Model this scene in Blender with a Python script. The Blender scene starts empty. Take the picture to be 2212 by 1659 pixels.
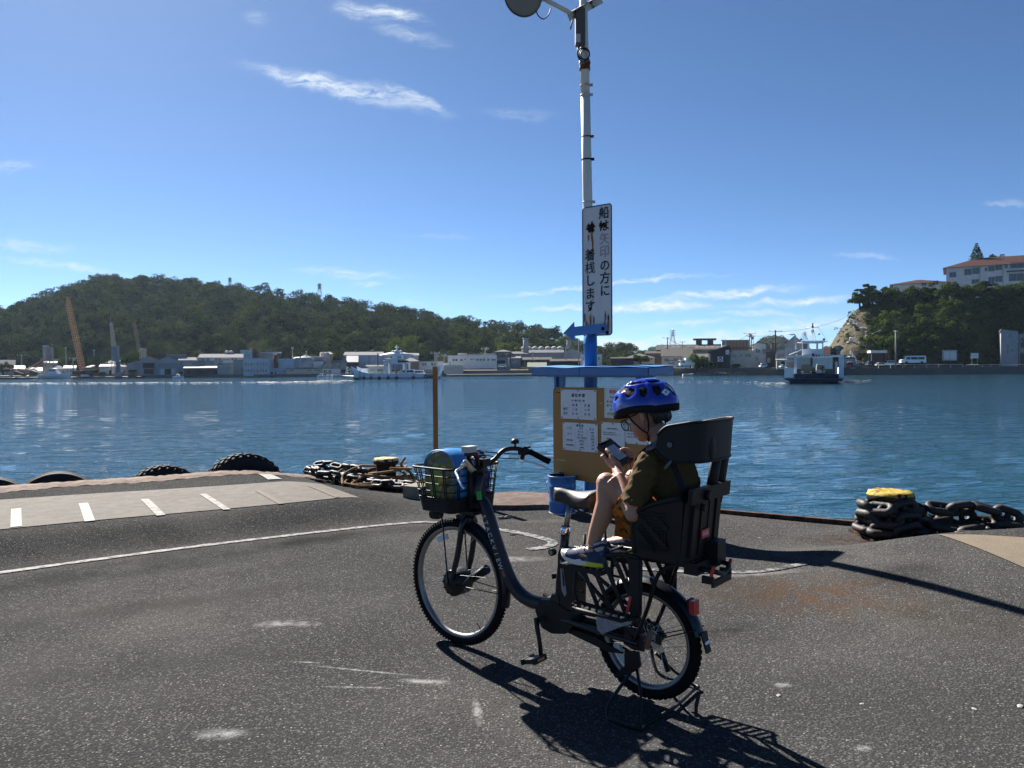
import bpy,bmesh,math,random
import numpy as np
from mathutils import Vector,Matrix,Euler
rnd=random.Random(7)
nrs=np.random.RandomState(5)
S=bpy.context.scene
COL=S.collection
# ------------------------------------------------------------------ camera
EYE=1.49
F_PX=770*2212/1024
PITCH,ROLL=math.radians(1.34),math.radians(0.4)
_c,_s,_cp,_sp=math.cos(ROLL),math.sin(ROLL),math.cos(PITCH),math.sin(PITCH)
camd=bpy.data.cameras.new("camera");cam=bpy.data.objects.new("camera",camd);COL.objects.link(cam)
camd.sensor_width=36;camd.lens=770/1024*36;camd.clip_start=.05;camd.clip_end=20000
_U0=Vector((0,_sp,_cp));_X=Vector((1,0,0));_Fw=Vector((0,_cp,-_sp))
_R=_c*_X-_s*_U0;_U=_s*_X+_c*_U0
M=Matrix((_R,_U,-_Fw)).transposed().to_4x4();M.translation=(0,0,EYE)
cam.matrix_world=M
S.camera=cam
# ------------------------------------------------------------------ light, sky, exposure
SUN_EL=math.radians(37.5);SUN_AZ=math.radians(-31.5) # azimuth from +Y, positive to +X
SUN=Vector((math.sin(SUN_AZ)*math.cos(SUN_EL),math.cos(SUN_AZ)*math.cos(SUN_EL),math.sin(SUN_EL)))
sd=bpy.data.lights.new("sun",'SUN');sd.energy=5.0;sd.angle=math.radians(.53);sd.color=(1,.95,.87)
so=bpy.data.objects.new("sun",sd);COL.objects.link(so)
so.rotation_euler=SUN.to_track_quat('Z','Y').to_euler()
S.view_settings.view_transform='Standard';S.view_settings.look='None'
S.view_settings.exposure=1.66;S.view_settings.gamma=1;S.view_settings.use_curve_mapping=False
S.cycles.use_denoising=True
S.cycles.max_bounces=6;S.cycles.transparent_max_bounces=12;S.cycles.volume_bounces=0
S.cycles.sample_clamp_indirect=3;S.cycles.sample_clamp_direct=1.3
def px2uv(u,v): # photo position -> direction on the plane y = 1
 x=(u-1106)/F_PX;y=-(v-829.5)/F_PX
 x,y=x*_c+y*_s,-x*_s+y*_c
 d=Vector((x,_cp+y*_sp,y*_cp-_sp))
 return d/d.y
W=bpy.data.worlds.new("World");S.world=W;W.use_nodes=True
def build_world():
 nt=W.node_tree;N=nt.nodes;Lk=nt.links;N.clear()
 out=N.new("ShaderNodeOutputWorld");bg=N.new("ShaderNodeBackground");Lk.new(bg.outputs[0],out.inputs[0])
 bg.inputs[1].default_value=SKY_STRENGTH
 sky=N.new("ShaderNodeTexSky");sky.sky_type='NISHITA';sky.sun_disc=False
 sky.sun_elevation=SUN_EL;sky.sun_rotation=SUN_AZ
 sky.altitude=0;sky.air_density=.5;sky.dust_density=.15;sky.ozone_density=10
 tc=N.new("ShaderNodeTexCoord");sep=N.new("ShaderNodeSeparateXYZ");Lk.new(tc.outputs["Generated"],sep.inputs[0])
 def math_(op,a,b=None,c=None,clamp=False):
  n=N.new("ShaderNodeMath");n.operation=op;n.use_clamp=clamp
  for i,q in enumerate((a,b,c)):
   if q is None:continue
   if isinstance(q,(int,float)):n.inputs[i].default_value=q
   else:Lk.new(q,n.inputs[i])
  return n.outputs[0]
 ym=math_('MAXIMUM',sep.outputs[1],.05)
 cu=math_('DIVIDE',sep.outputs[0],ym);cv=math_('DIVIDE',sep.outputs[2],ym)
 cb=N.new("ShaderNodeCombineXYZ");Lk.new(cu,cb.inputs[0]);Lk.new(cv,cb.inputs[1])
 def noise(vec,scale,det,rough,dist=0):
  n=N.new("ShaderNodeTexNoise");n.inputs["Scale"].default_value=scale;n.inputs["Detail"].default_value=det
  n.inputs["Roughness"].default_value=rough;n.inputs["Distortion"].default_value=dist
  Lk.new(vec,n.inputs["Vector"]);return n
 def vm(op,a,b):
  n=N.new("ShaderNodeVectorMath");n.operation=op;Lk.new(a,n.inputs[0])
  if isinstance(b,tuple):n.inputs[1].default_value=b
  else:Lk.new(b,n.inputs[1])
  return n.outputs[0]
 wn=noise(cb.outputs[0],16,4,.62)
 off=vm('SUBTRACT',wn.outputs["Color"],(.5,.5,.5));off=vm('MULTIPLY',off,(.05,.03,0))
 wuv=vm('ADD',cb.outputs[0],off)
 acc=None
 for(u,v,hl,ht,ang,st)in CLOUDS:
  d=px2uv(u,v)
  mp=N.new("ShaderNodeMapping");mp.vector_type='TEXTURE'
  mp.inputs["Location"].default_value=(d.x,d.z,0);mp.inputs["Rotation"].default_value=(0,0,math.radians(ang))
  mp.inputs["Scale"].default_value=(hl/F_PX,ht/F_PX,1)
  Lk.new(wuv,mp.inputs["Vector"])
  ln=N.new("ShaderNodeVectorMath");ln.operation='LENGTH';Lk.new(mp.outputs[0],ln.inputs[0])
  mr=N.new("ShaderNodeMapRange");mr.interpolation_type='SMOOTHERSTEP'
  Lk.new(ln.outputs["Value"],mr.inputs[0]);mr.inputs[1].default_value=1.35;mr.inputs[2].default_value=.0
  mr.inputs[3].default_value=0;mr.inputs[4].default_value=st
  acc=mr.outputs[0]if acc is None else math_('ADD',acc,mr.outputs[0])
 st=vm('MULTIPLY',wuv,(1,4.2,1))
 tn=noise(st,30,9,.68,.5)
 tex=N.new("ShaderNodeMapRange");Lk.new(tn.outputs[0],tex.inputs[0]);tex.inputs[1].default_value=.33;tex.inputs[2].default_value=.66
 acc=math_('MULTIPLY',acc,tex.outputs[0],clamp=True)
 mix=N.new("ShaderNodeMix");mix.data_type='RGBA'
 Lk.new(acc,mix.inputs["Factor"]);wb=vm('MULTIPLY',sky.outputs[0],(1.0,.96,.83));Lk.new(wb,mix.inputs["A"])
 mix.inputs["B"].default_value=(*[q/SKY_STRENGTH for q in(.80/3.16,.90/3.16,1.0/3.16)],1)
 Lk.new(mix.outputs["Result"],bg.inputs[0])
SKY_STRENGTH=.052
CLOUDS=[(795,26,90,20,-6,.9),(865,34,60,14,-22,.9),(885,78,90,16,-14,.5),(760,196,200,24,-13,1.0),(640,170,130,16,-16,.5),
   (900,212,90,14,-22,.7),(550,40,34,20,-30,.3),(1120,247,90,14,-4,.25),(25,357,50,13,-4,.5),(1300,616,280,7,5.5,.95),
   (1560,635,190,12,5,1.3),(1400,666,140,13,1,1.7),(1230,668,110,8,1,1.0),(1710,652,150,10,4,1.0),(1640,677,110,8,0,.8),(1780,690,140,18,4,.8),(1490,700,160,8,2,.6),
   (1330,746,130,20,3,1.8),(1500,733,200,13,2,1.2),(1700,714,120,18,3,.9),(50,528,120,15,-8,.6),(140,576,150,11,-8,.7),
   (760,590,140,12,-4,.7),(800,614,40,7,-8,.6),(940,508,100,7,-3,.2),(1870,553,80,8,-8,.35),(2180,441,55,8,-4,.35),(885,657,40,6,-3,.4)]
build_world()
# ------------------------------------------------------------------ helpers
PI=math.pi
def ray(u,v):
 return px2uv(u,v)
def atz(u,v,z):
 d=ray(u,v);return Vector((0,0,EYE))+d*((z-EYE)/d.z)
def aty(u,v,y):
 return Vector((0,0,EYE))+ray(u,v)*y
class MB:
 """collects verts and faces of one mesh object"""
 def __init__(s):s.v=[];s.f=[];s.sm=[]
 def add(s,vs,fs,smooth=False):
  o=len(s.v);s.v+=[tuple(p)for p in vs]
  for f in fs:s.f.append([i+o for i in f]);s.sm.append(smooth)
  return s
 def box(s,c,d,m=None,taper=1.0):
  x,y,z=d[0]/2,d[1]/2,d[2]/2;t=taper
  vs=[Vector(p)for p in((-x,-y,-z),(x,-y,-z),(x,y,-z),(-x,y,-z),(-x*t,-y*t,z),(x*t,-y*t,z),(x*t,y*t,z),(-x*t,y*t,z))]
  if m is not None:vs=[m@p for p in vs]
  vs=[p+Vector(c)for p in vs]
  return s.add(vs,[(3,2,1,0),(4,5,6,7),(0,1,5,4),(1,2,6,5),(2,3,7,6),(3,0,4,7)])
 def bx(s,x0,x1,y0,y1,z0,z1):
  return s.box(((x0+x1)/2,(y0+y1)/2,(z0+z1)/2),(abs(x1-x0),abs(y1-y0),abs(z1-z0)))
 def tube(s,pts,r,n=8,closed=False,cap=True,flat=1.0,smooth=True):
  P=[Vector(p)for p in pts];k=len(P)
  R=[r]*k if isinstance(r,(int,float))else list(r)
  T=[]
  for i in range(k):
   a=P[(i-1)%k]if(closed or i>0)else P[0];b=P[(i+1)%k]if(closed or i<k-1)else P[-1]
   t=(b-a);T.append(t.normalized()if t.length>1e-9 else Vector((0,0,1)))
  up=Vector((0,0,1))if abs(T[0].z)<.9 else Vector((1,0,0))
  nrm=(up-T[0]*up.dot(T[0])).normalized();vs=[]
  for i in range(k):
   nrm=nrm-T[i]*nrm.dot(T[i]);nrm=nrm.normalized()if nrm.length>1e-6 else T[i].orthogonal().normalized()
   bi=T[i].cross(nrm)
   for j in range(n):
    a=2*PI*j/n
    vs.append(P[i]+nrm*(math.cos(a)*R[i]*flat)+bi*(math.sin(a)*R[i]))
  fs=[]
  for i in range(k if closed else k-1):
   for j in range(n):
    a,b=i*n+j,i*n+(j+1)%n;c,d=((i+1)%k)*n+(j+1)%n,((i+1)%k)*n+j
    fs.append((a,b,c,d))
  s.add(vs,fs,smooth)
  if cap and not closed:
   o=len(s.v)-len(vs)
   s.f.append([o+j for j in reversed(range(n))]);s.sm.append(False)
   s.f.append([o+(k-1)*n+j for j in range(n)]);s.sm.append(False)
  return s
 def lathe(s,prof,n=16,m=None,smooth=True):
  vs=[];fs=[]
  for(r,z)in prof:
   for j in range(n):
    a=2*PI*j/n;vs.append(Vector((r*math.cos(a),r*math.sin(a),z)))
  for i in range(len(prof)-1):
   for j in range(n):
    fs.append((i*n+j,i*n+(j+1)%n,(i+1)*n+(j+1)%n,(i+1)*n+j))
  if m is not None:vs=[m@p for p in vs]
  return s.add(vs,fs,smooth)
 def ell(s,c,r,m=None,nu=14,nv=9):
  vs=[Vector((0,0,-r[2]))];fs=[]
  for i in range(1,nv):
   t=-PI/2+PI*i/nv
   for j in range(nu):
    a=2*PI*j/nu;vs.append(Vector((r[0]*math.cos(t)*math.cos(a),r[1]*math.cos(t)*math.sin(a),r[2]*math.sin(t))))
  vs.append(Vector((0,0,r[2])))
  for j in range(nu):
   fs.append((0,1+(j+1)%nu,1+j));k=1+(nv-2)*nu
   fs.append((len(vs)-1,k+j,k+(j+1)%nu))
  for i in range(nv-2):
   for j in range(nu):
    a=1+i*nu+j;b=1+i*nu+(j+1)%nu;fs.append((a,b,b+nu,a+nu))
  if m is not None:vs=[m@p for p in vs]
  return s.add([p+Vector(c)for p in vs],fs,True)
 def prism(s,poly,f,t0,t1,smooth=False):
  """polygon (a, b) extruded from t0 to t1; f(a, b, t) -> point"""
  n=len(poly);vs=[f(a,b,t0)for a,b in poly]+[f(a,b,t1)for a,b in poly]
  fs=[list(reversed(range(n))),list(range(n,2*n))]+[(i,(i+1)%n,n+(i+1)%n,n+i)for i in range(n)]
  return s.add(vs,fs,smooth)
 def sheet(s,rows,smooth=True,closed=False):
  """grid of rows of points"""
  n=len(rows[0]);vs=[p for r in rows for p in r];fs=[]
  for i in range(len(rows)-1):
   for j in range(n if closed else n-1):
    fs.append((i*n+j,i*n+(j+1)%n,(i+1)*n+(j+1)%n,(i+1)*n+j))
  return s.add(vs,fs,smooth)
 def mesh(s,name):
  me=bpy.data.meshes.new(name);me.from_pydata(s.v,[],s.f)
  me.polygons.foreach_set("use_smooth",s.sm);
  return me
 def build(s,name,m=None,parent=None,loc=None,fix=True):
  me=s.mesh(name)
  if fix:
   bm=bmesh.new();bm.from_mesh(me);bmesh.ops.recalc_face_normals(bm,faces=bm.faces[:]);bm.to_mesh(me);bm.free()
  if m is not None:
   me.materials.append(m)
  return link(name,me,parent,loc)
def link(name,data,parent=None,loc=None):
 o=bpy.data.objects.new(name,data);COL.objects.link(o)
 if parent is not None:o.parent=parent
 if loc is not None:o.location=loc
 return o
def tag(o,label=None,cat=None,group=None,kind=None):
 if label:o["label"]=label
 if cat:o["category"]=cat
 if group:o["group"]=group
 if kind:o["kind"]=kind
 return o
def thing(name,label,cat,loc=(0,0,0),rz=0,group=None):
 o=link(name,None);o.location=loc;o.rotation_euler=(0,0,rz);o.empty_display_size=.2
 return tag(o,label,cat,group)
def copy_tree(o,parent=None):
 c=o.copy();COL.objects.link(c)
 if parent is not None:c.parent=parent
 for ch in list(o.children):copy_tree(ch,c)
 return c
def lerp(a,b,t):return a+(b-a)*t
def curve_pts(P,n=8):
 """Catmull-Rom through the points"""
 P=[Vector(p)for p in P];out=[]
 for i in range(len(P)-1):
  a=P[i-1]if i else P[0]*2-P[1];b,c=P[i],P[i+1];d=P[i+2]if i+2<len(P)else c*2-b
  for k in range(n):
   t=k/n
   out.append(.5*((2*b)+(c-a)*t+(2*a-5*b+4*c-d)*t*t+(3*b-a-3*c+d)*t**3))
 out.append(P[-1]);return out
def remesh(mb,name,voxel,smooth=2,m=None,parent=None):
 """one continuous surface from overlapping volumes"""
 me=mb.mesh("tmp");bm=bmesh.new();bm.from_mesh(me);bmesh.ops.recalc_face_normals(bm,faces=bm.faces[:]);bm.to_mesh(me);bm.free()
 o=bpy.data.objects.new("tmp",me);COL.objects.link(o)
 r=o.modifiers.new("r",'REMESH');r.mode='VOXEL';r.voxel_size=voxel;r.use_smooth_shade=True
 if smooth:
  q=o.modifiers.new("s",'SMOOTH');q.iterations=smooth;q.factor=.5
 dg=bpy.context.evaluated_depsgraph_get();dg.update()
 nm=bpy.data.meshes.new_from_object(o.evaluated_get(dg));nm.name=name
 bpy.data.objects.remove(o);bpy.data.meshes.remove(me)
 nm.materials.clear()
 if m is not None:nm.materials.append(m)
 return link(name,nm,parent)
def text_mesh(body,size,align='CENTER',space=1.0,line=1.0,extr=0.0008,bold=0.0):
 cu=bpy.data.curves.new("tmp",'FONT');cu.body=body;cu.size=size;cu.align_x=align;cu.align_y='CENTER'
 cu.space_character=space;cu.space_line=line;cu.extrude=extr;cu.offset=bold;cu.resolution_u=2
 o=bpy.data.objects.new("tmp",cu);COL.objects.link(o)
 dg=bpy.context.evaluated_depsgraph_get();dg.update()
 me=bpy.data.meshes.new_from_object(o.evaluated_get(dg));bpy.data.objects.remove(o);bpy.data.curves.remove(cu)
 return me
def text(name,body,size,m,parent,loc,rot,**k):
 me=text_mesh(body,size,**k);me.materials.clear();me.materials.append(m)
 o=link(name,me,parent,loc);o.rotation_euler=rot;return o
# ------------------------------------------------------------------ materials
MATS={}
def mat(name,col,rough=.6,metal=0.0,var=0.0,vscale=4.0,bump=0.0,bscale=40.0,spec=.5,second=None,amount=.5,sscale=3.0,sharp=.08,coat=0.0,trans=None,emit=None,sx=(1,1,1)):
 """procedural material: base colour, noise variation, an optional second colour in patches (rust, dirt, moss), noise bump"""
 m=bpy.data.materials.new(name);m.use_nodes=True;nt=m.node_tree;b=nt.nodes["Principled BSDF"];L=nt.links
 spec=min(spec,.12)if rough>=.7 else spec
 b.inputs["Roughness"].default_value=rough;b.inputs["Metallic"].default_value=metal;b.inputs["Specular IOR Level"].default_value=spec
 if coat:b.inputs["Coat Weight"].default_value=coat;b.inputs["Coat Roughness"].default_value=.12
 tc=nt.nodes.new("ShaderNodeTexCoord")
 mp=nt.nodes.new("ShaderNodeMapping");mp.inputs["Scale"].default_value=sx;L.new(tc.outputs["Object"],mp.inputs[0]);P=mp.outputs[0]
 def noise(sc,det=5,ro=.6):
  n=nt.nodes.new("ShaderNodeTexNoise");n.inputs["Scale"].default_value=sc;n.inputs["Detail"].default_value=det;n.inputs["Roughness"].default_value=ro
  L.new(P,n.inputs["Vector"]);return n.outputs[0]
 def ramp(src,lo,hi,a,c):
  r=nt.nodes.new("ShaderNodeMapRange");L.new(src,r.inputs[0])
  r.inputs[1].default_value=lo;r.inputs[2].default_value=hi;r.inputs[3].default_value=a;r.inputs[4].default_value=c;return r.outputs[0]
 c=(*col,1);src=None
 if var>0:
  hs=nt.nodes.new("ShaderNodeHueSaturation");hs.inputs["Color"].default_value=c
  L.new(ramp(noise(vscale),.25,.75,1-var,1+var),hs.inputs["Value"]);src=hs.outputs[0]
 if second is not None:
  mx=nt.nodes.new("ShaderNodeMix");mx.data_type='RGBA'
  th=1-amount
  L.new(ramp(noise(sscale,8,.65),.35+.3*th,.35+.3*th+sharp,0,1),mx.inputs["Factor"])
  if src is not None:L.new(src,mx.inputs["A"])
  else:mx.inputs["A"].default_value=c
  mx.inputs["B"].default_value=(*second,1);src=mx.outputs["Result"]
 if src is not None:L.new(src,b.inputs["Base Color"])
 else:b.inputs["Base Color"].default_value=c
 if bump>0:
  bp=nt.nodes.new("ShaderNodeBump");bp.inputs["Strength"].default_value=1;bp.inputs["Distance"].default_value=bump
  L.new(noise(bscale,4),bp.inputs["Height"]);L.new(bp.outputs[0],b.inputs["Normal"])
 if trans:b.inputs["Transmission Weight"].default_value=trans
 if emit:b.inputs["Emission Color"].default_value=(*emit[:3],1);b.inputs["Emission Strength"].default_value=emit[3]
 MATS[name]=m;return m
def mat_leaf(name,col,second,tr=.35):
 m=bpy.data.materials.new(name);m.use_nodes=True;nt=m.node_tree;L=nt.links;N=nt.nodes;N.clear()
 out=N.new("ShaderNodeOutputMaterial");d=N.new("ShaderNodeBsdfDiffuse");t=N.new("ShaderNodeBsdfTranslucent");mx=N.new("ShaderNodeMixShader")
 mx.inputs[0].default_value=tr;L.new(d.outputs[0],mx.inputs[1]);L.new(t.outputs[0],mx.inputs[2]);L.new(mx.outputs[0],out.inputs[0])
 tc=N.new("ShaderNodeTexCoord");n=N.new("ShaderNodeTexNoise");n.inputs["Scale"].default_value=.12;n.inputs["Detail"].default_value=6;n.inputs["Roughness"].default_value=.7
 L.new(tc.outputs["Object"],n.inputs["Vector"])
 cm=N.new("ShaderNodeMix");cm.data_type='RGBA';mr=N.new("ShaderNodeMapRange");L.new(n.outputs[0],mr.inputs[0]);mr.inputs[1].default_value=.38;mr.inputs[2].default_value=.66
 L.new(mr.outputs[0],cm.inputs["Factor"]);cm.inputs["A"].default_value=(*col,1);cm.inputs["B"].default_value=(*second,1)
 L.new(cm.outputs["Result"],d.inputs[0]);L.new(cm.outputs["Result"],t.inputs[0])
 MATS[name]=m;return m
RUST=(.11,.035,.015)
K=dict(
 black=mat("black_paint",(.006,.0065,.008),.42,var=.2,vscale=9,spec=.3),
 bplastic=mat("black_plastic",(.0055,.006,.007),.55,spec=.3,bump=.0004,bscale=300),
 rubber=mat("rubber",(.007,.007,.0075),.85,spec=.25,var=.3,vscale=20),
 steel=mat("steel",(.55,.56,.58),.25,1,var=.15,vscale=30),
 alu=mat("rim_aluminium",(.22,.225,.23),.45,1,var=.15),
 grey=mat("grey_plastic",(.42,.42,.41),.45),
 red=mat("red_reflector",(.45,.012,.015),.2),
 redpaint=mat("red_label",(.5,.03,.02),.5),
 white=mat("white_paint",(.74,.75,.76),.5,var=.08),
 lettering=mat("silver_lettering",(.5,.52,.53),.4,.2),
 green=mat("green_sticker",(.06,.42,.08),.5),
 clear=mat("clear_plastic",(.75,.8,.9),.15,trans=.8),
 orange=mat("orange_reflector",(.55,.13,.01),.3),
 key=mat("key_tag",(.45,.36,.25),.6,var=.2,vscale=60),leather=mat("leather",(.16,.07,.035),.6),
)
# ------------------------------------------------------------------ ground
def sstep(a,b,x):
 t=min(1,max(0,(x-a)/(b-a)));return t*t*(3-2*t)
EDGE=[(-60,-19),(-10.9,5.55),(-5.83,8.77),(-2.97,10.48),(-2.7,10.56),(-1.35,10.35),(-.75,9.35),(-.3,8.98),(.1,8.86),(.6,8.62),(2.03,7.74),(3.23,7.1),(5.2,6.05),(60,-22)]
def edge_y(x):
 for(a,ya),(b,yb)in zip(EDGE,EDGE[1:]):
  if a<=x<=b:return lerp(ya,yb,(x-a)/(b-a))
def height(x,y):
# raised apron on the left, ends in a short bank along the line (-2.75,9.7) - (-0.75,7.4)
 nx,ny=2.3,2.0;l=math.hypot(nx,ny);d=-((x+.75)*nx+(y-7.4)*ny)/l # > 0 towards the apron
 d=-(((x+.75)*0.755)+((y-7.55)*0.656))
 fr=sstep(3.6,6.6,y+.45*(-x-2)*-1)
 e=y-(5.62+(x+3.74)*.683+.12);a=.15*sstep(-.5,.6,d)*sstep(-.05,.78,e)*sstep(.2,-1.6,x)
# ridge on the right: gentle on this side, steep behind
 yr=5.66+.18*(x-2);t=y-yr
 prof=sstep(-2.5,0,t)if t<0 else 1-sstep(0,.6,t)
 b=.18*sstep(1.2,3.7,x)*prof
 return a+b+.012*math.sin(x*1.3+1)*math.sin(y*1.1)
def grid_sheet(x0,x1,nx,yf0,yf1,ny,dz=0.0):
 rows=[]
 for j in range(ny+1):
  r=[]
  for i in range(nx+1):
   x=lerp(x0,x1,i/nx);y=lerp(yf0(x),yf1(x),j/ny);r.append((x,y,height(x,y)+dz))
  rows.append(r)
 return MB().sheet(rows)
def asphalt():
 m=bpy.data.materials.new("asphalt");m.use_nodes=True;nt=m.node_tree;L=nt.links;N=nt.nodes;b=N["Principled BSDF"]
 tc=N.new("ShaderNodeTexCoord");P=tc.outputs["Object"]
 def noise(sc,det=4,ro=.6,vec=P):
  n=N.new("ShaderNodeTexNoise");n.inputs["Scale"].default_value=sc;n.inputs["Detail"].default_value=det;n.inputs["Roughness"].default_value=ro;L.new(vec,n.inputs["Vector"]);return n.outputs[0]
 def mrange(s,a,c,lo,hi):
  r=N.new("ShaderNodeMapRange");L.new(s,r.inputs[0])
  for i,q in enumerate((a,c,lo,hi)):r.inputs[i+1].default_value=q
  return r.outputs[0]
 def mixc(f,A,B):
  x=N.new("ShaderNodeMix");x.data_type='RGBA'
  for nm,q in(("Factor",f),("A",A),("B",B)):
   if isinstance(q,tuple):x.inputs[nm].default_value=(*q,1)
   elif isinstance(q,(int,float)):x.inputs[nm].default_value=q
   else:L.new(q,x.inputs[nm])
  return x.outputs["Result"]
 def mul(a,c):
  x=N.new("ShaderNodeMath");x.operation='MULTIPLY'
  for i,q in enumerate((a,c)):
   if isinstance(q,(int,float)):x.inputs[i].default_value=q
   else:L.new(q,x.inputs[i])
  return x.outputs[0]
 fine=noise(140,3,.7);mid=noise(2.2,6,.62);big=noise(.55,4,.55)
 c=mixc(mrange(big,.38,.62,0,1),(.041,.041,.0425),(.070,.068,.0655))
 c=mixc(mrange(mid,.42,.62,0,.6),c,(.034,.034,.0348))
 v=N.new("ShaderNodeTexVoronoi");v.inputs["Scale"].default_value=95;L.new(P,v.inputs["Vector"])
 sepc=N.new("ShaderNodeSeparateColor");L.new(v.outputs["Color"],sepc.inputs[0])
 c=mixc(mul(mrange(sepc.outputs[0],.5,.85,0,.9),mrange(v.outputs["Distance"],.35,.6,1,0)),c,(.125,.123,.118)) # stones of the aggregate
 c=mixc(mrange(fine,.30,.48,.85,0),c,(.005,.005,.0052)) # dark pits between them
 v2=N.new("ShaderNodeTexVoronoi");v2.inputs["Scale"].default_value=52;L.new(P,v2.inputs["Vector"])
 s2=N.new("ShaderNodeSeparateColor");L.new(v2.outputs["Color"],s2.inputs[0])
 c=mixc(mul(mrange(s2.outputs[1],.80,.82,0,1),mrange(v2.outputs["Distance"],.16,.26,.9,0)),c,(.24,.235,.22)) # pale shell and gravel chips
 c=mixc(mul(mrange(s2.outputs[2],.9,.92,0,1),mrange(v2.outputs["Distance"],.14,.22,.9,0)),c,(.006,.006,.006))
 def patch(cx,cy,rx,ry,rot,col,st,nsc=5):
  mp=N.new("ShaderNodeMapping");mp.vector_type='TEXTURE';mp.inputs["Location"].default_value=(cx,cy,0);mp.inputs["Rotation"].default_value=(0,0,rot);mp.inputs["Scale"].default_value=(rx,ry,50)
  L.new(P,mp.inputs["Vector"]);ln=N.new("ShaderNodeVectorMath");ln.operation='LENGTH';L.new(mp.outputs[0],ln.inputs[0])
  f=mul(mrange(ln.outputs["Value"],1,.2,0,st),mrange(noise(nsc,6,.7),.36,.6,0,1));return mixc(f,patch.c,col)
 patch.c=c
 for a in STAINS:patch.c=patch(*a)
 L.new(patch.c,b.inputs["Base Color"]);b.inputs["Roughness"].default_value=.82;b.inputs["Specular IOR Level"].default_value=.0
 bp=N.new("ShaderNodeBump");bp.inputs["Distance"].default_value=.0035;bp.inputs["Strength"].default_value=1
 ad=N.new("ShaderNodeMath");ad.operation='ADD';L.new(fine,ad.inputs[0]);L.new(mul(v.outputs["Distance"],-.8),ad.inputs[1])
 L.new(ad.outputs[0],bp.inputs["Height"]);L.new(bp.outputs[0],b.inputs["Normal"]);return m
WH=(.22,.22,.215)
RU=(.072,.042,.027)
STAINS=[(1.9,4.85,.85,.55,-.3,RU,.75,6),(2.5,4.3,.5,.35,0,(.032,.023,.015),.5,7),(3.0,6.35,.7,.35,-.4,(.035,.016,.011),.9,6),(1.5,5.0,.4,.5,0,(.04,.036,.029),.6,6),
   (-1.36,4.43,.16,.07,.2,WH,1.0,14),(-1.19,3.1,.13,.06,0,WH,1.0,16),(-1.2,4.42,.1,.06,0,WH,.8,20),
   (-.42,3.62,.16,.035,-.1,WH,1.2,22),(-.16,3.3,.025,.16,.12,WH,1.2,22),(-.75,3.75,.35,.012,-.22,WH,1.2,30),(-.72,3.55,.2,.012,-.05,WH,1.0,30),(-1.05,3.85,.1,.012,-.1,WH,1.0,30),
   (1.25,3.55,.05,.035,0,WH,1.4,25),(.32,6.05,.7,.4,-.3,(.065,.062,.058),.8,7),(.0,5.9,.3,.1,0,WH,.8,12),(1.6,5.4,.5,.09,-.1,WH,.9,10),
   (2.5,3.2,.06,.015,0,WH,1.4,25),(1.35,2.95,.04,.03,0,WH,1.2,25),(-2.6,2.6,1.2,.7,0,(.038,.036,.034),.5,4),(.5,4.7,1.6,.9,-.5,(.038,.036,.034),.6,3),(3.2,3.6,1.5,.8,0,(.034,.032,.03),.5,3),
   (.3,7.3,.5,.12,0,(.09,.088,.08),.7,9),(-2.3,4.75,2.6,.22,.42,(.044,.043,.041),.7,3),(-3.4,5.35,2.4,.3,.5,(.02,.02,.021),.6,2),(-1.9,6.55,1.9,.3,.55,(.02,.02,.021),.8,2),(-1.5,3.9,2.2,.18,.3,(.042,.041,.039),.6,3),(1.9,3.3,1.4,.5,-.3,(.04,.039,.037),.5,2),(-.9,2.55,.7,.3,.1,(.02,.02,.02),.6,4),(2.6,5.1,.5,.3,0,(.02,.02,.02),.6,5),(-2.9,3.3,.5,.25,.4,(.022,.022,.022),.6,5),(1.2,4.3,.25,.12,.4,(.016,.016,.016),.7,9)]
A_ASPH=asphalt()
g=grid_sheet(-12,12,240,lambda x:-6,edge_y,150)
for sx in(-1,1):
 rows=[]
 for j in range(13):
  rows.append([(sx*lerp(12,58,i/8),lerp(-40,edge_y(sx*lerp(12,58,i/8)),j/12),0)for i in range(9)])
 g.sheet(rows)
g.sheet([[(x,y,0)for x in(-12,0,12)]for y in(-40,-6)])
tag(g.build("ground",A_ASPH),kind="structure")
# quay wall below the edge
conc=mat("quay_concrete",(.20,.17,.14),.85,var=.25,vscale=3,bump=.01,bscale=14,second=(.07,.045,.03),amount=.45,sscale=2.2)
q=MB();top=[];bot=[];k=400
for i in range(k+1):
 x=lerp(-14,14,i/k);top.append((x,edge_y(x),height(x,edge_y(x))-.002));bot.append((x,edge_y(x)+.02,-4))
q.sheet([bot,top]);tag(q.build("quay_wall",conc),kind="structure")
# rusty coping along the left edge
cop=mat("coping_concrete",(.10,.068,.05),.85,var=.45,vscale=18,bump=.014,bscale=26,second=(.05,.022,.014),amount=.55,sscale=9)
q=MB();rows=[[],[],[],[]]
for i in range(161):
 x=lerp(-10.5,-2.75,i/160);y=edge_y(x);w=.46+.05*math.sin(x*5.1);j=.003*math.sin(x*23)+.003*math.sin(x*51)
 dx,dy=-.52,.85
 for r,(o,z)in enumerate(((.04,-.35),(.04,.008),(-w*.5,.012+j*.5),(-w+j*3,.004))):
  px,py=x-.52*o*-1*-1,y+.85*o
  rows[r].append((px,py,.0+height(px,min(py,edge_y(px)))+z+(0 if r in(0,)else j)))
q.sheet(rows);tag(q.build("coping_kerb",cop),kind="structure")
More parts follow.
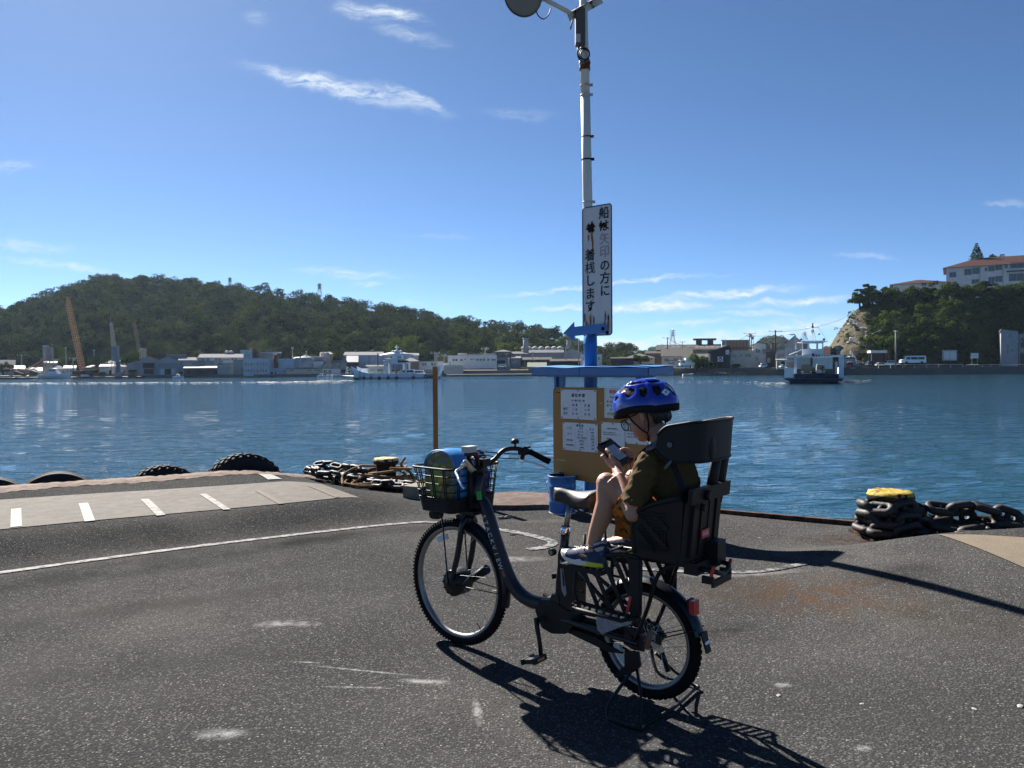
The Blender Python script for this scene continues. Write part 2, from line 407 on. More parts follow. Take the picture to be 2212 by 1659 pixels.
# pale concrete strip with painted bars
strip=mat("strip_concrete",(.088,.079,.069),.85,var=.3,vscale=9,bump=.005,bscale=70,second=(.08,.062,.046),amount=.42,sscale=1.6,sharp=.3)
A,B_,C_,D_=Vector((-4.24,6.38)),Vector((-1.6,8.01)),Vector((-2.29,9.17)),Vector((-5.22,7.85))
def quad_sheet(a,b,c,d,nu,nv,dz):
 rows=[]
 for j in range(nv+1):
  r=[]
  for i in range(nu+1):
   p=a.lerp(b,i/nu).lerp(d.lerp(c,i/nu),j/nv);r.append((p.x,p.y,height(p.x,p.y)+dz))
  rows.append(r)
 return MB().sheet(rows)
A2=A+(A-B_)*1.2;D2=D_+(D_-C_)*1.2
tag(quad_sheet(A2,B_,C_,D2,80,20,.006).build("concrete_pavement",strip),kind="structure")
barw=mat("worn_white_paint",(.165,.165,.163),.7,var=.1,vscale=20,second=(.115,.107,.096),amount=.42,sscale=14)
barr=mat("rusty_bar_paint",(.095,.068,.053),.8,var=.2,vscale=20)
barm=mat("faded_bar_paint",(.19,.18,.167),.75,var=.2,vscale=20,second=(.12,.10,.088),amount=.5,sscale=14)
for(u0,v0,u1,v1,wd,mm)in((35,1102,35,1141,.085,barw),(180,1090,194,1128,.085,barw),(312,1080,348,1114,.08,barm),(438,1068,490,1100,.07,barm),(572,1022,594,1036,.17,barw),(556,1060,608,1087,.06,barr),(668,1048,730,1073,.06,barr)):
 a=atz(u0,v0,.155).xy;b=atz(u1,v1,.155).xy;t=(b-a).normalized();n=Vector((-t.y,t.x))*wd*.5*.95
 tag(quad_sheet(a-n,a+n,b+n,b-n,3,12,.011).build("painted_line",mm),kind="structure")
# painted white lines on the asphalt
lp=mat("line_paint",(.175,.175,.172),.75,var=.1,vscale=30,second=(.03,.03,.0295),amount=.68,sscale=16,sharp=.14)
lp2=mat("faded_line_paint",(.17,.17,.166),.75,var=.1,vscale=30,second=(.03,.03,.0295),amount=.72,sscale=13,sharp=.14)
def strip_line(P,w,m,dz=.006):
 P=curve_pts([Vector((a,b,0))for a,b in P],16);rows=[[],[],[]]
 for i,p in enumerate(P):
  a=P[max(i-1,0)];b=P[min(i+1,len(P)-1)];t=(b-a).normalized();n=Vector((-t.y,t.x,0))*w*.5*(1+.16*math.sin(i*1.9)*math.sin(i*.7+1))
  for r,s_ in enumerate((-1,0,1)):
   c=p+n*s_;rows[r].append((c.x,c.y,height(c.x,c.y)+dz))
 tag(MB().sheet(rows).build("painted_line",m),kind="structure")
strip_line([(-6.5,3.7),(-3.74,5.62),(-2.6,6.45),(-1.72,7.0),(-.95,7.33),(-.55,7.25)],.075,lp)
strip_line([(-.22,6.98),(0,6.83),(.22,6.6),(.33,6.42),(.28,6.27),(.12,6.18)],.085,lp)
strip_line([(.9,5.6),(1.33,5.49),(1.74,5.42),(2.1,5.5)],.07,lp2)
# pale concrete apron at the right
ap=mat("sandy_concrete",(.15,.123,.092),.88,var=.12,vscale=7,bump=.004,bscale=60,second=(.12,.092,.067),amount=.3,sscale=2.5,sharp=.25)
tag(quad_sheet(Vector((3.28,5.92)),Vector((3.44,4.4)),Vector((9,2.6)),Vector((9,4.0)),60,24,.006).build("concrete_pavement",ap),kind="structure")
rail=mat("rusty_steel",(.09,.05,.035),.75,.3,var=.4,vscale=22,bump=.003,bscale=60,second=(.03,.02,.018),amount=.5,sscale=8)
q=MB();a=Vector((1.75,7.92,.012));b=Vector((3.35,7.0,.012));t=(b-a).normalized()
q.box((a+b)/2,((b-a).length,.05,.04),Matrix.Rotation(math.atan2(t.y,t.x),3,'Z'))
tag(q.build("edge_kerb",rail),kind="structure")
# rusted steel plate and broken concrete at the water's edge
plate=mat("rusted_plate",(.078,.05,.041),.85,.0,var=.4,vscale=11,bump=.006,bscale=40,second=(.125,.10,.083),amount=.5,sscale=7,sharp=.2)
q=MB();n=44;ring=[];ring2=[]
for i in range(n):
 a=2*PI*i/n;r=1+.05*math.sin(a*5)+.03*math.sin(a*11+1);x=.12+.78*r*math.cos(a);y=8.34+.46*r*math.sin(a);y=min(y,edge_y(x)-.01)
 ring.append((x,y,height(x,y)+.05));ring2.append((x,y,height(x,y)-.05))
cen=(.12,8.3,.075);vs=ring+ring2+[cen];fs=[(i,(i+1)%n,2*n)for i in range(n)]+[(i+n,(i+1)%n+n,(i+1)%n,i)for i in range(n)]
q.add(vs,fs);tag(q.build("rusty_plate",plate),"rusted flaking steel plate on the quay between the blue drum and the yellow stand","plate")
def chunk(name,c,r,m,seed,label,cat,group=None,flat=.45):
 q=MB();q.ell((0,0,0),r,None,12,7);rr=random.Random(seed)
 q.v=[tuple(x*(1+rr.uniform(-.22,.22))for x in p)for p in q.v];q.sm=[False]*len(q.f)
 o=q.build(name,m);o.location=(c[0],c[1],height(c[0],c[1])+r[2]*flat);o.rotation_euler=(0,0,rr.uniform(0,3));return tag(o,label,cat,group)
pale=mat("broken_concrete",(.19,.168,.135),.9,var=.2,vscale=12,bump=.01,bscale=40)
chunk("concrete_chunk",(-.62,8.85),(.33,.14,.09),pale,3,"broken pale concrete lump at the quay edge left of the rusted plate","rubble")
chunk("concrete_chunk",(-.42,8.6),(.2,.13,.06),pale,4,"small pale concrete lump touching the rusted plate","rubble")
p=atz(1092,1122,0);chunk("shell_lump",p,(.075,.022,.018),pale,8,"small pale shell lump lying on the asphalt below the rusted plate","debris")
p=atz(1108,1158,0);chunk("shell_lump",p,(.028,.015,.01),pale,9,"tiny pale shell fragment lying by the curved white line","debris")
chip=mat("shell_chip",(.3,.293,.28),.8)
for i,(u,v,s_)in enumerate(((1640,1162,.02),(2105,1532,.02),(2204,1526,.03),(1682,1503,.022),(1862,1521,.018),(760,1480,.012),(1960,1248,.015))):
 p=atz(u,v,height(*atz(u,v,0).xy));chunk("shell_chip",p,(s_*.62,s_*.4,s_*.16),chip,20+i,"white shell chip "+("in the distance right of the child seat","just right of the rear wheel's stand","near the right border, largest of the chips","right of the rear wheel, nearest the kickstand","far right, long and flat, left of the largest chip","left of the front wheel's shadow","on the mound between rust stain and chain")[i],"debris","white shell chips strewn on the asphalt")
# ------------------------------------------------------------------ water
WZ=-1.5
def water():
 m=bpy.data.materials.new("sea_water");m.use_nodes=True;nt=m.node_tree;L=nt.links;N=nt.nodes;b=N["Principled BSDF"]
 b.inputs["Base Color"].default_value=(.012,.045,.068,1);b.inputs["Roughness"].default_value=.03;b.inputs["IOR"].default_value=1.33
 tc=N.new("ShaderNodeTexCoord");h=None
 for sc,dist,sx,det in((.8,.13,(.6,1.8,1),3),(2.6,.10,(.55,1.7,1),3),(7,.016,(.8,1.4,1),2)):
  mp=N.new("ShaderNodeMapping");mp.inputs["Scale"].default_value=sx;mp.inputs["Rotation"].default_value=(0,0,.16);L.new(tc.outputs["Object"],mp.inputs[0])
  n=N.new("ShaderNodeTexNoise");n.inputs["Scale"].default_value=sc;n.inputs["Detail"].default_value=det;n.inputs["Roughness"].default_value=.55;n.inputs["Distortion"].default_value=.5
  L.new(mp.outputs[0],n.inputs["Vector"])
  k=N.new("ShaderNodeMath");k.operation='MULTIPLY';k.inputs[1].default_value=dist;L.new(n.outputs[0],k.inputs[0])
  if h is None:h=k.outputs[0]
  else:
   a=N.new("ShaderNodeMath");a.operation='ADD';L.new(h,a.inputs[0]);L.new(k.outputs[0],a.inputs[1]);h=a.outputs[0]
 bp=N.new("ShaderNodeBump");bp.inputs["Distance"].default_value=1;bp.inputs["Strength"].default_value=.72;L.new(h,bp.inputs["Height"]);L.new(bp.outputs[0],b.inputs["Normal"])
 return m
def water_mesh():
 nr,nc=330,360
 ys=np.concatenate([np.geomspace(5.5,290,nr-4),np.linspace(300,340,4)]);ts=np.linspace(-1.3,1.3,nc)
 Y,T=np.meshgrid(ys,ts,indexing='ij');X=Y*T;Z=np.zeros_like(X)
 r=np.random.RandomState(3);dy=np.gradient(ys)[:,None]
 for i in range(46):
  lam=np.exp(r.uniform(math.log(.3),math.log(2.2)));th=r.normal(1.4,.38);k=2*PI/lam
  fade=np.clip((lam/(2.6*np.maximum(dy,Y*.0052))-1),0,1)
  Z+=.0056*lam**.6*fade*np.sin(k*(X*math.cos(th)+Y*math.sin(th))+r.uniform(0,6.28))
 gust=.75+.5*np.sin(X*.05+Y*.03)*np.sin(Y*.043+1)
 V=np.stack([X,Y,Z*gust+WZ],-1).reshape(-1,3)
 I=np.arange(nr*nc).reshape(nr,nc);Fq=np.stack([I[:-1,:-1],I[:-1,1:],I[1:,1:],I[1:,:-1]],-1).reshape(-1,4)
 me=bpy.data.meshes.new("water");me.vertices.add(len(V));me.vertices.foreach_set("co",V.ravel())
 me.loops.add(Fq.size);me.loops.foreach_set("vertex_index",Fq.ravel());me.polygons.add(len(Fq));me.polygons.foreach_set("loop_start",np.arange(len(Fq))*4)
 me.polygons.foreach_set("use_smooth",np.ones(len(Fq),bool));me.update(calc_edges=True);me.materials.append(water());return link("water",me)
tag(water_mesh(),kind="structure")
# ------------------------------------------------------------------ quay furniture
K.update(
 bluep=mat("blue_gloss_paint",(.009,.11,.34),.35,var=.15,vscale=5,coat=.2,second=(.02,.10,.28),amount=.3,sscale=6,sharp=.3),
 bluepeel=mat("peeling_blue_paint",(.009,.12,.34),.5,var=.2,vscale=6,second=(.035,.03,.025),amount=.52,sscale=9,bump=.004,bscale=30,sx=(1,1,.35)),
 polew=mat("weathered_white_pole",(.56,.55,.50),.55,var=.12,vscale=10,second=(.20,.10,.05),amount=.24,sscale=4.5,sx=(1,1,.22),sharp=.2),
 rusty=mat("rusted_white_steel",(.5,.47,.42),.7,var=.2,vscale=9,second=(.10,.035,.015),amount=.55,sscale=7,sharp=.1,bump=.003,bscale=40),
 signw=mat("enamel_sign_white",(.56,.55,.545),.45,var=.08,vscale=7,second=(.12,.05,.025),amount=.17,sscale=3.4,sx=(1,1,.45),sharp=.1),
 ink=mat("black_sign_paint",(.012,.012,.018),.5),fade=mat("faded_red_sign_paint",(.36,.30,.31),.6,var=.1,vscale=30),
 dkrust=mat("flaked_rust_hole",(.03,.014,.009),.9,var=.4,vscale=40,bump=.003,bscale=60),rustrun=mat("rust_run",(.30,.115,.05),.8,var=.4,vscale=25),
 darkedge=mat("sign_edge",(.05,.055,.08),.5),
 arrow=mat("sky_blue_arrow_paint",(.045,.16,.40),.45,var=.07,vscale=9),
 lampg=mat("flood_lamp_glass",(.16,.18,.18),.12,coat=.4),lampb=mat("lamp_housing",(.09,.10,.10),.45,var=.2,vscale=9),ballast=mat("ballast_box_paint",(.075,.06,.052),.55,var=.4,vscale=8,second=(.10,.035,.02),amount=.45,sscale=6),
 cable=mat("black_cable",(.012,.012,.016),.5),bcable=mat("blue_cable",(.012,.016,.06),.45),
 board=mat("mustard_board_paint",(.36,.165,.03),.55,var=.07,vscale=5,second=(.2,.10,.03),amount=.2,sscale=9,sharp=.2),
 paper=mat("laminated_paper",(.66,.66,.67),.35,var=.04,vscale=8),pin=mat("black_pin",(.01,.01,.01),.4),gline=mat("printed_grid_line",(.3,.3,.32),.5),inkg=mat("printed_ink",(.012,.012,.016),.5),
 inkr=mat("red_ink",(.42,.02,.03),.5),inkgr=mat("green_ink",(.05,.2,.06),.5),
 iron=mat("dark_iron",(.008,.0068,.006),.62,.0,var=.5,vscale=12,bump=.004,bscale=35,second=(.022,.011,.0065),amount=.45,sscale=6),
 ironrust=mat("corroded_iron",(.03,.022,.018),.8,.2,var=.5,vscale=14,bump=.012,bscale=25,second=(.12,.04,.018),amount=.45,sscale=6),
 yel=mat("flaking_yellow_paint",(.34,.25,.05),.7,var=.12,vscale=14,second=(.07,.04,.022),amount=.44,sscale=11,bump=.004,bscale=50),
 yelp=mat("pale_yellow_paint",(.32,.275,.15),.7,var=.15,vscale=14,second=(.5,.36,.05),amount=.4,sscale=6,bump=.004,bscale=50),
 rope=mat("hemp_rope",(.21,.13,.07),.9,var=.35,vscale=30,bump=.012,bscale=60),rustpost=mat("rust_brown_post",(.36,.155,.05),.75,var=.35,vscale=8,second=(.07,.03,.014),amount=.4,sscale=5,sx=(1,1,.15)),
 yelst=mat("yellow_stand_paint",(.48,.36,.035),.5,var=.15),tyre=mat("old_tyre_rubber",(.018,.018,.02),.75,var=.4,vscale=9,bump=.004,bscale=50),
)
def Rz(a):return Matrix.Rotation(a,3,'Z')
# --- bollards
def bollard(x,y,r,h,cap_r,mcap,label,seed):
 t=thing("bollard",label,"bollard",(x,y,height(x,y)))
 rr=random.Random(seed)
 MB().lathe([(r*1.25,-.03),(r*1.2,.03),(r*1.02,.06),(r*.97,h*.5),(r,h-.07)],28).build("post",K["ironrust"],t)
 q=MB();n=40;prof=[(r*.9,h-.085),(cap_r*.96,h-.075),(cap_r,h-.055),(cap_r*1.0,h-.03),(cap_r*.93,h-.004),(cap_r*.6,h),(.001,h+.004)]
 q.lathe(prof,n);q.v=[(a*(1+rr.uniform(-.03,.03)),b*(1+rr.uniform(-.03,.03)),c+rr.uniform(-.005,.004))for a,b,c in q.v]
 c=q.build("cap",None,t);c.data.materials.append(K["ironrust"]);c.data.materials.append(mcap)
 for p in c.data.polygons:
  if p.normal.z>.35 or(p.center.z>h-.03 and rr.random()<.45):p.material_index=1
 pl=MB();pl.box((0,0,0),(r*3.4,r*3.2,.05));pl.build("base_plate",K["ironrust"],t);return t
bollard(-1.6,9.72,.125,.33,.158,K["yelp"],"iron bollard with pale yellow cap wrapped in tan rope",1)
bollard(3.26,6.62,.152,.40,.19,K["yel"],"squat rusted bollard with bright yellow top, heavy chain heaped round it",2)
# --- chains
def link_mesh(L,w,r,stud):
 q=MB();P=[]
 for i in range(16):
  a=2*PI*i/16;cx=(L/2-w/2)*(1 if math.cos(a)>0 else-1);P.append((cx+math.cos(a)*(w/2-r),math.sin(a)*(w/2-r),0))
 q.tube(P,r,7,closed=True)
 if stud:q.tube([(0,-(w/2-r),0),(0,w/2-r,0)],r*.75,6)
 me=q.mesh("link");me.materials.append(K["iron"]);return me
def chain(name,label,strands,L,w,r,stud,seed,group=None,jit=.02):
 me=link_mesh(L,w,r,stud);rr=random.Random(seed)
 t=thing(name,label,"chain",strands[0][0],0,group);o0=Vector(strands[0][0])
 for P in strands:
  C_=curve_pts(P,24);pitch=L-2*r*1.02-r*.4;acc=0;last=C_[0];k=0;pos=[]
  for p in C_[1:]:
   d=(p-last).length
   while d>0 and acc+d>=pitch:
    f=(pitch-acc)/d;last=last.lerp(p,f);pos.append(last.copy());d=(p-last).length;acc=0
   acc+=d;last=p
  for i,p in enumerate(pos):
   a=pos[max(0,i-1)];b=pos[min(len(pos)-1,i+1)];X=(b-a)
   X=X.normalized()if X.length>1e-6 else Vector((1,0,0))
   X=(X+Vector((rr.uniform(-1,1),rr.uniform(-1,1),rr.uniform(-1,1)))*.16).normalized()
   up=Vector((0,0,1));Y=up.cross(X).normalized();Z=X.cross(Y)
   ro=Matrix((X,Y,Z)).transposed()@Matrix.Rotation((PI/2 if i%2 else 0)+rr.uniform(-.5,.5)+.4,3,'X')
   o=link("link",me,t);m4=ro.to_4x4();m4.translation=p-o0+Vector((rr.uniform(-jit,jit),rr.uniform(-jit,jit),rr.uniform(0,jit)));o.matrix_local=m4
 return t
def hz(x,y,dz):return(x,y,height(x,min(y,edge_y(x)))+dz)
st=[]
for k in range(4):
 o=k*.1
 st.append([hz(-2.8+.1*k,10.18-o*.8,.12),hz(-2.45,9.95-o,.06+.05*(k%2)),hz(-2.0+.05*k,9.72-o,.06),hz(-1.6,9.42-o*.6,.06),hz(-1.25+.03*k,9.2-o*.4,.05)])
st.append([hz(-2.6,9.98,.2),hz(-2.2,9.78,.2),hz(-1.85,9.58,.17)])
chain("mooring_chain","dark heavy chain in rows along the quay edge left of the roped bollard",st,.20,.125,.025,False,5)
bx_,by_=3.26,6.62
def ringp(r,a0,a1,z0,z1,n=9):return[(bx_+r*math.cos(lerp(a0,a1,i/n)),by_+r*.95*math.sin(lerp(a0,a1,i/n)),lerp(z0,z1,i/n))for i in range(n+1)]
st=[ringp(.235,-.4,5.6,.05,.09),ringp(.22,.2,6.2,.15,.17),ringp(.21,-.2,5.8,.23,.26),ringp(.27,3.4,6.6,.05,.12),
  [(3.45,6.5,.28),(3.7,6.45,.25),(3.95,6.42,.27),(4.15,6.35,.18),(4.5,6.2,.10),(4.9,6.05,.07)],
  [(3.4,6.38,.14),(3.7,6.3,.10),(4.0,6.3,.12),(4.3,6.2,.06),(4.8,5.95,.07),(5.3,5.7,.05)],
  [(3.5,6.62,.12),(3.85,6.55,.15),(4.2,6.42,.1),(4.6,6.2,.05)],[(3.35,6.3,.05),(3.65,6.22,.05),(3.95,6.2,.05),(4.25,6.1,.05)]]
chain("mooring_chain","rusty thick chain wound round the yellow topped bollard and trailing right",st,.25,.16,.033,True,9)
# --- rope round the left bollard
t=thing("mooring_rope","frayed tan rope coiled loosely round the pale yellow capped bollard","rope",(-1.6,9.72,height(-1.6,9.72)))
rr=random.Random(4)
for k in range(6):
 P=[]
 for i in range(15):
  a=2*PI*i/14*(1.0 if k<4 else .8)+k;r=.20+.05*(k%3)+.03*math.sin(a*2+k)
  P.append((r*1.15*math.cos(a),r*math.sin(a)-.05,.04+.035*k+.04*math.sin(a+k*2)))
 MB().tube(curve_pts(P,4),.016,7).build("coil",K["rope"],t)
P=[(-.46,-.42,.05),(-.5,-.2,.14),(-.34,-.1,.22),(-.22,-.2,.15),(-.35,-.42,.06),(-.1,-.5,.05),(.2,-.4,.06),(.38,-.25,.07),(.32,-.1,.15),(.2,-.06,.24),(.24,.0,.33)]
MB().tube(curve_pts(P,8),.017,7).build("loose_end",K["rope"],t)
P=[(-.6,-.3,.05),(-.62,-.12,.13),(-.5,-.02,.2),(-.36,-.12,.16),(-.44,-.36,.06),(-.05,-.46,.08),(.3,-.34,.12),(.15,-.12,.22)]
MB().tube(curve_pts(P,8),.016,7).build("coil",K["rope"],t)
# --- tyre fenders hung on the quay face
def tyre_fender(u,vt,chord,lugs,label,R=.52,wd=.24):
 d_=ray(u,vt);y=9
 for _ in range(30):y=.5*y+.5*(edge_y(d_.x*y)+.16+wd*.4)
 x=d_.x*y
# raise the top so that it shows above the edge
 top=aty(u,vt,y).z
 t=thing("tyre_fender",label,"tyre",(x,y,top-R),0,"tyre fenders along the quay edge")
 ax=Matrix(((.855,.519,0),(0,0,1),(.519,-.855,0))).transposed() # wheel plane parallel to the quay face
 w=wd/2;prof=[(R*.6,-w*.75),(R*.72,-w),(R*.9,-w*.98),(R*.97,-w*.8),(R*(.985 if lugs else 1),0),(R*.97,w*.8),(R*.9,w*.98),(R*.72,w),(R*.6,w*.75)]
 if not lugs:prof=prof[:4]+[(R*.995,-w*.5),(R*.98,-w*.45),(R*.98,-w*.38),(R,-w*.33),(R,-w*.06),(R*.985,-w*.03),(R*.985,w*.03),(R,w*.06),(R,w*.33),(R*.98,w*.38),(R*.98,w*.45),(R*.995,w*.5)]+prof[5:]
 MB().lathe(prof,56,ax).build("casing",K["tyre"],t)
 if lugs:
  q=MB()
  for i in range(34):
   a=2*PI*i/34
   for sgn in(-1,1):
    rad=Vector((math.cos(a),math.sin(a),0));tan=Vector((-math.sin(a),math.cos(a),0));axx=Vector((0,0,1))
    tl=(axx+tan*.55*sgn).normalized();m=Matrix((tan-tl*tan.dot(tl),rad,tl)).transposed();m=Matrix(((tan-tl*tan.dot(tl)).normalized(),rad,tl)).transposed()
    aa=a+(.09 if sgn>0 else 0);rad=Vector((math.cos(aa),math.sin(aa),0));c=rad*(R*.985)+axx*sgn*w*.5
    q.box(ax@c,(.034,.045,w*.98),ax@m)
  q.build("tread",K["tyre"],t)
tyre_fender(122,1019,128,False,"smooth ribbed black tyre fender at the quay edge beside the pale strip's left end",.5)
tyre_fender(352,1008,113,True,"lugged black tyre fender sunk low, middle of those along the quay edge",.5)
tyre_fender(526,982,135,True,"chunky lugged black tyre fender rising highest at the quay corner",.54)
tyre_fender(-28,1030,60,False,"black tyre fender barely in view at the picture's left border",.5)
# --- concrete block, brown stake and its yellow stand
t=tag(MB().box((0,0,.06),(.42,.26,.16)).build("concrete_block",pale,None,(-1.0,8.72,height(-1,8.72))),"pale concrete block at the foot of the yellow stand","block");t.rotation_euler=(0,0,-.5)
px,py=-.895,8.98
t=thing("stake","tall rust brown steel stake standing at the quay edge behind the bicycle basket","post",(px,py,.02))
q=MB();q.bx(-.027,.013,-.026,.02,.0,1.47);q.bx(.0135,.026,-.022,.02,0,1.47);q.build("angle_bar",K["rustpost"],t)
MB().bx(-.05,.05,-.045,.045,.36,.40).build("collar",K["rusty"],t)
q=MB();q.prism([(-.18,0),(.18,0),(.035,.36),(-.035,.36)],lambda a,b,c:(a-.02,c,b),-.05,-.035);q.prism([(-.18,0),(.18,0),(.035,.36),(-.035,.36)],lambda a,b,c:(c-.02,a,b),-.007,.007)
q.build("stand",K["yelst"],t)
# --- blue drum
t=thing("drum","open blue steel pail standing on the asphalt left of the notice board","pail",(.50,7.74,0))
prof=[(.132,.0),(.134,.012),(.135,.115),(.138,.122),(.135,.13),(.138,.27),(.143,.277),(.138,.285),(.140,.365),(.147,.372),(.149,.38),(.147,.388),(.139,.388),(.137,.37),(.128,.02),(.001,.02)]
d=MB().lathe(prof,40).build("shell",K["bluep"],t)
ln=MB();ln.lathe([(.126,.022),(.135,.36),(.1365,.384)],40);ln.build("lining",K["ironrust"],t)
MB().tube([(-.142,0,.33),(-.165,0,.30),(-.15,-.06,.24),(-.142,-.1,.22)],.004,6).build("handle",K["steel"],t)
MB().tube([(.127*math.cos(a),.127*math.sin(a),.012)for a in[i*PI/20 for i in range(40)]],.011,6,closed=True).build("foot_ring",K["grey"],t)
# --- lamp post
PX,PY=.80,7.84
lp_t=thing("lamp_post","tall rust streaked white pole on a blue column carrying a flood lamp","lamp post",(PX,PY,0))
def lean(z):return-.055*max(0,(z-1.8))/3.4
MB().lathe([(.105,0),(.105,.03),(.074,.05),(.070,.5),(.069,1.70),(.0715,1.705),(.0715,1.715),(.069,1.72),(.067,1.83),(.02,1.86)],24).build("column",K["bluep"],lp_t)
MB().lathe([(.11,-.02),(.112,.05),(.085,.10),(.076,.34),(.0715,.36)],20).build("column_foot",K["bluepeel"],lp_t)
MB().tube([(lean(z),0,z)for z in(1.8,2.6,3.4,4.2)],[.051,.0505,.049,.048],18).build("pole",K["polew"],lp_t)
MB().tube([(lean(z),0,z)for z in(4.2,4.6,4.75,5.6)],[.046,.0455,.041,.040],18).build("upper_pole",K["polew"],lp_t)
def onpole(u,v,off=0.0):
 p=aty(u,v,PY+off);return Vector((p.x-PX,off,p.z))
c=MB();z=onpole(1264,142).z
c.lathe([(.05,z-.05),(.058,z-.045),(.056,z-.02),(.052,z),(.059,z+.02),(.057,z+.05),(.048,z+.055)],18,Matrix.Translation((lean(z),0,0)));c.build("collar",K["rusty"],lp_t)
for(u,v)in((1266,185),(1268,206),(1270,296),(1272,345),(1274,437)):
 p=onpole(u,v);q=MB();q.lathe([(.049,p.z-.008),(.0525,p.z-.006),(.0525,p.z+.006),(.049,p.z+.008)],18,Matrix.Translation((lean(p.z),0,0)));q.bx(lean(p.z)+.045,lean(p.z)+.075,-.03,-.01,p.z-.012,p.z+.012)
 q.build("band",K["rusty"]if v in(185,296)else K["dkrust"]if v==345 else K["grey"],lp_t)
# bracket across the pole, lamp arm
a=onpole(1228,38,-.16);b=onpole(1292,2,.16)
def beam(q,a,b,w,h):
 d=(b-a);X=d.normalized();Z=(Vector((0,0,1))-X*X.z).normalized();Y=Z.cross(X);q.box((a+b)/2,(d.length,w,h),Matrix((X,Y,Z)).transposed());return q
q=MB();beam(q,a,b+Vector((.04,.03,.03)),.006,.075);beam(q,a+Vector((.02,-.035,.04)),b+Vector((.05,0,.07)),.07,.006);q.build("bracket",K["rusty"],lp_t)
q=MB();p0=onpole(1232,45,-.18);q.tube([p0+Vector((0,-.03,-.09)),p0+Vector((.03,-.03,.03))],.03,6,flat=.3);q.build("bracket_plate",K["rusty"],lp_t)
arm0=onpole(1232,28,-.18);arm1=onpole(1172,-4,-.32)
MB().tube([arm0,arm1],.022,12).build("lamp_arm",K["polew"],lp_t)
q=MB();beam(q,onpole(1253,22,-.085),onpole(1253,97,-.085),.10,.095);bo=q.build("ballast_box",K["ballast"],lp_t)
q=MB();p=onpole(1249,80,-.14);q.bx(p.x-.022,p.x+.022,p.y-.004,p.y+.004,p.z-.05,p.z+.03);q.build("rating_plate",K["grey"],bo)
lc=onpole(1131,-10,-.42);ld=Vector((-.35,-.72,-.60)).normalized()
m=ld.to_track_quat('Z','Y').to_matrix().to_4x4();m.translation=lc
lamp=MB().lathe([(.03,-.26),(.075,-.25),(.085,-.15),(.13,-.08),(.175,.0),(.19,.012),(.19,.03),(.18,.032)],36,m).build("lamp_head",K["lampb"],lp_t)
MB().lathe([(.178,.022),(.10,.03),(.001,.033)],36,m).build("glass",K["lampg"],lamp)
MB().lathe([(.06,-.13),(.10,-.06),(.14,.0)],24,m).build("reflector",K["grey"],lamp)
q=MB();q.tube([lc-ld*.2,arm1],.04,8);q.build("lamp_joint",K["rusty"],lp_t)
MB().tube(curve_pts([onpole(1156,18,-.4),onpole(1163,34,-.38),onpole(1174,41,-.36),onpole(1185,32,-.33),onpole(1190,18,-.3)],8),.006,6).build("lamp_cable",K["bcable"],lp_t)
cc=onpole(1264,118,-.06)
for k in range(3):
 P=[cc+Vector((.045*math.cos(a)*(1+.15*k)-.008*k,-.012*k,.05*math.sin(a)*(1+.1*k)))for a in[i*PI/10 for i in range(20)]]
 MB().tube(P,.006,6,closed=True).build("cable_coil",K["cable"],lp_t)
MB().tube(curve_pts([onpole(1253,97,-.085),onpole(1248,108,-.09),onpole(1249,123,-.09),onpole(1258,133,-.08),onpole(1272,126,-.06)],8),.008,6).build("ballast_cable",K["cable"],lp_t)
# --- dock sign: white enamel board turned towards the left
TH=math.radians(-41);dv=Vector((math.cos(TH),math.sin(TH),0));nv_=Vector((math.sin(TH),-math.cos(TH),0))
sc=aty(1291,585,7.72);sc=Vector((sc.x,7.72,2.435))
sg=thing("dock_sign","tall narrow white rust stained sign with black Japanese lettering on the pole","sign",sc,TH)
HW,HH=.175,.645
def rrect(w,h,r,n=5):
 P=[]
 for cx,cy,a0 in((w-r,h-r,0),(-w+r,h-r,PI/2),(-w+r,-h+r,PI),(w-r,-h+r,1.5*PI)):
  for i in range(n+1):a=a0+PI/2*i/n;P.append((cx+r*math.cos(a),cy+r*math.sin(a)))
 return P
q=MB();q.prism(rrect(HW,HH,.03),lambda a,b,t:(a,t,b),-.012,.0);q.build("board",K["signw"],sg)
q=MB();P=rrect(HW-.001,HH-.001,.03);q.tube([(a,-.012,b)for a,b in P],.006,6,closed=True);q.build("rim",K["darkedge"],sg)
for body,x,ztop,mm,st_ in(("船は",.088,.555,K["ink"],.125),("矢印",.092,.30,K["fade"],.125),("の方に",.096,.038,K["ink"],.125),("着桟します",-.083,.155,K["ink"],.128)):
 for i,ch in enumerate(body):
  text("lettering",ch,.125,mm,sg,(x,-.0145,ztop-i*st_-.0),(PI/2,0,0),bold=.001 if ch=='桟' else .0022)
def blotch(parent,x,z,rx,rz_,m,seed,y=-.0165,name="rust_patch"):
 rr=random.Random(seed);n=22;P=[(x+rx*math.cos(2*PI*i/n)*rr.uniform(.55,1.15),z+rz_*math.sin(2*PI*i/n)*rr.uniform(.55,1.15))for i in range(n)]
 q=MB();q.prism(P,lambda a,b,t:(a,t,b),y,y+.0006);return q.build(name,m,parent)
blotch(sg,-.072,.43,.06,.06,K["dkrust"],1);blotch(sg,.07,.445,.055,.026,K["dkrust"],2);blotch(sg,-.055,.475,.012,.03,K["dkrust"],3)
for i,(x,z,h)in enumerate(((-.06,.35,.05),(-.05,.27,.07),(-.048,.2,.05),(.095,.33,.03),(-.10,.34,.03),(-.08,-.5,.06),(-.04,-.50,.05),(-.13,-.53,.04),(.10,-.46,.045),(.135,-.53,.06),(.09,-.54,.03),(-.15,-.46,.05))):
 blotch(sg,x,z,.0125,h*1.25,K["rustrun"],10+i,-.0152)
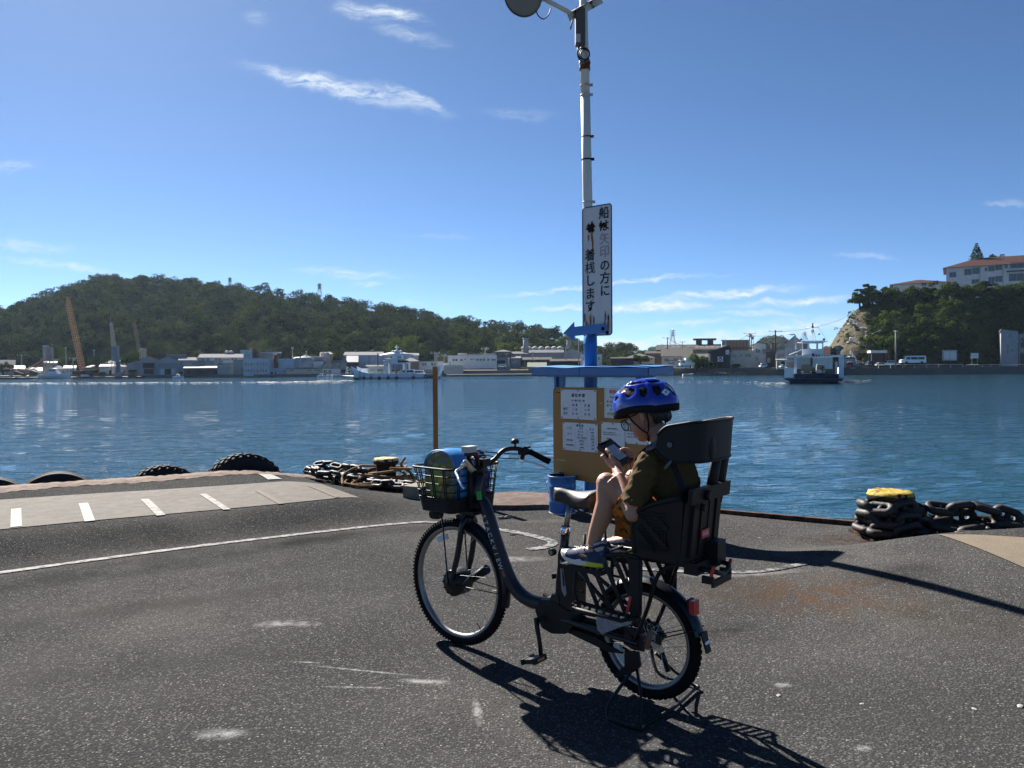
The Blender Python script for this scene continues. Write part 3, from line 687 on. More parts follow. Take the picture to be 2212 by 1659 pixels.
blotch(sg,.135,-.47,.012,.03,K["dkrust"],31);blotch(sg,.12,-.62,.03,.02,K["dkrust"],32);blotch(sg,-.08,-.38,.02,.02,K["dkrust"],33);blotch(sg,-.06,-.625,.07,.018,K["dkrust"],34);blotch(sg,-.08,.185,.028,.012,K["dkrust"],35)
q=MB();q.bx(-.16,-.06,0.001,.05,.38,.42);q.bx(-.12,.06,0.001,.06,-.6,-.56);q.build("mounting_clamp",K["rusty"],sg)
# --- arrow pivoted on the sign's foot
ar=thing("arrow_board","flat blue arrow pointing left, bolted to the foot of the white sign","arrow",sc+nv_*.03+Vector((0,0,-.585)),TH)
P=[(.12,.042),(.105,.05),(-.26,.046),(-.26,.098),(-.40,-.005),(-.26,-.103),(-.26,-.048),(.105,-.044),(.125,-.03),(.135,.005)]
ra=math.radians(2.5);P=[(a*math.cos(ra)-b*math.sin(ra),a*math.sin(ra)+b*math.cos(ra))for a,b in P]
q=MB();q.prism(P,lambda a,b,t:(a,t,b),-.012,-.006);q.build("blade",K["arrow"],ar)
MB().lathe([(.018,0),(.018,.006),(.009,.012),(.001,.013)],12,Matrix.Translation((.09,-.013,.002))@Matrix.Rotation(PI/2,4,'X')).build("bolt",K["dkrust"],ar)
# --- notice board
TB=math.radians(-45);bd=Vector((math.cos(TB),math.sin(TB),0));bn=Vector((math.sin(TB),-math.cos(TB),0));BO=Vector((.69,7.71,0))
def onboard(u,v):
 r=ray(u,v);C_=Vector((0,0,EYE));k=(BO-C_).dot(bn)/r.dot(bn);p=C_+r*k;return((p-BO).dot(bd),p.z)
nb=thing("notice_board","mustard yellow notice board on blue legs under a blue sloping roof","notice board",BO,TB)
s0,s1,z0,z1=-.375,.80,.33,1.27
P=rrect((s1-s0)/2,(z1-z0)/2,.05);cx,cz=(s0+s1)/2,(z0+z1)/2
q=MB();q.prism(P,lambda a,b,t:(a+cx,t,b+cz),.0,.022);q.build("panel",K["board"],nb)
for s in(-.30,.73):
 q=MB();q.bx(s-.03,s+.03,.024,.075,0,1.43);q.build("leg",K["bluep"],nb)
 q=MB();q.bx(s-.06,s-.032,.0,.07,1.24,1.42);q.bx(s+.034,s+.062,.01,.04,1.30,1.42);q.build("bracket",K["bluep"],nb)
rf=MB();ra0,ra1=-.52,.92
rows=[]
for j in range(5):
 rows.append([(lerp(ra0,ra1,i/24),lerp(-.16,.24,j/4),lerp(1.474,1.487,j/4)+.007*math.sin(i*.55+.6)*math.sin(i*.2+j*.5)+(.006*abs(i/24-.62)**1.5))for i in range(25)])
rf.sheet(rows);rows2=[[(x,y,z-.006)for x,y,z in r]for r in rows];rf.sheet(rows2);rf.build("roof",mat("roof_blue_paint",(.016,.14,.38),.5,var=.2,vscale=6,second=(.02,.07,.17),amount=.3,sscale=5,sharp=.2),nb)
q=MB()
for(y,zt,zb)in((-.163,1.466,1.395),(.243,1.478,1.42)):
 q.bx(ra0,.12,y-.006,y+.006,zb,zt);q.bx(.125,ra1,y-.006,y+.006,zb,zt)
for x in(ra0,ra1):q.prism([(-.155,1.395),(.235,1.42),(.235,1.476),(-.155,1.462)],lambda a,b,t:(t,a,b),x-.006,x+.006)
q.build("fascia",K["bluep"],nb)
q=MB();q.bx(-.45,.87,-.02,.04,1.375,1.43);q.build("batten",K["bluep"],nb)
blotch(nb,-.30,1.215,.04,.005,K["dkrust"],51,-.0012,"scratch");blotch(nb,-.26,.52,.07,.006,K["grey"],52,-.0012,"scratch");blotch(nb,-.27,.39,.04,.006,K["dkrust"],53,-.0012,"scratch");blotch(nb,.25,1.12,.02,.004,K["grey"],54,-.0012,"scratch");blotch(nb,.0,.55,.02,.004,K["grey"],55,-.0012,"scratch")
def z6(x,y):return onboard((2080+x*.42182)*.5486,(1380+y*.42182)*.5486)
def notice(TL,BR,label,pins=True):
 a,c=z6(*TL);b,d=z6(*BR);w,h=b-a,c-d
 t=thing("notice",label,"notice",BO+bd*((a+b)/2)+bn*.004+Vector((0,0,(c+d)/2)),TB)
 rows=[]
 for j in range(7):rows.append([(lerp(-w/2,w/2,i/8),-.0015-.0025*abs(math.sin(i*1.1+j*.7))*(1 if 0<i<8 and 0<j<6 else 0),lerp(-h/2,h/2,j/6))for i in range(9)])
 MB().sheet(rows).build("sheet",K["paper"],t)
 if pins:
  for x in(-.46,0,.46):
   for z in(-.46,.47):
    MB().lathe([(.0065,0),(.0065,.003),(.001,.0045)],8,Matrix.Translation((x*w,-.004,z*h))@Matrix.Rotation(PI/2,4,'X')).build("pin",K["pin"],t)
 return t,w,h
def write(t,w,h,lines,y=-.0052):
 for(body,x,z,size,m,al)in lines:
  text("lettering",body,size,m,t,(x*w,y,z*h),(PI/2,0,0),align=al,extr=.0002,bold=size*.022)
def grid(t,w,h,xs,zs,x0,x1,za,zb,m=None):
 q=MB()
 for z in zs:q.bx(x0*w,x1*w,-.0046,-.0042,z*h-.0005,z*h+.0005)
 for x in xs:q.bx(x*w-.0005,x*w+.0005,-.0046,-.0042,za*h,zb*h)
 q.build("table_rule",m or K["gline"],t)
i_=K["inkg"]
t,w,h=notice((307,363),(641,652),"white timetable notice headed in spaced characters, upper left on the mustard board")
write(t,w,h,[("運 航 時 間",0,.30,.036,i_,'CENTER'),("6：00〜22：00",0,.13,.026,i_,'CENTER'),("向  島",-.09,-.03,.027,i_,'CENTER'),("尾  道",.25,-.03,.027,i_,'CENTER'),
    ("始発",-.36,-.17,.027,i_,'CENTER'),("6：00",-.09,-.17,.025,i_,'CENTER'),("6：05",.25,-.17,.025,i_,'CENTER'),("終発",-.36,-.32,.027,i_,'CENTER'),("21：55",-.09,-.32,.025,i_,'CENTER'),("22：00",.25,-.32,.025,i_,'CENTER')])
grid(t,w,h,(-.43,-.26,.08,.43),(.05,-.1,-.245,-.4),-.43,.43,-.4,.05)
t,w,h=notice((325,667),(653,955),"white fare table notice directly below the timetable on the mustard board")
write(t,w,h,[("運 賃 表",0,.40,.026,i_,'CENTER'),("種    別",-.30,.30,.017,i_,'CENTER'),("単  位",.04,.30,.017,i_,'CENTER'),("運    賃",.34,.30,.017,i_,'CENTER'),("旅     客",-.29,.08,.017,i_,'CENTER'),
    ("大人  1人",.02,.19,.017,i_,'CENTER'),("100円",.35,.18,.017,i_,'CENTER'),("小人  1人",.02,.08,.017,i_,'CENTER'),("50円",.36,.07,.017,i_,'CENTER'),("幼児（小学生未満）",.07,-.03,.015,i_,'CENTER'),("無 料",.36,-.04,.017,i_,'CENTER'),
    ("特殊手荷物",-.29,-.14,.016,i_,'CENTER'),("二輪車 1台",.05,-.14,.016,i_,'CENTER'),("10円",.37,-.15,.017,i_,'CENTER'),("自動車航送運賃",-.29,-.31,.015,i_,'CENTER'),("4m未満",.05,-.25,.016,i_,'CENTER'),("20円",.37,-.26,.017,i_,'CENTER'),("5m未満",.05,-.37,.016,i_,'CENTER'),("30円",.37,-.38,.017,i_,'CENTER')])
grid(t,w,h,(-.46,-.13,.21,.46),(.25,.135,.025,-.085,-.2,-.31,-.42),-.46,.46,-.42,.25)
t,w,h=notice((713,345),(1050,645),"white fare payment notice with red heading and coloured words, upper middle of the board",False)
grid(t,w,h,(-.47,.47),(-.46,.46),-.47,.47,-.46,.46,K["inkg"])
write(t,w,h,[("料金のお支払い",0,.35,.042,K["inkr"],'CENTER'),("平日の",-.34,.16,.028,i_,'LEFT'),("7時",-.12,.16,.028,K["inkr"],'LEFT'),("時",-.43,.03,.027,K["inkr"],'LEFT'),("の時間帯は発券",-.34,.03,.027,i_,'LEFT'),("所",-.43,-.1,.027,K["inkgr"],'LEFT'),("でお支払い下さい",-.34,-.1,.027,i_,'LEFT'),
    ("その他、土日は",-.34,-.24,.027,i_,'LEFT'),("終日船内",-.41,-.37,.027,K["inkgr"],'LEFT'),("でお支払い",-.05,-.37,.027,i_,'LEFT')])
t,w,h=notice((686,667),(905,1023),"long white notice of small print hanging below the payment notice, behind the handheld device")
write(t,w,h,[("自転車ご利用の皆様へ",0,.33,.013,i_,'CENTER'),("船内でエンジンを停止のうえご",-.42,.22,.011,i_,'LEFT'),("乗船くださいますようお願いします。",-.4,.16,.010,i_,'LEFT'),("1. 下船の順番",-.32,.05,.011,i_,'LEFT'),("2. 歩行者・自転車を優先",-.32,-.07,.010,i_,'LEFT'),("3. 降りるまで押しましょう。",-.32,-.13,.010,i_,'LEFT')])
grid(t,w,h,(),(.30,.19),-.4,.4,0,0,K["inkg"])
t,w,h=notice((908,669),(1130,884),"small white notice right of the long small print notice, half hidden by the child")
write(t,w,h,[("お知らせ",0,.3,.02,i_,'CENTER'),("発券機の故障時は船員に",-.42,.1,.014,i_,'LEFT'),("お申し出下さいますよう",-.42,-.04,.014,i_,'LEFT'),("お願い申し上げます。",-.4,-.18,.014,i_,'LEFT')])
# ------------------------------------------------------------------ bicycle
BIKE_O=Vector((.678,3.310,0));BIKE_A=math.radians(140.56)
bike=thing("bicycle","black step through bicycle with front basket and rear child seat on its kickstand","bicycle",BIKE_O,BIKE_A)
K.update(frame=mat("dark_frame_paint",(.005,.008,.014),.35,.0,var=.1,coat=.15,spec=.35),saddle=mat("saddle_vinyl",(.014,.0145,.0155),.52,bump=.0006,bscale=400),blackm=mat("black_metal",(.0055,.006,.007),.45,.0,spec=.3),chrome=mat("chrome",(.72,.73,.75),.12,1),
 display=mat("display_plastic",(.40,.39,.37),.38),lid=mat("seat_grey_plastic",(.09,.1,.11),.5),emblem=mat("silver_emblem",(.20,.23,.25),.45,.2),strap=mat("harness_webbing",(.012,.014,.022),.8),buckle=mat("buckle_plastic",(.085,.10,.115),.5),
 spokem=mat("spoke_steel",(.5,.51,.53),.25,1),reflc=mat("clear_reflector",(.62,.66,.7),.15,trans=.3))
FH=Vector((1.262,0,.335));RH=Vector((.115,0,.275));FR,RR=.335,.258
def ring(c,r,y,a0=0,a1=2*PI,n=40):return[Vector((c.x+r*math.cos(lerp(a0,a1,i/n)),y,c.z+r*math.sin(lerp(a0,a1,i/n))))for i in range(n+(0 if abs(a1-a0-2*PI)<1e-6 else 1))]
def wheel(name,c,R,tw,knobby,nsp,hubr):
 w=link(name,None,bike);w.location=c
 Z=Vector((0,0,0));ax=Matrix.Rotation(PI/2,4,'X')
 prof=[]
 for i in range(13):
  a=-PI*.42+i/12*(PI*1.84)-PI/2*1.0
  prof.append((R-tw/2+tw/2*math.cos(a+PI/2-PI*.0),tw/2*math.sin(a+PI/2)))
 prof=[(R-tw*.5+tw*.5*math.cos(t),tw*.5*math.sin(t))for t in[lerp(-2.5,2.5,i/14)for i in range(15)]]
 ty=MB().lathe(prof,64,ax)
 if knobby:
  for i in range(104):
   a=2*PI*i/104
   for k,yy in enumerate((-.34,0,.34)):
    aa=a+(.036 if k==1 else 0);r=R-tw*.5+tw*.5*math.cos(yy*1.9)+.000
    ty.box((r*math.cos(aa),yy*tw,r*math.sin(aa)),(.009,tw*.18,.006),Matrix.Rotation(-aa,3,'Y')@Matrix.Rotation(0,3,'X')@Matrix(((0,0,1),(0,1,0),(-1,0,0))))
 else:
  for i in range(60):
   a=2*PI*i/60
   for sg_ in(-1,1):ty.box(((R-.0005)*math.cos(a+sg_*.02),sg_*tw*.14,(R-.0005)*math.sin(a+sg_*.02)),(.016,tw*.18,.003),Matrix.Rotation(-a,3,'Y')@Matrix(((0,0,1),(0,1,0),(-1,0,0))))
 ty.build("tyre",K["rubber"],w)
 ri=R-tw*.92
 MB().lathe([(ri+.012,-.014),(ri+.012,-.0165),(ri-.008,-.0155),(ri-.016,-.006),(ri-.016,.006),(ri-.008,.0155),(ri+.012,.0165),(ri+.012,.014),(ri,0),(ri+.012,-.014)],64,ax).build("rim",K["alu"],w)
 if hubr>.05:
  h=MB().lathe([(.012,-.075),(.03,-.07),(.04,-.055),(hubr*.92,-.05),(hubr,-.042),(hubr,.042),(hubr*.92,.05),(.04,.055),(.03,.07),(.012,.075)],32,ax)
  for i in range(12):a=2*PI*i/12;h.box(((hubr-.006)*math.cos(a),.05,(hubr-.006)*math.sin(a)),(.007,.008,.007))
  h.build("hub_motor",K["blackm"],w)
 else:
  MB().lathe([(.008,-.075),(.008,-.05),(.03,-.045),(.03,-.04),(.018,-.03),(.018,.03),(.03,.04),(.03,.045),(.008,.05),(.008,.075)],24,ax).build("hub",K["alu"],w)
 sp=None;fl=hubr*.93;yy=.038
 for i in range(nsp):
  s_=1 if i%2 else-1;a=2*PI*i/nsp;a0=a+(1 if(i//2)%2 else-1)*(1.15 if hubr<.05 else .62)
  if sp is None or True:
   p0=(fl*math.cos(a0),s_*yy,fl*math.sin(a0));p1=((ri-.013)*math.cos(a),s_*.003,(ri-.013)*math.sin(a))
   MB().tube([p0,p1],.0011,4,cap=False).build("spoke",K["spokem"],w,fix=False)
 MB().tube([((ri-.016)*math.cos(4.1),0,(ri-.016)*math.sin(4.1)),((ri-.055)*math.cos(4.1),0.004,(ri-.055)*math.sin(4.1))],.003,6).build("valve",K["blackm"],w)
 return w,ri
fw,fri=wheel("front_wheel",FH,FR,.046,True,28,.07)
rw,rri=wheel("rear_wheel",RH,RR,.050,False,28,.034)
rw.rotation_euler=(0,.3,0)
def arc_pad(par,c,r,a0,a1,m,name,w_=.022,y=.012):
 P=ring(Vector((0,0,0)),r,y,a0,a1,10);rows=[[p+(Vector((p.x,0,p.z)).normalized()*s_)for p in P]for s_ in(-w_/2,w_/2)]
 rows+=[[p+Vector((0,-.008,0))for p in rr_]for rr_ in rows[::-1]];MB().sheet(rows+[rows[0]],False).build(name,m,par)
arc_pad(fw,FH,.245,1.0,1.33,K["reflc"],"spoke_reflector",.03,.02);arc_pad(rw,RH,.155,-.6,-.02,K["reflc"],"spoke_reflector",.032,.02)
def fender(name,c,r,a0,a1,w,drop=.018):
 rows=[]
 for k in range(9):
  t=k/8*2-1;rr_=r-drop*t*t
  rows.append(ring(c,rr_,t*w/2,a0,a1,40))
 q=MB().sheet(rows);rows2=[[p+(Vector((c.x,p.y,c.z))-p).normalized()*.003 for p in rw_]for rw_ in rows];q.sheet(rows2);return q.build(name,K["frame"],bike)
ff=fender("front_fender",FH,FR+.022,1.62,3.36,.064);rf_=fender("rear_fender",RH,RR+.024,.5,2.86,.072)
# mud flap, tail reflector, maker's plate on the rear fender
q=MB();a=2.86;c0=RH+Vector(((RR+.026)*math.cos(a),0,(RR+.026)*math.sin(a)));tg=Vector((-math.sin(a),0,math.cos(a)))
q.box(c0+tg*.03,(.008,.05,.085),Matrix((Vector((math.cos(a),0,math.sin(a))),Vector((0,1,0)),tg)).transposed(),.8);fl=q.build("mud_flap",K["bplastic"],rf_)
q=MB();q.prism(rrect(.02,.006,.006),lambda u,v,t:c0+tg*(.03+v*1.0)+Vector((-.0055+t*-1,u,0)),0,.002);q.build("maker_plate",K["white"],fl)
a=2.44;c1=RH+Vector(((RR+.034)*math.cos(a),0,(RR+.034)*math.sin(a)));q=MB();q.box(c1+Vector((-.004,0,0)),(.024,.046,.062));q.build("tail_reflector",K["red"],rf_)
q=MB();q.box(c1+Vector((.012,0,0)),(.014,.04,.066));q.build("reflector_mount",K["bplastic"],rf_)
for s_ in(-1,1):MB().tube([RH+Vector((0,.065*s_,0)),RH+Vector(((RR+.02)*math.cos(2.75),.034*s_,(RR+.02)*math.sin(2.75)))],.0028,6).build("fender_stay",K["blackm"],bike)
for s_ in(-1,1):MB().tube([FH+Vector((0,.065*s_,0)),FH+Vector(((FR+.018)*math.cos(3.15),.03*s_,(FR+.018)*math.sin(3.15)))],.0028,6).build("fender_stay",K["blackm"],bike)
# fork, head, frame
CR=Vector((1.172,0,.675));HT=Vector((1.100,0,.93))
for s_ in(-1,1):
 MB().tube(curve_pts([CR+Vector((0,.02*s_,.02)),CR+Vector((.012,.05*s_,-.03)),Vector((1.205,.056*s_,.52)),Vector((1.232,.06*s_,.42)),FH+Vector((-.004,.066*s_,0))],6),[.017]*6+[.016]*12+[.0135]*7,10).build("fork_leg",K["frame"],bike)
 MB().lathe([(.016,-.006),(.016,.006),(.009,.012),(.001,.013)],12,Matrix.Translation(FH+Vector((0,.075*s_,0)))@Matrix.Rotation(-PI/2*s_,4,'X')).build("axle_nut",K["blackm"],bike)
MB().tube([CR+Vector((.004,0,-.02)),CR+Vector((0,0,.03))],.03,12).build("fork_crown",K["frame"],bike)
MB().tube([CR+Vector((-.004,0,.02)),HT],.0255,16).build("head_tube",K["frame"],bike)
MB().tube([HT,HT+Vector((-.006,0,.02)),HT+Vector((-.008,0,.05))],[.022,.018,.017],14).build("stem",K["blackm"],bike)
MT=curve_pts([(1.118,0,.80),(1.066,0,.765),(.992,0,.592),(.924,0,.45),(.86,0,.365),(.775,0,.325),(.66,0,.325),(.58,0,.33)],8)
MB().tube(MT,[lerp(.027,.034,min(1,i/12))for i in range(len(MT))],18).build("main_tube",K["frame"],bike)
X_=Vector((-.396,0,-.918));Y_=Vector((-.918,0,.396))
body="STACKVIEW";s0_=Vector((1.045,.0,.715));e0_=Vector((.937,0,.475))
for i,ch in enumerate(body):
 p=s0_.lerp(e0_,i/(len(body)-1));me=text_mesh(ch,.036,extr=.0003,bold=.0002);me.materials.clear();me.materials.append(K["lettering"])
 o=link("lettering",me,bike);m4=Matrix((X_,Y_,Vector((0,1,0)))).transposed().to_4x4();m4.translation=p+Vector((0,.0335,0));o.matrix_local=m4
q=MB();q.box((1.082,.0275,.82),(.035,.002,.045),Matrix.Rotation(.2,3,'Y'));q.build("sticker",K["green"],bike)
q=MB();q.box((.915,.0335,.44),(.016,.001,.03),Matrix.Rotation(.45,3,'Y'));q.build("sticker",mat("orange_sticker",(.3,.07,.03),.5),bike)
MB().tube([(.595,0,.33),(.585,0,.46),(.563,0,.62),(.552,0,.70)],.0215,14).build("seat_tube",K["frame"],bike)
q=MB();q.lathe([(.024,-.018),(.027,-.015),(.027,.015),(.024,.018)],16,Matrix.Translation((.553,0,.705)));q.tube([(.553,.02,.705),(.553,.05,.70)],.007,8);q.build("seat_clamp",K["chrome"],bike)
MB().tube([(.553,0,.70),(.528,0,.83)],.0136,14).build("seat_post",K["alu"],bike)
# saddle
def sad_w(x):
 t=(x-.345)/(.615-.345);return lerp(.098,.024,sstep(.05,.72,t))*(1-.55*sstep(.93,1.0,t))*(.5+.5*sstep(-.03,.10,t))
rows=[]
for i in range(25):
 x=lerp(.345,.615,i/24);w=sad_w(x);t=i/24;zt=.895-.018*math.sin(t*PI)+.012*(1-t)-.008*sstep(.85,1,t);dpt=lerp(.085,.05,t);r=[]
 for j in range(20):
  a=2*PI*j/20;yy=w*math.cos(a);zz=math.sin(a);r.append((x,yy,zt+(zz*.016-.014*abs(math.cos(a))**3 if zz>=0 else-.014*abs(math.cos(a))**3+zz*dpt)))
 rows.append(r)
q=MB().sheet(rows,closed=True);q.f+=[list(range(20))[::-1],[24*20+j for j in range(20)]];q.sm+=[True,True];sa=q.build("saddle",K["saddle"],bike)
for y in(-.045,.045):
 P=[(.40+.012*math.cos(a),y+.012*math.sin(a),.85-.05*k/20)for k,a in enumerate([i*.9 for i in range(21)])];MB().tube(P,.004,6).build("saddle_spring",K["blackm"],sa)
MB().tube([(.40,-.045,.80),(.46,-.03,.815),(.53,0,.83),(.46,.03,.815),(.40,.045,.80)],.006,6).build("saddle_rail",K["blackm"],sa)
# motor, battery, chain case, crank
q=MB();q.prism([(.68,.26),(.70,.30),(.67,.36),(.60,.37),(.50,.335),(.48,.27),(.52,.225),(.60,.21),(.66,.225)],lambda a,b,t:(a,t,b),-.052,.052);q.build("motor_unit",K["bplastic"],bike)
q=MB();q.prism([(.575,.34),(.565,.60),(.555,.625),(.50,.625),(.465,.60),(.47,.34)],lambda a,b,t:(a,t,b),-.046,.046);ba=q.build("battery",K["black"],bike)
q=MB();P=[(.553,.575)]+[(lerp(.545,.515,(i/8)),lerp(.57,.415,(i/8)**1.3))for i in range(1,9)]+[(.528,.40),(.545,.43)]
q.prism(P,lambda a,b,t:(a,t,b),.0465,.048);q.build("emblem",K["emblem"],ba)
q=MB();P=[(.545,.55),(.53,.50),(.524,.45),(.535,.45)];q.prism(P,lambda a,b,t:(a,t,b),.048,.0484);q.build("emblem_mark",K["blackm"],ba)
q=MB();q.tube([(.60,.03,.60),(.60,.055,.60)],.017,16);q.build("battery_lock",K["bplastic"],ba);MB().tube([(.60,.055,.60),(.60,.057,.60)],.011,14).build("lock_face",K["alu"],ba)
q=MB();q.prism([(.62,.36),(.60,.40),(.56,.40),(.56,.36)],lambda a,b,t:(a,t,b),-.05,.05);q.build("battery_cradle",K["frame"],bike)
q=MB();q.prism([(.74,.35),(.60,.30),(.11,.335),(.06,.28),(.11,.22),(.55,.20),(.70,.23)],lambda a,b,t:(a,t,b),-.085,-.06);q.build("chain_case",K["bplastic"],bike)
q=MB();q.prism([(.54,.25),(.52,.225),(.30,.185),(.22,.195),(.36,.235)],lambda a,b,t:(a,t,b),-.03,.03);q.build("chain_guard",K["bplastic"],bike)
MB().tube([(.655,-.11,.275),(.655,.088,.275)],.012,12).build("crank_axle",K["blackm"],bike)
MB().tube([(.66,.09,.283),(.655,.095,.24),(.635,.10,.17),(.628,.10,.112)],[.0165,.013,.0115,.013],10,flat=.8).build("crank_arm",K["blackm"],bike)
MB().tube([(.66,-.115,.27),(.67,-.115,.36),(.68,-.12,.43)],.012,10).build("crank_arm",K["blackm"],bike)
def pedal(c,rot,y0):
 q=MB();m=Matrix.Rotation(rot,3,'Y');q.box(c,(.088,.085,.020),m,.9)
 for dx in(-.036,.036):q.box(Vector(c)+m@Vector((dx,0,0)),(.014,.094,.026),m)
 p=q.build("pedal",K["bplastic"],bike)
 for sx in(-.0435,.0435):MB().box(Vector(c)+m@Vector((sx,0,0)),(.003,.05,.012),m).build("pedal_reflector",K["orange"],p)
pedal((.632,.152,.108),.25,.1);pedal((.685,-.17,.43),.1,-.1)
# rear triangle, rack, stays
for s_ in(-1,1):
 MB().tube(curve_pts([(.60,.035*s_,.285),(.42,.052*s_,.285),(.26,.065*s_,.28),RH+Vector((.0,.072*s_,0))],6),.013,10).build("chain_stay",K["frame"],bike)
 MB().tube([(.555,.02*s_,.60),(.30,.06*s_,.43),RH+Vector((.02,.07*s_,.02))],.010,8).build("seat_stay",K["frame"],bike)
 q=MB();q.prism([(.18,.32),(.15,.345),(.09,.30),(.085,.25),(.14,.245),(.19,.262)],lambda a,b,t:(a,t,b),.069*s_,.077*s_);q.build("dropout_plate",K["blackm"],bike)
 MB().tube(curve_pts([RH+Vector((.01,.084*s_,.02)),(.06,.088*s_,.45),(.01,.085*s_,.60),(-.06,.075*s_,.655)],6),.0095,8).build("rack_strut",K["blackm"],bike)
 MB().tube([(.46,.06*s_,.645),(-.20,.07*s_,.655)],.009,8).build("rack_rail",K["blackm"],bike)
MB().tube(curve_pts([(-.17,.075,.655),(-.235,.07,.65),(-.245,0,.63),(-.235,-.07,.65),(-.17,-.075,.655)],6),.011,8).build("rack_handle",K["blackm"],bike)
q=MB();q.box((-.235,.0,.60),(.012,.17,.028));q.box((-.215,.085,.615),(.05,.012,.03));q.box((-.215,-.085,.615),(.05,.012,.03));rb=q.build("rear_grip",K["bplastic"],bike)
for y in(.082,-.082):MB().box((-.232,y,.645),(.012,.012,.055),Matrix.Rotation(-.3,3,'Y')).build("grip_reflector",K["redpaint"],rb)
q=MB()
for i in range(9):q.box((lerp(.42,-.15,i/8),0,.654),(.012,.14,.008))
q.build("rack_slat",K["blackm"],bike)
# foot guards
for s_ in(-1,1):
 g_=link("foot_guard",None,bike)
 y0=.150*s_;y1=.162*s_;f=lambda a,b,t:(a,t,b)
 q=MB();fr=[(.385,.60),(.395,.47),(.37,.43),(.09,.418),(.06,.44),(.055,.66),(.07,.68),(.15,.68),(.36,.64)]
 P3=[Vector((a,(y0+y1)/2,b))for a,b in fr];q.tube(P3,.0095,8,closed=True,smooth=True)
 q.build("guard_frame",K["bplastic"],g_)
 for(a,b)in(((.37,.63),(.27,.43)),((.32,.65),(.20,.43)),((.25,.66),(.13,.43)),((.19,.67),(.075,.45))):
  q=MB();d=Vector((b[0]-a[0],0,b[1]-a[1]));q.box(((a[0]+b[0])/2,(y0+y1)/2,(a[1]+b[1])/2),(d.length,.008,.018),Matrix((d.normalized(),Vector((0,1,0)),d.normalized().cross(Vector((0,1,0))))).transposed());q.build("guard_bar",K["bplastic"],g_)
 q=MB();q.prism([(.10,.43),(.11,.67),(.058,.67),(.058,.43)],f,y0-.003*s_,y1+.006*s_);q.build("guard_panel",K["bplastic"],g_)
 q=MB()
 for z in(.58,.53,.48):q.box((.372,(y0+y1)/2,z),(.05,.008,.01))
 q.build("guard_rung",K["bplastic"],g_)
 q=MB();q.box((.105,y1+.0075*s_,.475),(.012,.003,.075),Matrix.Rotation(-.22,3,'Y'));q.build("guard_reflector",K["redpaint"],g_)
 q=MB() # step tray with slots
 for i in range(8):q.box((lerp(.36,.10,i/7),y1+.035*s_,.428),(.011,.085,.008),Matrix.Rotation(.5*s_,3,'Z'))
 q.tube([Vector((.385,y1,.428)),Vector((.36,y1+.075*s_,.428)),Vector((.10,y1+.08*s_,.425)),Vector((.06,y1,.425))],.009,8);q.build("step_tray",K["bplastic"],g_)
 q=MB();q.box((.355,.125*s_,.582),(.22,.085,.022));q.box((.40,.06*s_,.572),(.03,.13,.016));fo=q.build("footrest",K["bplastic"],g_)
 for i in range(6):MB().box((lerp(.27,.44,i/5),.125*s_,.5945),(.007,.078,.004)).build("footrest_rib",K["lid"],fo)
 MB().tube([(.385,.10*s_,.55),(.385,.085*s_,.72)],.007,6).build("guard_post",K["bplastic"],g_)
q=MB();q.prism([(.335,.405),(.315,.30),(.29,.285),(.20,.335),(.145,.36),(.115,.41)],lambda a,b,t:(a,t,b),.088,.091);q.build("skirt_guard",K["clear"],bike)
# kickstand: wire loop resting on the ground
sd_=link("kickstand",None,bike)
for s_ in(-1,1):
 P=[(.135,.075*s_,.24),(.135,.085*s_,.17),(.175,.20*s_,.055),(.16,.255*s_,.012),(.13,.268*s_,.0085),(.05,.272*s_,.0085),(-.005,.262*s_,.0085),(.0,.22*s_,.0085)]
 MB().tube(curve_pts(P,5),.0078,8).build("stand_leg",K["blackm"],sd_)
 MB().tube([(.0,.25*s_,.0085),(.06,.15*s_,.10),(.12,.085*s_,.19)],.0065,8).build("stand_brace",K["blackm"],sd_)
MB().tube([(-.0,.25,.0085),(-.02,.0,.0085),(-.0,-.25,.0085)],.0075,8).build("stand_crossbar",K["blackm"],sd_)
q=MB();q.prism([(.17,.24),(.10,.25),(.09,.19),(.12,.16),(.20,.115),(.225,.12),(.17,.175)],lambda a,b,t:(a,t,b),.088,.10);q.build("stand_lever",K["blackm"],sd_)
MB().tube([(.10,-.085,.23),(.055,-.085,.12)],.012,8).build("stand_spring",K["blackm"],sd_)
# ring lock with keys
lk=MB();lk.tube([RH+Vector((.215*math.cos(a)*.3+.10,.075*math.cos(a*2),.16+.03*math.sin(a)))for a in[i*.3 for i in range(8)]],.008,6);lk.box((.17,.06,.40),(.035,.03,.06));lock=lk.build("ring_lock",K["bplastic"],bike)
def keyring(c,r):MB().tube([Vector(c)+Vector((r*math.cos(a),.002*math.sin(a),r*math.sin(a)))for a in[i*PI/9 for i in range(18)]],.0012,5,closed=True).build("key_ring",K["steel"],lock)
q=MB();q.box((.055,.088,.31),(.022,.004,.085),Matrix.Rotation(-.25,3,'Y'));q.build("leather_tag",K["leather"],lock)
P=[(0,-.020),(.018,-.002),(.02,.008),(.012,.016),(0,.010),(-.012,.016),(-.02,.008),(-.018,-.002)]
q=MB();q.prism(P,lambda a,b,t:(.022+a,t,.295+b),.092,.096);q.build("heart_tag",K["key"],lock)
MB().prism(rrect(.012,.02,.005),lambda a,b,t:(.005+a,t,.325+b),.088,.098).build("key",K["bplastic"],lock)
MB().prism(rrect(.014,.016,.013),lambda a,b,t:(-.002+a,t,.285+b),.086,.089).build("key",K["steel"],lock)
keyring((.045,.09,.365),.018);keyring((.03,.09,.345),.013);keyring((.018,.092,.325),.012)
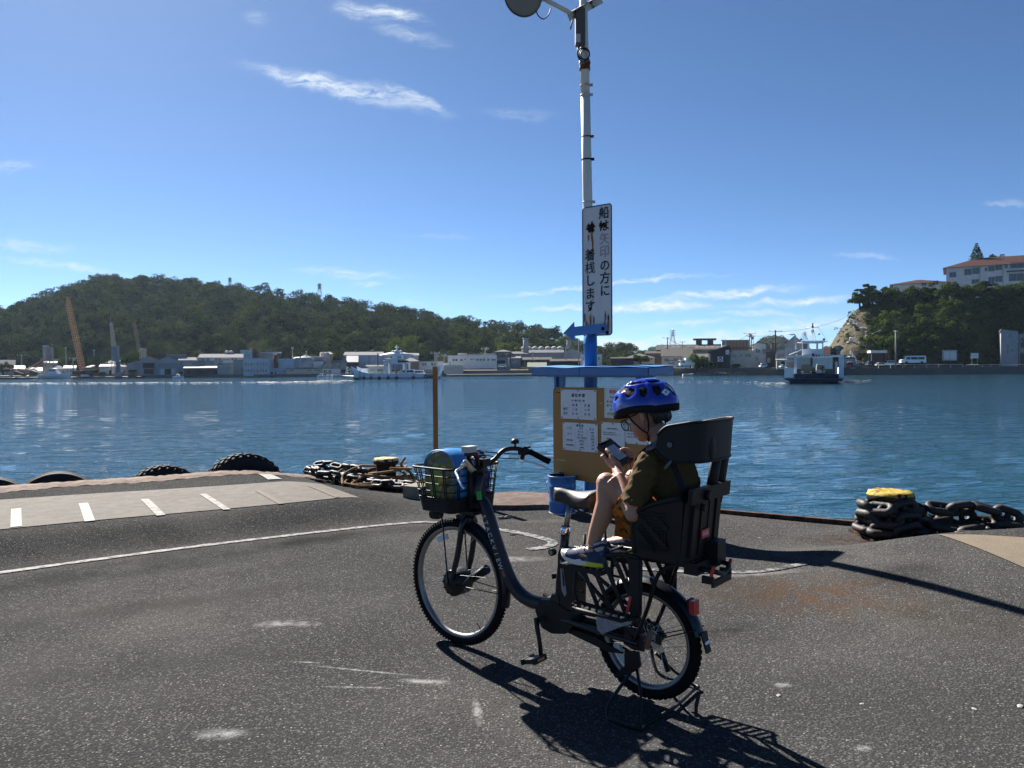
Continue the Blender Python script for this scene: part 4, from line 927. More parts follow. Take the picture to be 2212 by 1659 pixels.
# handlebar
hb=link("handlebar",None,bike)
BP=curve_pts([(.868,.292,.982),(.915,.272,1.005),(.965,.235,1.036),(1.008,.17,1.052),(1.03,.11,1.045),(1.055,.065,1.0),(1.082,.035,.982),(1.09,0,.980),(1.082,-.035,.982),(1.055,-.065,1.0),(1.03,-.11,1.045),(1.008,-.17,1.052),(.965,-.235,1.036),(.915,-.272,1.005),(.868,-.292,.982)],6)
MB().tube(BP,.0122,12).build("bar",K["blackm"],hb)
for s_ in(-1,1):
 MB().tube([(.862,.295*s_,.979),(.868,.292*s_,.982),(.90,.279*s_,.997),(.945,.252*s_,1.024),(.958,.242*s_,1.032)],[.0165,.018,.0165,.0155,.017],12).build("grip",K["rubber"],hb)
 lv=MB();c=Vector((.985,.225*s_,1.028));lv.tube([c+Vector((0,0,-.0)),c+Vector((.022,.012*s_,-.035))],.013,8);lv.build("lever_clamp",K["chrome"]if s_>0 else K["blackm"],hb)
 P=curve_pts([c+Vector((.022,.012*s_,-.035)),c+Vector((.03,.045*s_,-.05)),c+Vector((-.01,.075*s_,-.065)),c+Vector((-.05,.105*s_,-.082)),c+Vector((-.085,.125*s_,-.10)),c+Vector((-.098,.122*s_,-.112))],6)
 MB().tube(P,[.010]*6+[.008]*12+[.0055]*12+[.008],8,flat=.6).build("brake_lever",K["chrome"],hb)
 MB().tube(curve_pts([c+Vector((.03,-.005*s_,-.035)),(1.06,.13*s_,1.0),(1.14,.03*s_,1.02),(1.17,-.05*s_,.95),(1.15,-.02*s_,.80)],8),.0028,6).build("brake_cable",K["cable"],hb)
MB().tube(curve_pts([(1.0,-.19,1.02),(1.05,-.08,1.035),(1.10,.05,1.05),(1.04,.16,1.055),(1.01,.2,1.05)],8),.0032,6).build("display_cable",K["cable"],hb)
q=MB();q.box((1.075,0,.99),(.05,.06,.04));q.tube([(1.075,0,1.012),(1.075,0,1.02)],.008,8);q.build("clamp",K["blackm"],hb)
q=MB();q.prism(rrect(.036,.024,.008),lambda a,b,t:(.985+b,.205+a,t),1.068,1.098);d_=q.build("display_unit",K["display"],hb);d_.matrix_local=Matrix.Translation((.0,.0,0))
q=MB();q.box((.985,.205,1.06),(.03,.04,.02));q.build("display_clamp",K["bplastic"],hb)
q=MB();q.lathe([(.006,-.02),(.006,0),(.02,.0),(.023,.006),(.021,.016),(.014,.024),(.001,.027)],20,Matrix.Translation((1.004,-.175,1.078)));q.build("bell",K["blackm"],hb)
q=MB();q.box((.985,-.225,1.03),(.04,.05,.03));q.box((.97,-.235,1.055),(.02,.035,.012));q.build("shifter",K["bplastic"],hb)
# basket: wire cage with a solid woven lower part
bk=link("basket",None,bike)
def bpt(u,v,z): # u, v in [-1, 1] on the rounded plan, widens to the top
 t=(z-.735)/(.965-.735);hx,hy=lerp(.118,.145,t),lerp(.168,.20,t);return Vector((1.258+u*hx+.012*t,v*hy,z+.022*(-u)*.0+(.0)))
def bring(z,n=10):
 P=[]
 for cu,cv,a0 in((.7,.8,0),(-.7,.8,PI/2),(-.7,-.8,PI),(.7,-.8,1.5*PI)):
  for i in range(n):a=a0+PI/2*i/(n-1);P.append(bpt(cu+.3*math.cos(a),cv+.2*math.sin(a),z))
 return P
MB().tube(bring(.965),.0062,8,closed=True).build("rim",K["bplastic"],bk)
for z in(.925,.885,.845,.81):MB().tube(bring(z),.0033,6,closed=True).build("wire",K["bplastic"],bk)
R0,R1=bring(.80,14),bring(.962,14)
L_=len(R0);per=[0]
for i in range(L_):per.append(per[-1]+(R1[(i+1)%L_]-R1[i]).length)
nw=30
for k in range(nw):
 s_=per[-1]*(k//2*2+(k%2)*.32)/nw;i=max(j for j in range(L_)if per[j]<=s_);f=(s_-per[i])/max(1e-6,per[i+1]-per[i])
 MB().tube([R0[i].lerp(R0[(i+1)%L_],f),R1[i].lerp(R1[(i+1)%L_],f)],.0033,6).build("wire",K["bplastic"],bk)
rows=[]
for j in range(29):
 z=lerp(.735,.805,j/28);P=bring(z,10);cen=Vector((1.258,0,z));rows.append([cen+(p-cen)*(1+.012*(1 if(j//2)%2 else 0))for p in P])
MB().sheet(rows,False,True).build("woven_band",K["bplastic"],bk)
P=bring(.737,10);q=MB();q.add(P,[list(range(len(P)))]);q.build("bottom",K["bplastic"],bk)
q=MB();q.bx(1.118,1.124,-.06,.06,.75,.95);q.build("back_plate",K["bplastic"],bk)
q=MB();q.bx(1.10,1.25,-.05,.05,.715,.733);q.build("carrier",K["blackm"],bk)
for s_ in(-1,1):MB().tube([FH+Vector((.0,.076*s_,0)),(1.30,.085*s_,.73)],.0042,6).build("basket_stay",K["blackm"],bike)
MB().tube([(1.20,0,.67),(1.22,0,.73)],.006,6).build("carrier_stay",K["blackm"],bike)
q=MB();q.lathe([(.018,-.03),(.028,-.01),(.03,.03),(.03,.034)],20,Matrix.Translation((1.345,.07,.70))@Matrix.Rotation(PI/2,4,'Y'));hl=q.build("headlight",K["bplastic"],bike)
MB().ell((1.375,.07,.70),(.012,.027,.027)).build("lens",K["clear"],hl)
q=MB();q.box((1.205,0,.685),(.09,.05,.03));q.box((1.195,.035,.635),(.018,.014,.06));q.box((1.195,-.035,.635),(.018,.014,.06));q.tube([(1.195,.045,.60),(1.195,.045,.66)],.009,8);q.build("front_brake",K["blackm"],bike)
MB().tube([FH+Vector((-.01,-.085,-.01)),FH+Vector((-.13,-.088,.07))],[.02,.026],10).build("brake_arm",K["bplastic"],bike)
# ------------------------------------------------------------------ child seat (bolted to the rack)
cs=link("child_seat",None,bike)
BPm=K["bplastic"]
def side(s_):
 P=[(.075,.70),(.078,.80),(.06,.862),(.03,.893),(-.03,.915),(-.14,.955),(-.155,.94),(-.135,.69),(.05,.685)]
 q=MB();q.prism(P,lambda a,b,t:(a,t+(.02*(b-.69)/.26)*s_,b),.158*s_,.172*s_);q.build("side_panel",BPm,cs)
 q=MB() # moulded lattice standing proud of the panel
 for i in range(11):z=lerp(.73,.88,i/10);q.box((-.03+.01,.177*s_+.02*(z-.69)/.26*s_,z),(.115,.003,.0035))
 for i in range(12):x=lerp(-.075,.045,i/11);q.box((x,.1845*s_,.80),(.003,.003,.15),Matrix.Rotation(.077*s_,3,'X'))
 q.build("vent_mesh",BPm,cs)
 for(x0,z0,x1,z1)in((.055,.87,-.08,.74),(.06,.80,-.02,.72),(.0,.90,-.085,.82)):
  d=Vector((x1-x0,0,z1-z0));q=MB();q.box(((x0+x1)/2,.184*s_,(z0+z1)/2),(d.length,.008,.02),Matrix((d.normalized(),Vector((0,1,0)),d.normalized().cross(Vector((0,1,0))))).transposed());q.build("rib",BPm,cs)
 MB().tube(curve_pts([(.075,.170*s_,.70),(.082,.175*s_,.80),(.06,.182*s_,.868),(.0,.188*s_,.91),(-.15,.195*s_,.96)],6),.011,8).build("side_rim",BPm,cs)
side(1);side(-1)
q=MB();q.bx(-.13,.09,-.16,.16,.685,.70);q.build("seat_pan",BPm,cs)
rows=[]
for j in range(7):
 z=lerp(.685,.985,j/6);rows.append([(-.135-.03*j/6-.018*(1-(i/12*2-1)**2),lerp(-.175,.175,i/12),z)for i in range(13)])
q=MB().sheet(rows);q.sheet([[(x+.012,y,z)for x,y,z in r]for r in rows]);q.build("backrest",BPm,cs)
for y in(-.10,-.03,.04,.11):
 q=MB();q.box((-.163,y,.83),(.016,.035,.26),Matrix.Rotation(-.10,3,'Y'));q.build("back_rib",BPm,cs)
q=MB();q.box((-.185,0,.96),(.02,.36,.06),Matrix.Rotation(-.1,3,'Y'));q.build("back_band",BPm,cs)
q=MB();q.tube([(-.19,.05,.955),(-.215,.05,.955)],.022,14);q.tube([(-.19,.09,.91),(-.21,.09,.91)],.014,12);q.build("adjuster_knob",BPm,cs)
q=MB();q.box((-.172,.02,.79),(.006,.07,.036));lb=q.build("label_plate",K["redpaint"],cs)
me=text_mesh("OGK",.026,extr=.0003);me.materials.clear();me.materials.append(K["white"]);o=link("lettering",me,lb)
m4=Matrix((Vector((0,-1,0)),Vector((0,0,1)),Vector((-1,0,0)))).transposed().to_4x4();m4.translation=(-.1755,.02,.79);o.matrix_local=m4
q=MB();q.box((-.185,-.06,.70),(.05,.08,.10));q.build("strap_box",BPm,cs)
q=MB();q.box((-.05,.0,.672),(.22,.20,.025));q.box((-.15,0,.655),(.06,.22,.05));q.build("seat_base",BPm,cs)
for y in(-.13,-.055):MB().tube([(-.155,y,.90),(-.195,y,1.14)],.031,8,flat=.7).build("headrest_post",BPm,cs)
# headrest: deep U with forward wings
rows=[];sec=[]
for i in range(31):
 t=i/30
 if t<.36:k=t/.36;p=Vector((lerp(-.02,-.175,k),.165+.004*k,0))
 elif t<.64:k=(t-.36)/.28;a=lerp(0,PI,k);p=Vector((-.175-.055*math.sin(a)**.6,.169*math.cos(a),0))
 else:k=(t-.64)/.36;p=Vector((lerp(-.175,-.02,k),-.169+.004*k,0))
 sec.append(p)
for j in range(13):
 v=j/12;r=[]
 for i,p in enumerate(sec):
  e=min(i,30-i)/11;e=min(1,e)
  zt=lerp(1.232,1.262,e)-.03*(1-min(1,e*3))**2+(.0 if e<1 else .0);zb=lerp(1.09,1.10,e)+.05*(1-min(1,e*1.8))**2
  r.append(p+Vector((0,0,lerp(zb,zt,v)))+Vector((-.012*v,0,0)))
 rows.append(r)
q=MB().sheet(rows);ins=[[Vector((-.05+(p.x+.05)*.92,p.y*.93,p.z))for p in r]for r in rows];q.sheet(ins)
q.sheet([rows[-1],ins[-1]]);q.sheet([rows[0],ins[0]]);q.sheet([[r[0]for r in rows],[r[0]for r in ins]]);q.sheet([[r[-1]for r in rows],[r[-1]for r in ins]])
q.build("headrest",mat("headrest_plastic",(.006,.007,.009),.55,spec=.3,bump=.0004,bscale=250),cs)
MB().tube(rows[-1],.006,6).build("headrest_rim",BPm,cs);MB().tube(rows[0],.005,6).build("headrest_rim",BPm,cs)
MB().ell((-.222,.07,1.16),(.016,.03,.06)).build("headrest_boss",BPm,cs);MB().ell((-.09,.171,1.165),(.012,.004,.012)).build("headrest_button",K["lid"],cs)
# ------------------------------------------------------------------ child
def skin_mat():
 m=mat("skin",(.36,.185,.115),.5,var=.08,vscale=14,bump=.0003,bscale=300);b=m.node_tree.nodes["Principled BSDF"]
 b.inputs["Subsurface Weight"].default_value=.12;b.inputs["Subsurface Radius"].default_value=(.012,.005,.003);b.inputs["Subsurface Scale"].default_value=.6;return m
K.update(skin=skin_mat(),hair=mat("black_hair",(.008,.007,.007),.5,var=.4,vscale=60,bump=.003,bscale=120,sx=(1,1,.3)),
 shirt=mat("olive_brown_cotton",(.075,.050,.02),.9,var=.12,vscale=8,bump=.0008,bscale=260),collar=mat("pale_blue_cloth",(.28,.42,.48),.9),helmet=mat("blue_helmet_shell",(.007,.028,.31),.16,var=.05,coat=.6),foam=mat("helmet_foam",(.012,.012,.014),.75),
 shoe=mat("navy_mesh_shoe",(.03,.045,.085),.75,var=.3,vscale=40,second=(.10,.13,.18),amount=.32,sscale=22),sole=mat("white_sole",(.60,.59,.56),.6,var=.06),lime=mat("lime_sole",(.52,.56,.03),.55,var=.06),toe=mat("grey_overlay",(.25,.26,.29),.45),tan=mat("tan_overlay",(.35,.19,.08),.6),sock=mat("grey_sock",(.40,.40,.40),.9,bump=.001,bscale=200),
 lens=mat("lens",(.75,.85,.8),.05,trans=.92),dev=mat("device_case",(.014,.016,.019),.5),screen=mat("device_screen",(.07,.11,.19),.12,coat=.5,emit=(.22,.36,.62,.03)))
def shorts_mat():
 m=mat("orange_camo_cotton",(.42,.125,.022),.9,var=.1,vscale=8,second=(.06,.042,.014),amount=.38,sscale=9,sharp=.03);return m
K["shorts"]=shorts_mat()
def clear_mat(name,tint,a):
 m=bpy.data.materials.new(name);m.use_nodes=True;nt=m.node_tree;N=nt.nodes;N.clear();o=N.new("ShaderNodeOutputMaterial");x=N.new("ShaderNodeMixShader");t=N.new("ShaderNodeBsdfTransparent");g=N.new("ShaderNodeBsdfGlossy");t.inputs[0].default_value=(*tint,1);g.inputs["Roughness"].default_value=.05;x.inputs[0].default_value=a;nt.links.new(t.outputs[0],x.inputs[1]);nt.links.new(g.outputs[0],x.inputs[2]);nt.links.new(x.outputs[0],o.inputs[0]);return m
K["lens"]=clear_mat("lens_glass",(.8,.9,.85),.18);
child=thing("person","child in blue helmet and glasses sitting in the bicycle seat, olive shirt, looking down","person",BIKE_O,BIKE_A)
b=MB()
hipL,hipR=Vector((-.02,.075,.80)),Vector((-.02,-.075,.80))
kL,kR=Vector((.245,.118,.972)),Vector((.235,-.105,.965));aL,aR=Vector((.305,.138,.69)),Vector((.295,-.135,.69))
# torso, neck, head
b.tube(curve_pts([(-.02,0,.78),(-.035,0,.88),(-.02,0,.98),(.01,0,1.06),(.03,0,1.115)],4),[.10,.105,.108,.108,.106,.105,.104,.104,.106,.108,.108,.105,.10,.092,.08,.065,.05],18,flat=.82)
b.tube([(.025,0,1.09),(.045,0,1.16),(.075,0,1.22)],[.05,.043,.045],14)
hm=Matrix.Rotation(.38,3,'Y');hc=Vector((.108,0,1.265))
def hp(x,y,z):return hc+hm@Vector((x,y,z))
b.ell(hp(-.006,0,.03),(.092,.076,.088),hm);b.ell(hp(.034,0,-.032),(.056,.055,.066),hm);b.ell(hp(.050,0,-.078),(.030,.034,.022),hm)
b.ell(hp(.035,.032,-.036),(.040,.030,.036),hm);b.ell(hp(.035,-.032,-.036),(.040,.030,.036),hm)
b.tube([hp(.080,0,.004),hp(.092,0,-.016),hp(.099,0,-.030),hp(.088,0,-.036)],[.007,.010,.012,.009],10)
b.ell(hp(.0845,0,-.055),(.010,.020,.006),hm);b.ell(hp(.083,0,-.064),(.010,.018,.006),hm)
for s_ in(1,-1):
 P=[hp(-.010,.076*s_,.010),hp(-.02,.09*s_,.020),hp(-.030,.095*s_,.004),hp(-.026,.089*s_,-.018),hp(-.013,.078*s_,-.030)]
 b.tube(P,[.009,.0095,.0095,.009,.008],8);b.ell(hp(-.014,.077*s_,-.004),(.010,.006,.018),hm)
# legs
def leg(hip,kn,an,s_):
 b.tube([hip,hip.lerp(kn,.35),hip.lerp(kn,.75),kn+Vector((-.012,0,.002))],[.074,.068,.054,.048],16)
 b.ell(kn+Vector((.002,0,.0)),(.046,.045,.047))
 d=an-kn;back=Vector((-.022,0,0))
 b.tube([kn,kn+d*.12+back*.2,kn+d*.3+back,kn+d*.5+back*.7,kn+d*.78,an],[.045,.044,.048,.0445,.034,.031],16)
 b.ell(an+Vector((.0,.024*s_,.0)),(.011,.011,.012));b.ell(an+Vector((.0,-.022*s_,.004)),(.012,.011,.012))
 b.tube([an+Vector((-.02,0,-.02)),an+Vector((.05,0,-.04)),an+Vector((.12,0,-.055))],[.028,.030,.022],12)
leg(hipL,kL,aL,1);leg(hipR,kR,aR,-1)
# arms and hands
DA=Vector((.83,0,.557)).normalized();DN=Vector((-.557,0,.83)).normalized();DC=Vector((.275,.0,1.093));_dt=.32;DY=Vector((0,math.cos(_dt),0))-DN*math.sin(_dt);DN=DA.cross(DY)
def dpnt(a,y,n):return DC+DA*a+DY*y+DN*n
def arm(s_):
 sh=Vector((.028,.128*s_,1.075));el=Vector((.085,.178*s_,.868));wr=Vector((.198,.090*s_,1.008))
 if s_<0:el=Vector((.10,-.172,.872));wr=Vector((.205,-.092,1.015))
 b.tube([sh+Vector((-.01,-.04*s_,.01)),sh,sh.lerp(el,.5),el],[.045,.046,.037,.033],14);b.ell(el+Vector((-.006,0,-.004)),(.034,.033,.034))
 b.tube([el,el.lerp(wr,.25),el.lerp(wr,.6),wr],[.033,.037,.031,.0225],14,flat=.92)
 pc=dpnt(-.055,.047*s_,-.012) # heel of the hand beside the device
 kn=dpnt(-.005,.050*s_,-.014)
 b.tube([wr,wr.lerp(pc,.5),pc,kn],[.022,.026,.029,.022],14,flat=.78)
 for i in range(4): # fingers curl under the device from its edge
  a=.020-i*.0225;L_=(1.0,1.08,1.0,.82)[i]
  P=[dpnt(a-.012,.049*s_,-.010),dpnt(a+.004,.055*s_,-.016),dpnt(a+.010,.046*s_,-.026),dpnt(a+.012,(.046-.020*L_)*s_,-.0225),dpnt(a+.012,(.046-.034*L_)*s_,-.0175)]
  b.tube(curve_pts(P,3),[.0088]*4+[.0082]*4+[.0072]*4+[.0062],9)
 if s_>0:P=[dpnt(-.066,.050,.004),dpnt(-.040,.056,.012),dpnt(-.006,.047,.0175),dpnt(.022,.040,.0165),dpnt(.030,.038,.015)] # thumb along the left edge
 else:P=[dpnt(-.066,-.050,.002),dpnt(-.044,-.056,.012),dpnt(-.022,-.045,.020),dpnt(-.012,-.026,.0185),dpnt(-.008,-.018,.015)] # thumb over the screen
 b.tube(curve_pts(P,4),[.0125]*4+[.0108]*4+[.0092]*4+[.008]*4+[.0066],10)
arm(1);arm(-1)
body=remesh(b,"body",.0042,3,K["skin"],child)
# shirt
q=MB()
q.tube(curve_pts([(-.02,0,.795),(-.038,0,.87),(-.025,0,.97),(.008,0,1.055),(.03,0,1.112)],4),[.122,.122,.121,.120,.119,.118,.118,.118,.119,.120,.120,.119,.117,.112,.10,.08,.058],22,flat=.86)
for s_ in(1,-1):
 sh=Vector((.028,.126*s_,1.078));el=Vector((.085,.178*s_,.868))if s_>0 else Vector((.10,-.172,.872))
 d=el-sh
 q.tube([sh+Vector((-.015,-.06*s_,.012)),sh,sh+d*.3,sh+d*.62,sh+d*.84],[.058,.060,.058,.060,.063],18)
q.tube([(.03,.0,1.10),(.04,0,1.135)],[.066,.058],18)
sh_o=remesh(q,"shirt",.006,4,K["shirt"],child)
def wrinkle(o,amp,fn):
 me=o.data;n=len(me.vertices);co=np.empty(n*3);no=np.empty(n*3);me.vertices.foreach_get("co",co);me.vertices.foreach_get("normal",no);co=co.reshape(-1,3);no=no.reshape(-1,3)
 d=np.array([fn(*c)for c in co]);co+=no*(d*amp)[:,None];me.vertices.foreach_set("co",co.ravel());me.update()
from mathutils import noise as mnoise
wrinkle(sh_o,.015,lambda x,y,z:mnoise.noise((x*16+z*14,y*14,z*26))*.7+mnoise.noise((x*40,y*34,z*48+x*30))*.45)
# under collar and collar flap
q=MB();
for k in range(2):q.tube([(.028+.058*math.cos(a)-.01*k,.058*math.sin(a),1.135-.028*math.cos(a)-.012*k)for a in[i*PI/14 for i in range(28)]],.012,8,closed=True)
q.build("collar",K["shirt"],child)
q=MB();q.tube([(.035+.046*math.cos(a),.047*math.sin(a),1.152-.026*math.cos(a))for a in[i*PI/14 for i in range(28)]],.013,8,closed=True);q.build("under_collar",K["collar"],child)
# shorts
q=MB();q.tube([(-.03,0,.86),(-.02,0,.80),(-.01,0,.765)],[.118,.124,.10],20)
for s_,hip,kn in((1,hipL,kL),(-1,hipR,kR)):
 d=kn-hip;q.tube([hip+Vector((-.02,0,-.0)),hip+d*.3,hip+d*.58+Vector((0,0,-.008)),hip+d*.70+Vector((0,0,-.012))],[.092,.086,.084,.086],18)
q.tube([Vector((.02,.04,.76)),Vector((.17,.07,.86))],[.05,.045],12)
so_=remesh(q,"shorts",.006,3,K["shorts"],child);wrinkle(so_,.006,lambda x,y,z:mnoise.noise((x*22,y*14,z*22)))
# loose hem hanging below the thigh
rows=[]
for j in range(7):
 r=[]
 for i in range(9):
  x=lerp(.10,.235,i/8);r.append((x-.02*j/6,.085+.035*math.sin(i*.9)*.3+.012*math.sin(j+i),lerp(.86,lerp(.70,.74,i/8),j/6)))
 rows.append(r)
q=MB().sheet(rows);q.sheet([[(x,y-.006,z)for x,y,z in r]for r in rows]);q.build("shorts_hem",K["shorts"],child)
# hair below the helmet
q=MB();q.ell(hp(-.018,0,.028),(.090,.0795,.092),hm,22,14);q.ell(hp(-.06,0,-.012),(.046,.060,.055),hm);q.ell(hp(.055,0,.07),(.04,.06,.03),hm)
ha=remesh(q,"hair",.006,1,K["hair"],child);wrinkle(ha,.005,lambda x,y,z:mnoise.noise((x*120,y*120,z*30)))
me=ha.data;bm=bmesh.new();bm.from_mesh(me);inv=hm.inverted()
kill=[v for v in bm.verts if(lambda p:p.x>.005 and p.z<.048 or(abs(p.y)>.055 and p.z<.03 and p.x>-.048)or(p.z<.0 and p.x>-.04)or p.z<-.052)(inv@(v.co-hc))]
bmesh.ops.delete(bm,geom=kill,context='VERTS');bm.to_mesh(me);bm.free()
# eyes, brows
for s_ in(1,-1):
 MB().ell(hp(.074,.031*s_,.006),(.010,.012,.008),hm).build("eye",K["white"],child)
 MB().ell(hp(.0815,.031*s_,.004),(.004,.006,.006),hm).build("iris",K["hair"],child)
 MB().tube([hp(.078,.016*s_,.026),hp(.081,.03*s_,.030),hp(.072,.046*s_,.026)],.003,6).build("eyebrow",K["hair"],child)
# glasses
gl=link("glasses",None,child)
for s_ in(1,-1):
 P=[hp(.104,.034*s_+.027*math.cos(a)*abs(math.cos(a))**-.35 if abs(math.cos(a))>.05 else .034*s_,-.004+.023*math.sin(a))for a in[i*PI/12+.13 for i in range(24)]]
 MB().tube(P,.0026,6,closed=True).build("lens_rim",K["black"],gl)
 q=MB();q.add(P,[list(range(24))]);q.build("lens",K["lens"],gl)
 MB().tube([hp(.103,.062*s_,.010),hp(.06,.078*s_,.014),hp(-.01,.0835*s_,.016),hp(-.03,.084*s_,.0)],.0026,6).build("temple",K["black"],gl)
MB().tube([hp(.105,-.008,.0),hp(.107,0,.003),hp(.105,.008,.0)],.0024,6).build("bridge",K["black"],gl)
# helmet
he=link("helmet",None,child)
him=Matrix.Rotation(.13,3,'Y');hcen=Vector((.116,0,1.300))
NU,NV=96,30
VENTS=[(1.45,.60,.17,.20),(1.95,.55,.13,.22),(2.45,.58,.15,.24),(1.0,.78,.22,.13),(.45,.95,.16,.22),(0.0,.78,.10,.26),(1.6,1.05,.30,.09),(2.6,1.02,.22,.10),(.8,.42,.16,.08),(3.14,.55,.10,.25)]
VENTS+=[(-a,e,wa,we)for a,e,wa,we in VENTS if 0<a<3.1]
def hshell(a,e,k=1.0):
 ca,sa,ce,se=math.cos(a),math.sin(a),math.cos(e),math.sin(e)
 rx=.157 if ca>0 else .152
 ridge=1+.035*math.exp(-((abs(a)-1.18)/.13)**2)*math.sin(min(1,e)*1.57)*(e>.1)+.03*math.exp(-((abs(a)-2.2)/.12)**2)*min(1,e*2)+.02*math.exp(-((e-.9)/.08)**2)*(abs(a)<2)
 return Vector((rx*ca*ce**.8*k*ridge,.117*sa*ce**.8*k*ridge,.131*se**.92*k*(ridge**.5)))
def vdist(a,e):return min(math.hypot((((a-va+PI)%(2*PI))-PI)/wa*max(.25,math.cos(e)),(e-ve)/we)for va,ve,wa,we in VENTS)
rows=[];keep=[]
for j in range(NV+1):
 e=lerp(.0,1.5,j/NV);rows.append([(a,e)for a in[lerp(-PI,PI,i/NU)for i in range(NU)]])
q=MB();pts=[]
for r in rows:
 for a,e in r:
  d=vdist(a,e);k=1.0 if d>1.5 else lerp(.965,1.0,sstep(.95,1.5,d));pts.append(hcen+him@hshell(a,e,k))
fs=[]
for j in range(NV):
 for i in range(NU):
  a=(rows[j][i][0]+PI/NU);e=(rows[j][i][1]+rows[j+1][i][1])/2
  if vdist(a,e)>.95:fs.append((j*NU+i,j*NU+(i+1)%NU,(j+1)*NU+(i+1)%NU,(j+1)*NU+i))
q.add(pts,fs,True);q.add([hcen+him@Vector((0,0,.131))],[]);q.f+=[[NV*NU+i,NV*NU+(i+1)%NU,len(q.v)-1]for i in range(NU)];q.sm+=[True]*NU
q.build("shell",K["helmet"],he)
rows=[[hcen+him@hshell(lerp(-PI,PI,i/64),lerp(0,1.5,j/14),.93)for i in range(64)]for j in range(15)]
MB().sheet(rows,True,True).build("liner",K["foam"],he)
rows=[]
for z,k in((.002,1.005),(-.014,1.0),(-.028,.97),(-.03,.9),(-.004,.86)):
 rows.append([hcen+him@(hshell(a,0,k)+Vector((0,0,z-.012*(math.cos(a*2)<-.2)*abs(math.cos(a*2))*-1-.006*math.cos(a))))for a in[lerp(-PI,PI,i/64)for i in range(64)]])
MB().sheet(rows,True,True).build("rim_foam",K["foam"],he)
a,e=2.72,.42;p=hcen+him@hshell(a,e,1.012);n_=(him@Vector((math.cos(a)*.6,math.sin(a)*1.1,.45))).normalized();t_=Vector((0,0,1)).cross(n_).normalized();u_=n_.cross(t_)
q=MB();q.prism(rrect(.012,.012,.003),lambda x,y,w:p+(t_*(x-y)+u_*(x+y))*.75+n_*w,-.004,.0015);stk=q.build("helmet_sticker",K["white"],he)
MB().prism(rrect(.006,.006,.0059),lambda x,y,w:p+t_*x+u_*y+n_*w,.0015,.002).build("sticker_mark",mat("teal_print",(.1,.32,.3),.5),stk)
MB().tube([hp(-.075,.045*math.sin(a),.012+.03*math.cos(a))for a in(-1.6,-.8,0,.8,1.6)],.009,8).build("fit_dial",K["sole"],he)
for s_ in(1,-1):
 for P in([hp(.05,.083*s_,.04),hp(.035,.082*s_,.0),hp(.012,.072*s_,-.05),hp(-.002,.055*s_,-.078),hp(.02,.03*s_,-.1),hp(.03,0,-.102)],[hp(-.05,.085*s_,.03),hp(-.045,.083*s_,-.01),hp(-.028,.072*s_,-.055),hp(-.002,.055*s_,-.078)]):
  MB().tube(curve_pts(P,5),.0055,6,flat=.6).build("chin_strap",K["strap"],he)
# shoes
def shoe(an,s_,yaw,name):
 t=link(name,None,child);t.location=(an.x,an.y,0);t.rotation_euler=(0,0,yaw)
 z0=an.z-.088;OUT=[]
 for i in range(28):
  a=2*PI*i/28;c,s2=math.cos(a),math.sin(a);x=.045+.122*c;w=.036+.008*c-.006*max(0,-c);OUT.append((x,w*s2+.006*c*s_*-1))
 def ol(k,dz,tip=0):return[Vector((.045+(x-.045)*k,y*k,z0+dz+.022*max(0,(x-.09)/.08)**2+.006*max(0,-(x+.03)/.05)))for x,y in OUT]
 so2=MB().sheet([ol(.93,.0),ol(1.0,.006),ol(1.03,.020),ol(1.0,.030),ol(.9,.032)],True,True);so2.f.append(list(range(28))[::-1]);so2.sm.append(False)
 o=so2.build("sole",K["sole"],t);o.data.materials.append(K["lime"])
 for p_ in o.data.polygons:
  if p_.center.x<.035-.3*(p_.center.z-z0):p_.material_index=1
 UP=[]
 for k,(x,hgt,w,zc)in enumerate(((-.078,.052,.020,0),(-.068,.078,.030,0),(-.04,.075,.035,0),(-.01,.062,.036,0),(.02,.060,.037,0),(.055,.052,.038,0),(.09,.038,.039,0),(.125,.026,.036,.005),(.152,.016,.026,.012),(.163,.006,.012,.018))):
  r=[]
  for i in range(15):
   a=PI*i/14;r.append(Vector((x,w*math.cos(a)+.004*s_*-x*8,z0+.024+zc+hgt*math.sin(a)**.75)))
  UP.append(r)
 q=MB().sheet(UP);q.build("upper",K["shoe"],t)
 q=MB();q.tube([(-.045,.0,z0+.075),(-.03,.0,z0+.11)],[.032,.034],14,flat=1.0);q.build("sock",K["sock"],t)
 q=MB().sheet([[v+Vector((.002,0,.0015))for v in r]for r in UP[7:]]);q.build("toe_cap",K["toe"],t)
 q=MB();q.tube([(-.085,0,z0+.10),(-.06,.03,z0+.105),(-.02,.036,z0+.09),(.02,.02,z0+.092),(.02,-.02,z0+.092),(-.02,-.036,z0+.09),(-.06,-.03,z0+.105)],.006,6,closed=True);q.build("collar_padding",K["shoe"],t)
 for i in range(3):
  x=lerp(.03,.075,i/2);q=MB();q.tube([(x,.024,z0+.068-.007*i),(x+.008,0,z0+.087-.009*i),(x,-.024,z0+.068-.007*i)],.0035,6);q.build("strap",K["sock"]if i else K["foam"],t)
 q=MB();q.box((.012,0,z0+.108),(.012,.028,.022),Matrix.Rotation(.4,3,'Y'));q.build("tongue_tab",K["lime"],t)
 q=MB();q.prism([(.0,.04),(.03,.048),(.045,.04),(.02,.034)],lambda a,c,w:Vector((a+.01,(w+.0),z0+c+.008)),.0385*s_,.0405*s_);q.build("overlay",K["tan"],t)
shoe(aL+Vector((.0,0,0)),1,.06,"shoe");shoe(aR,-1,-.12,"shoe")
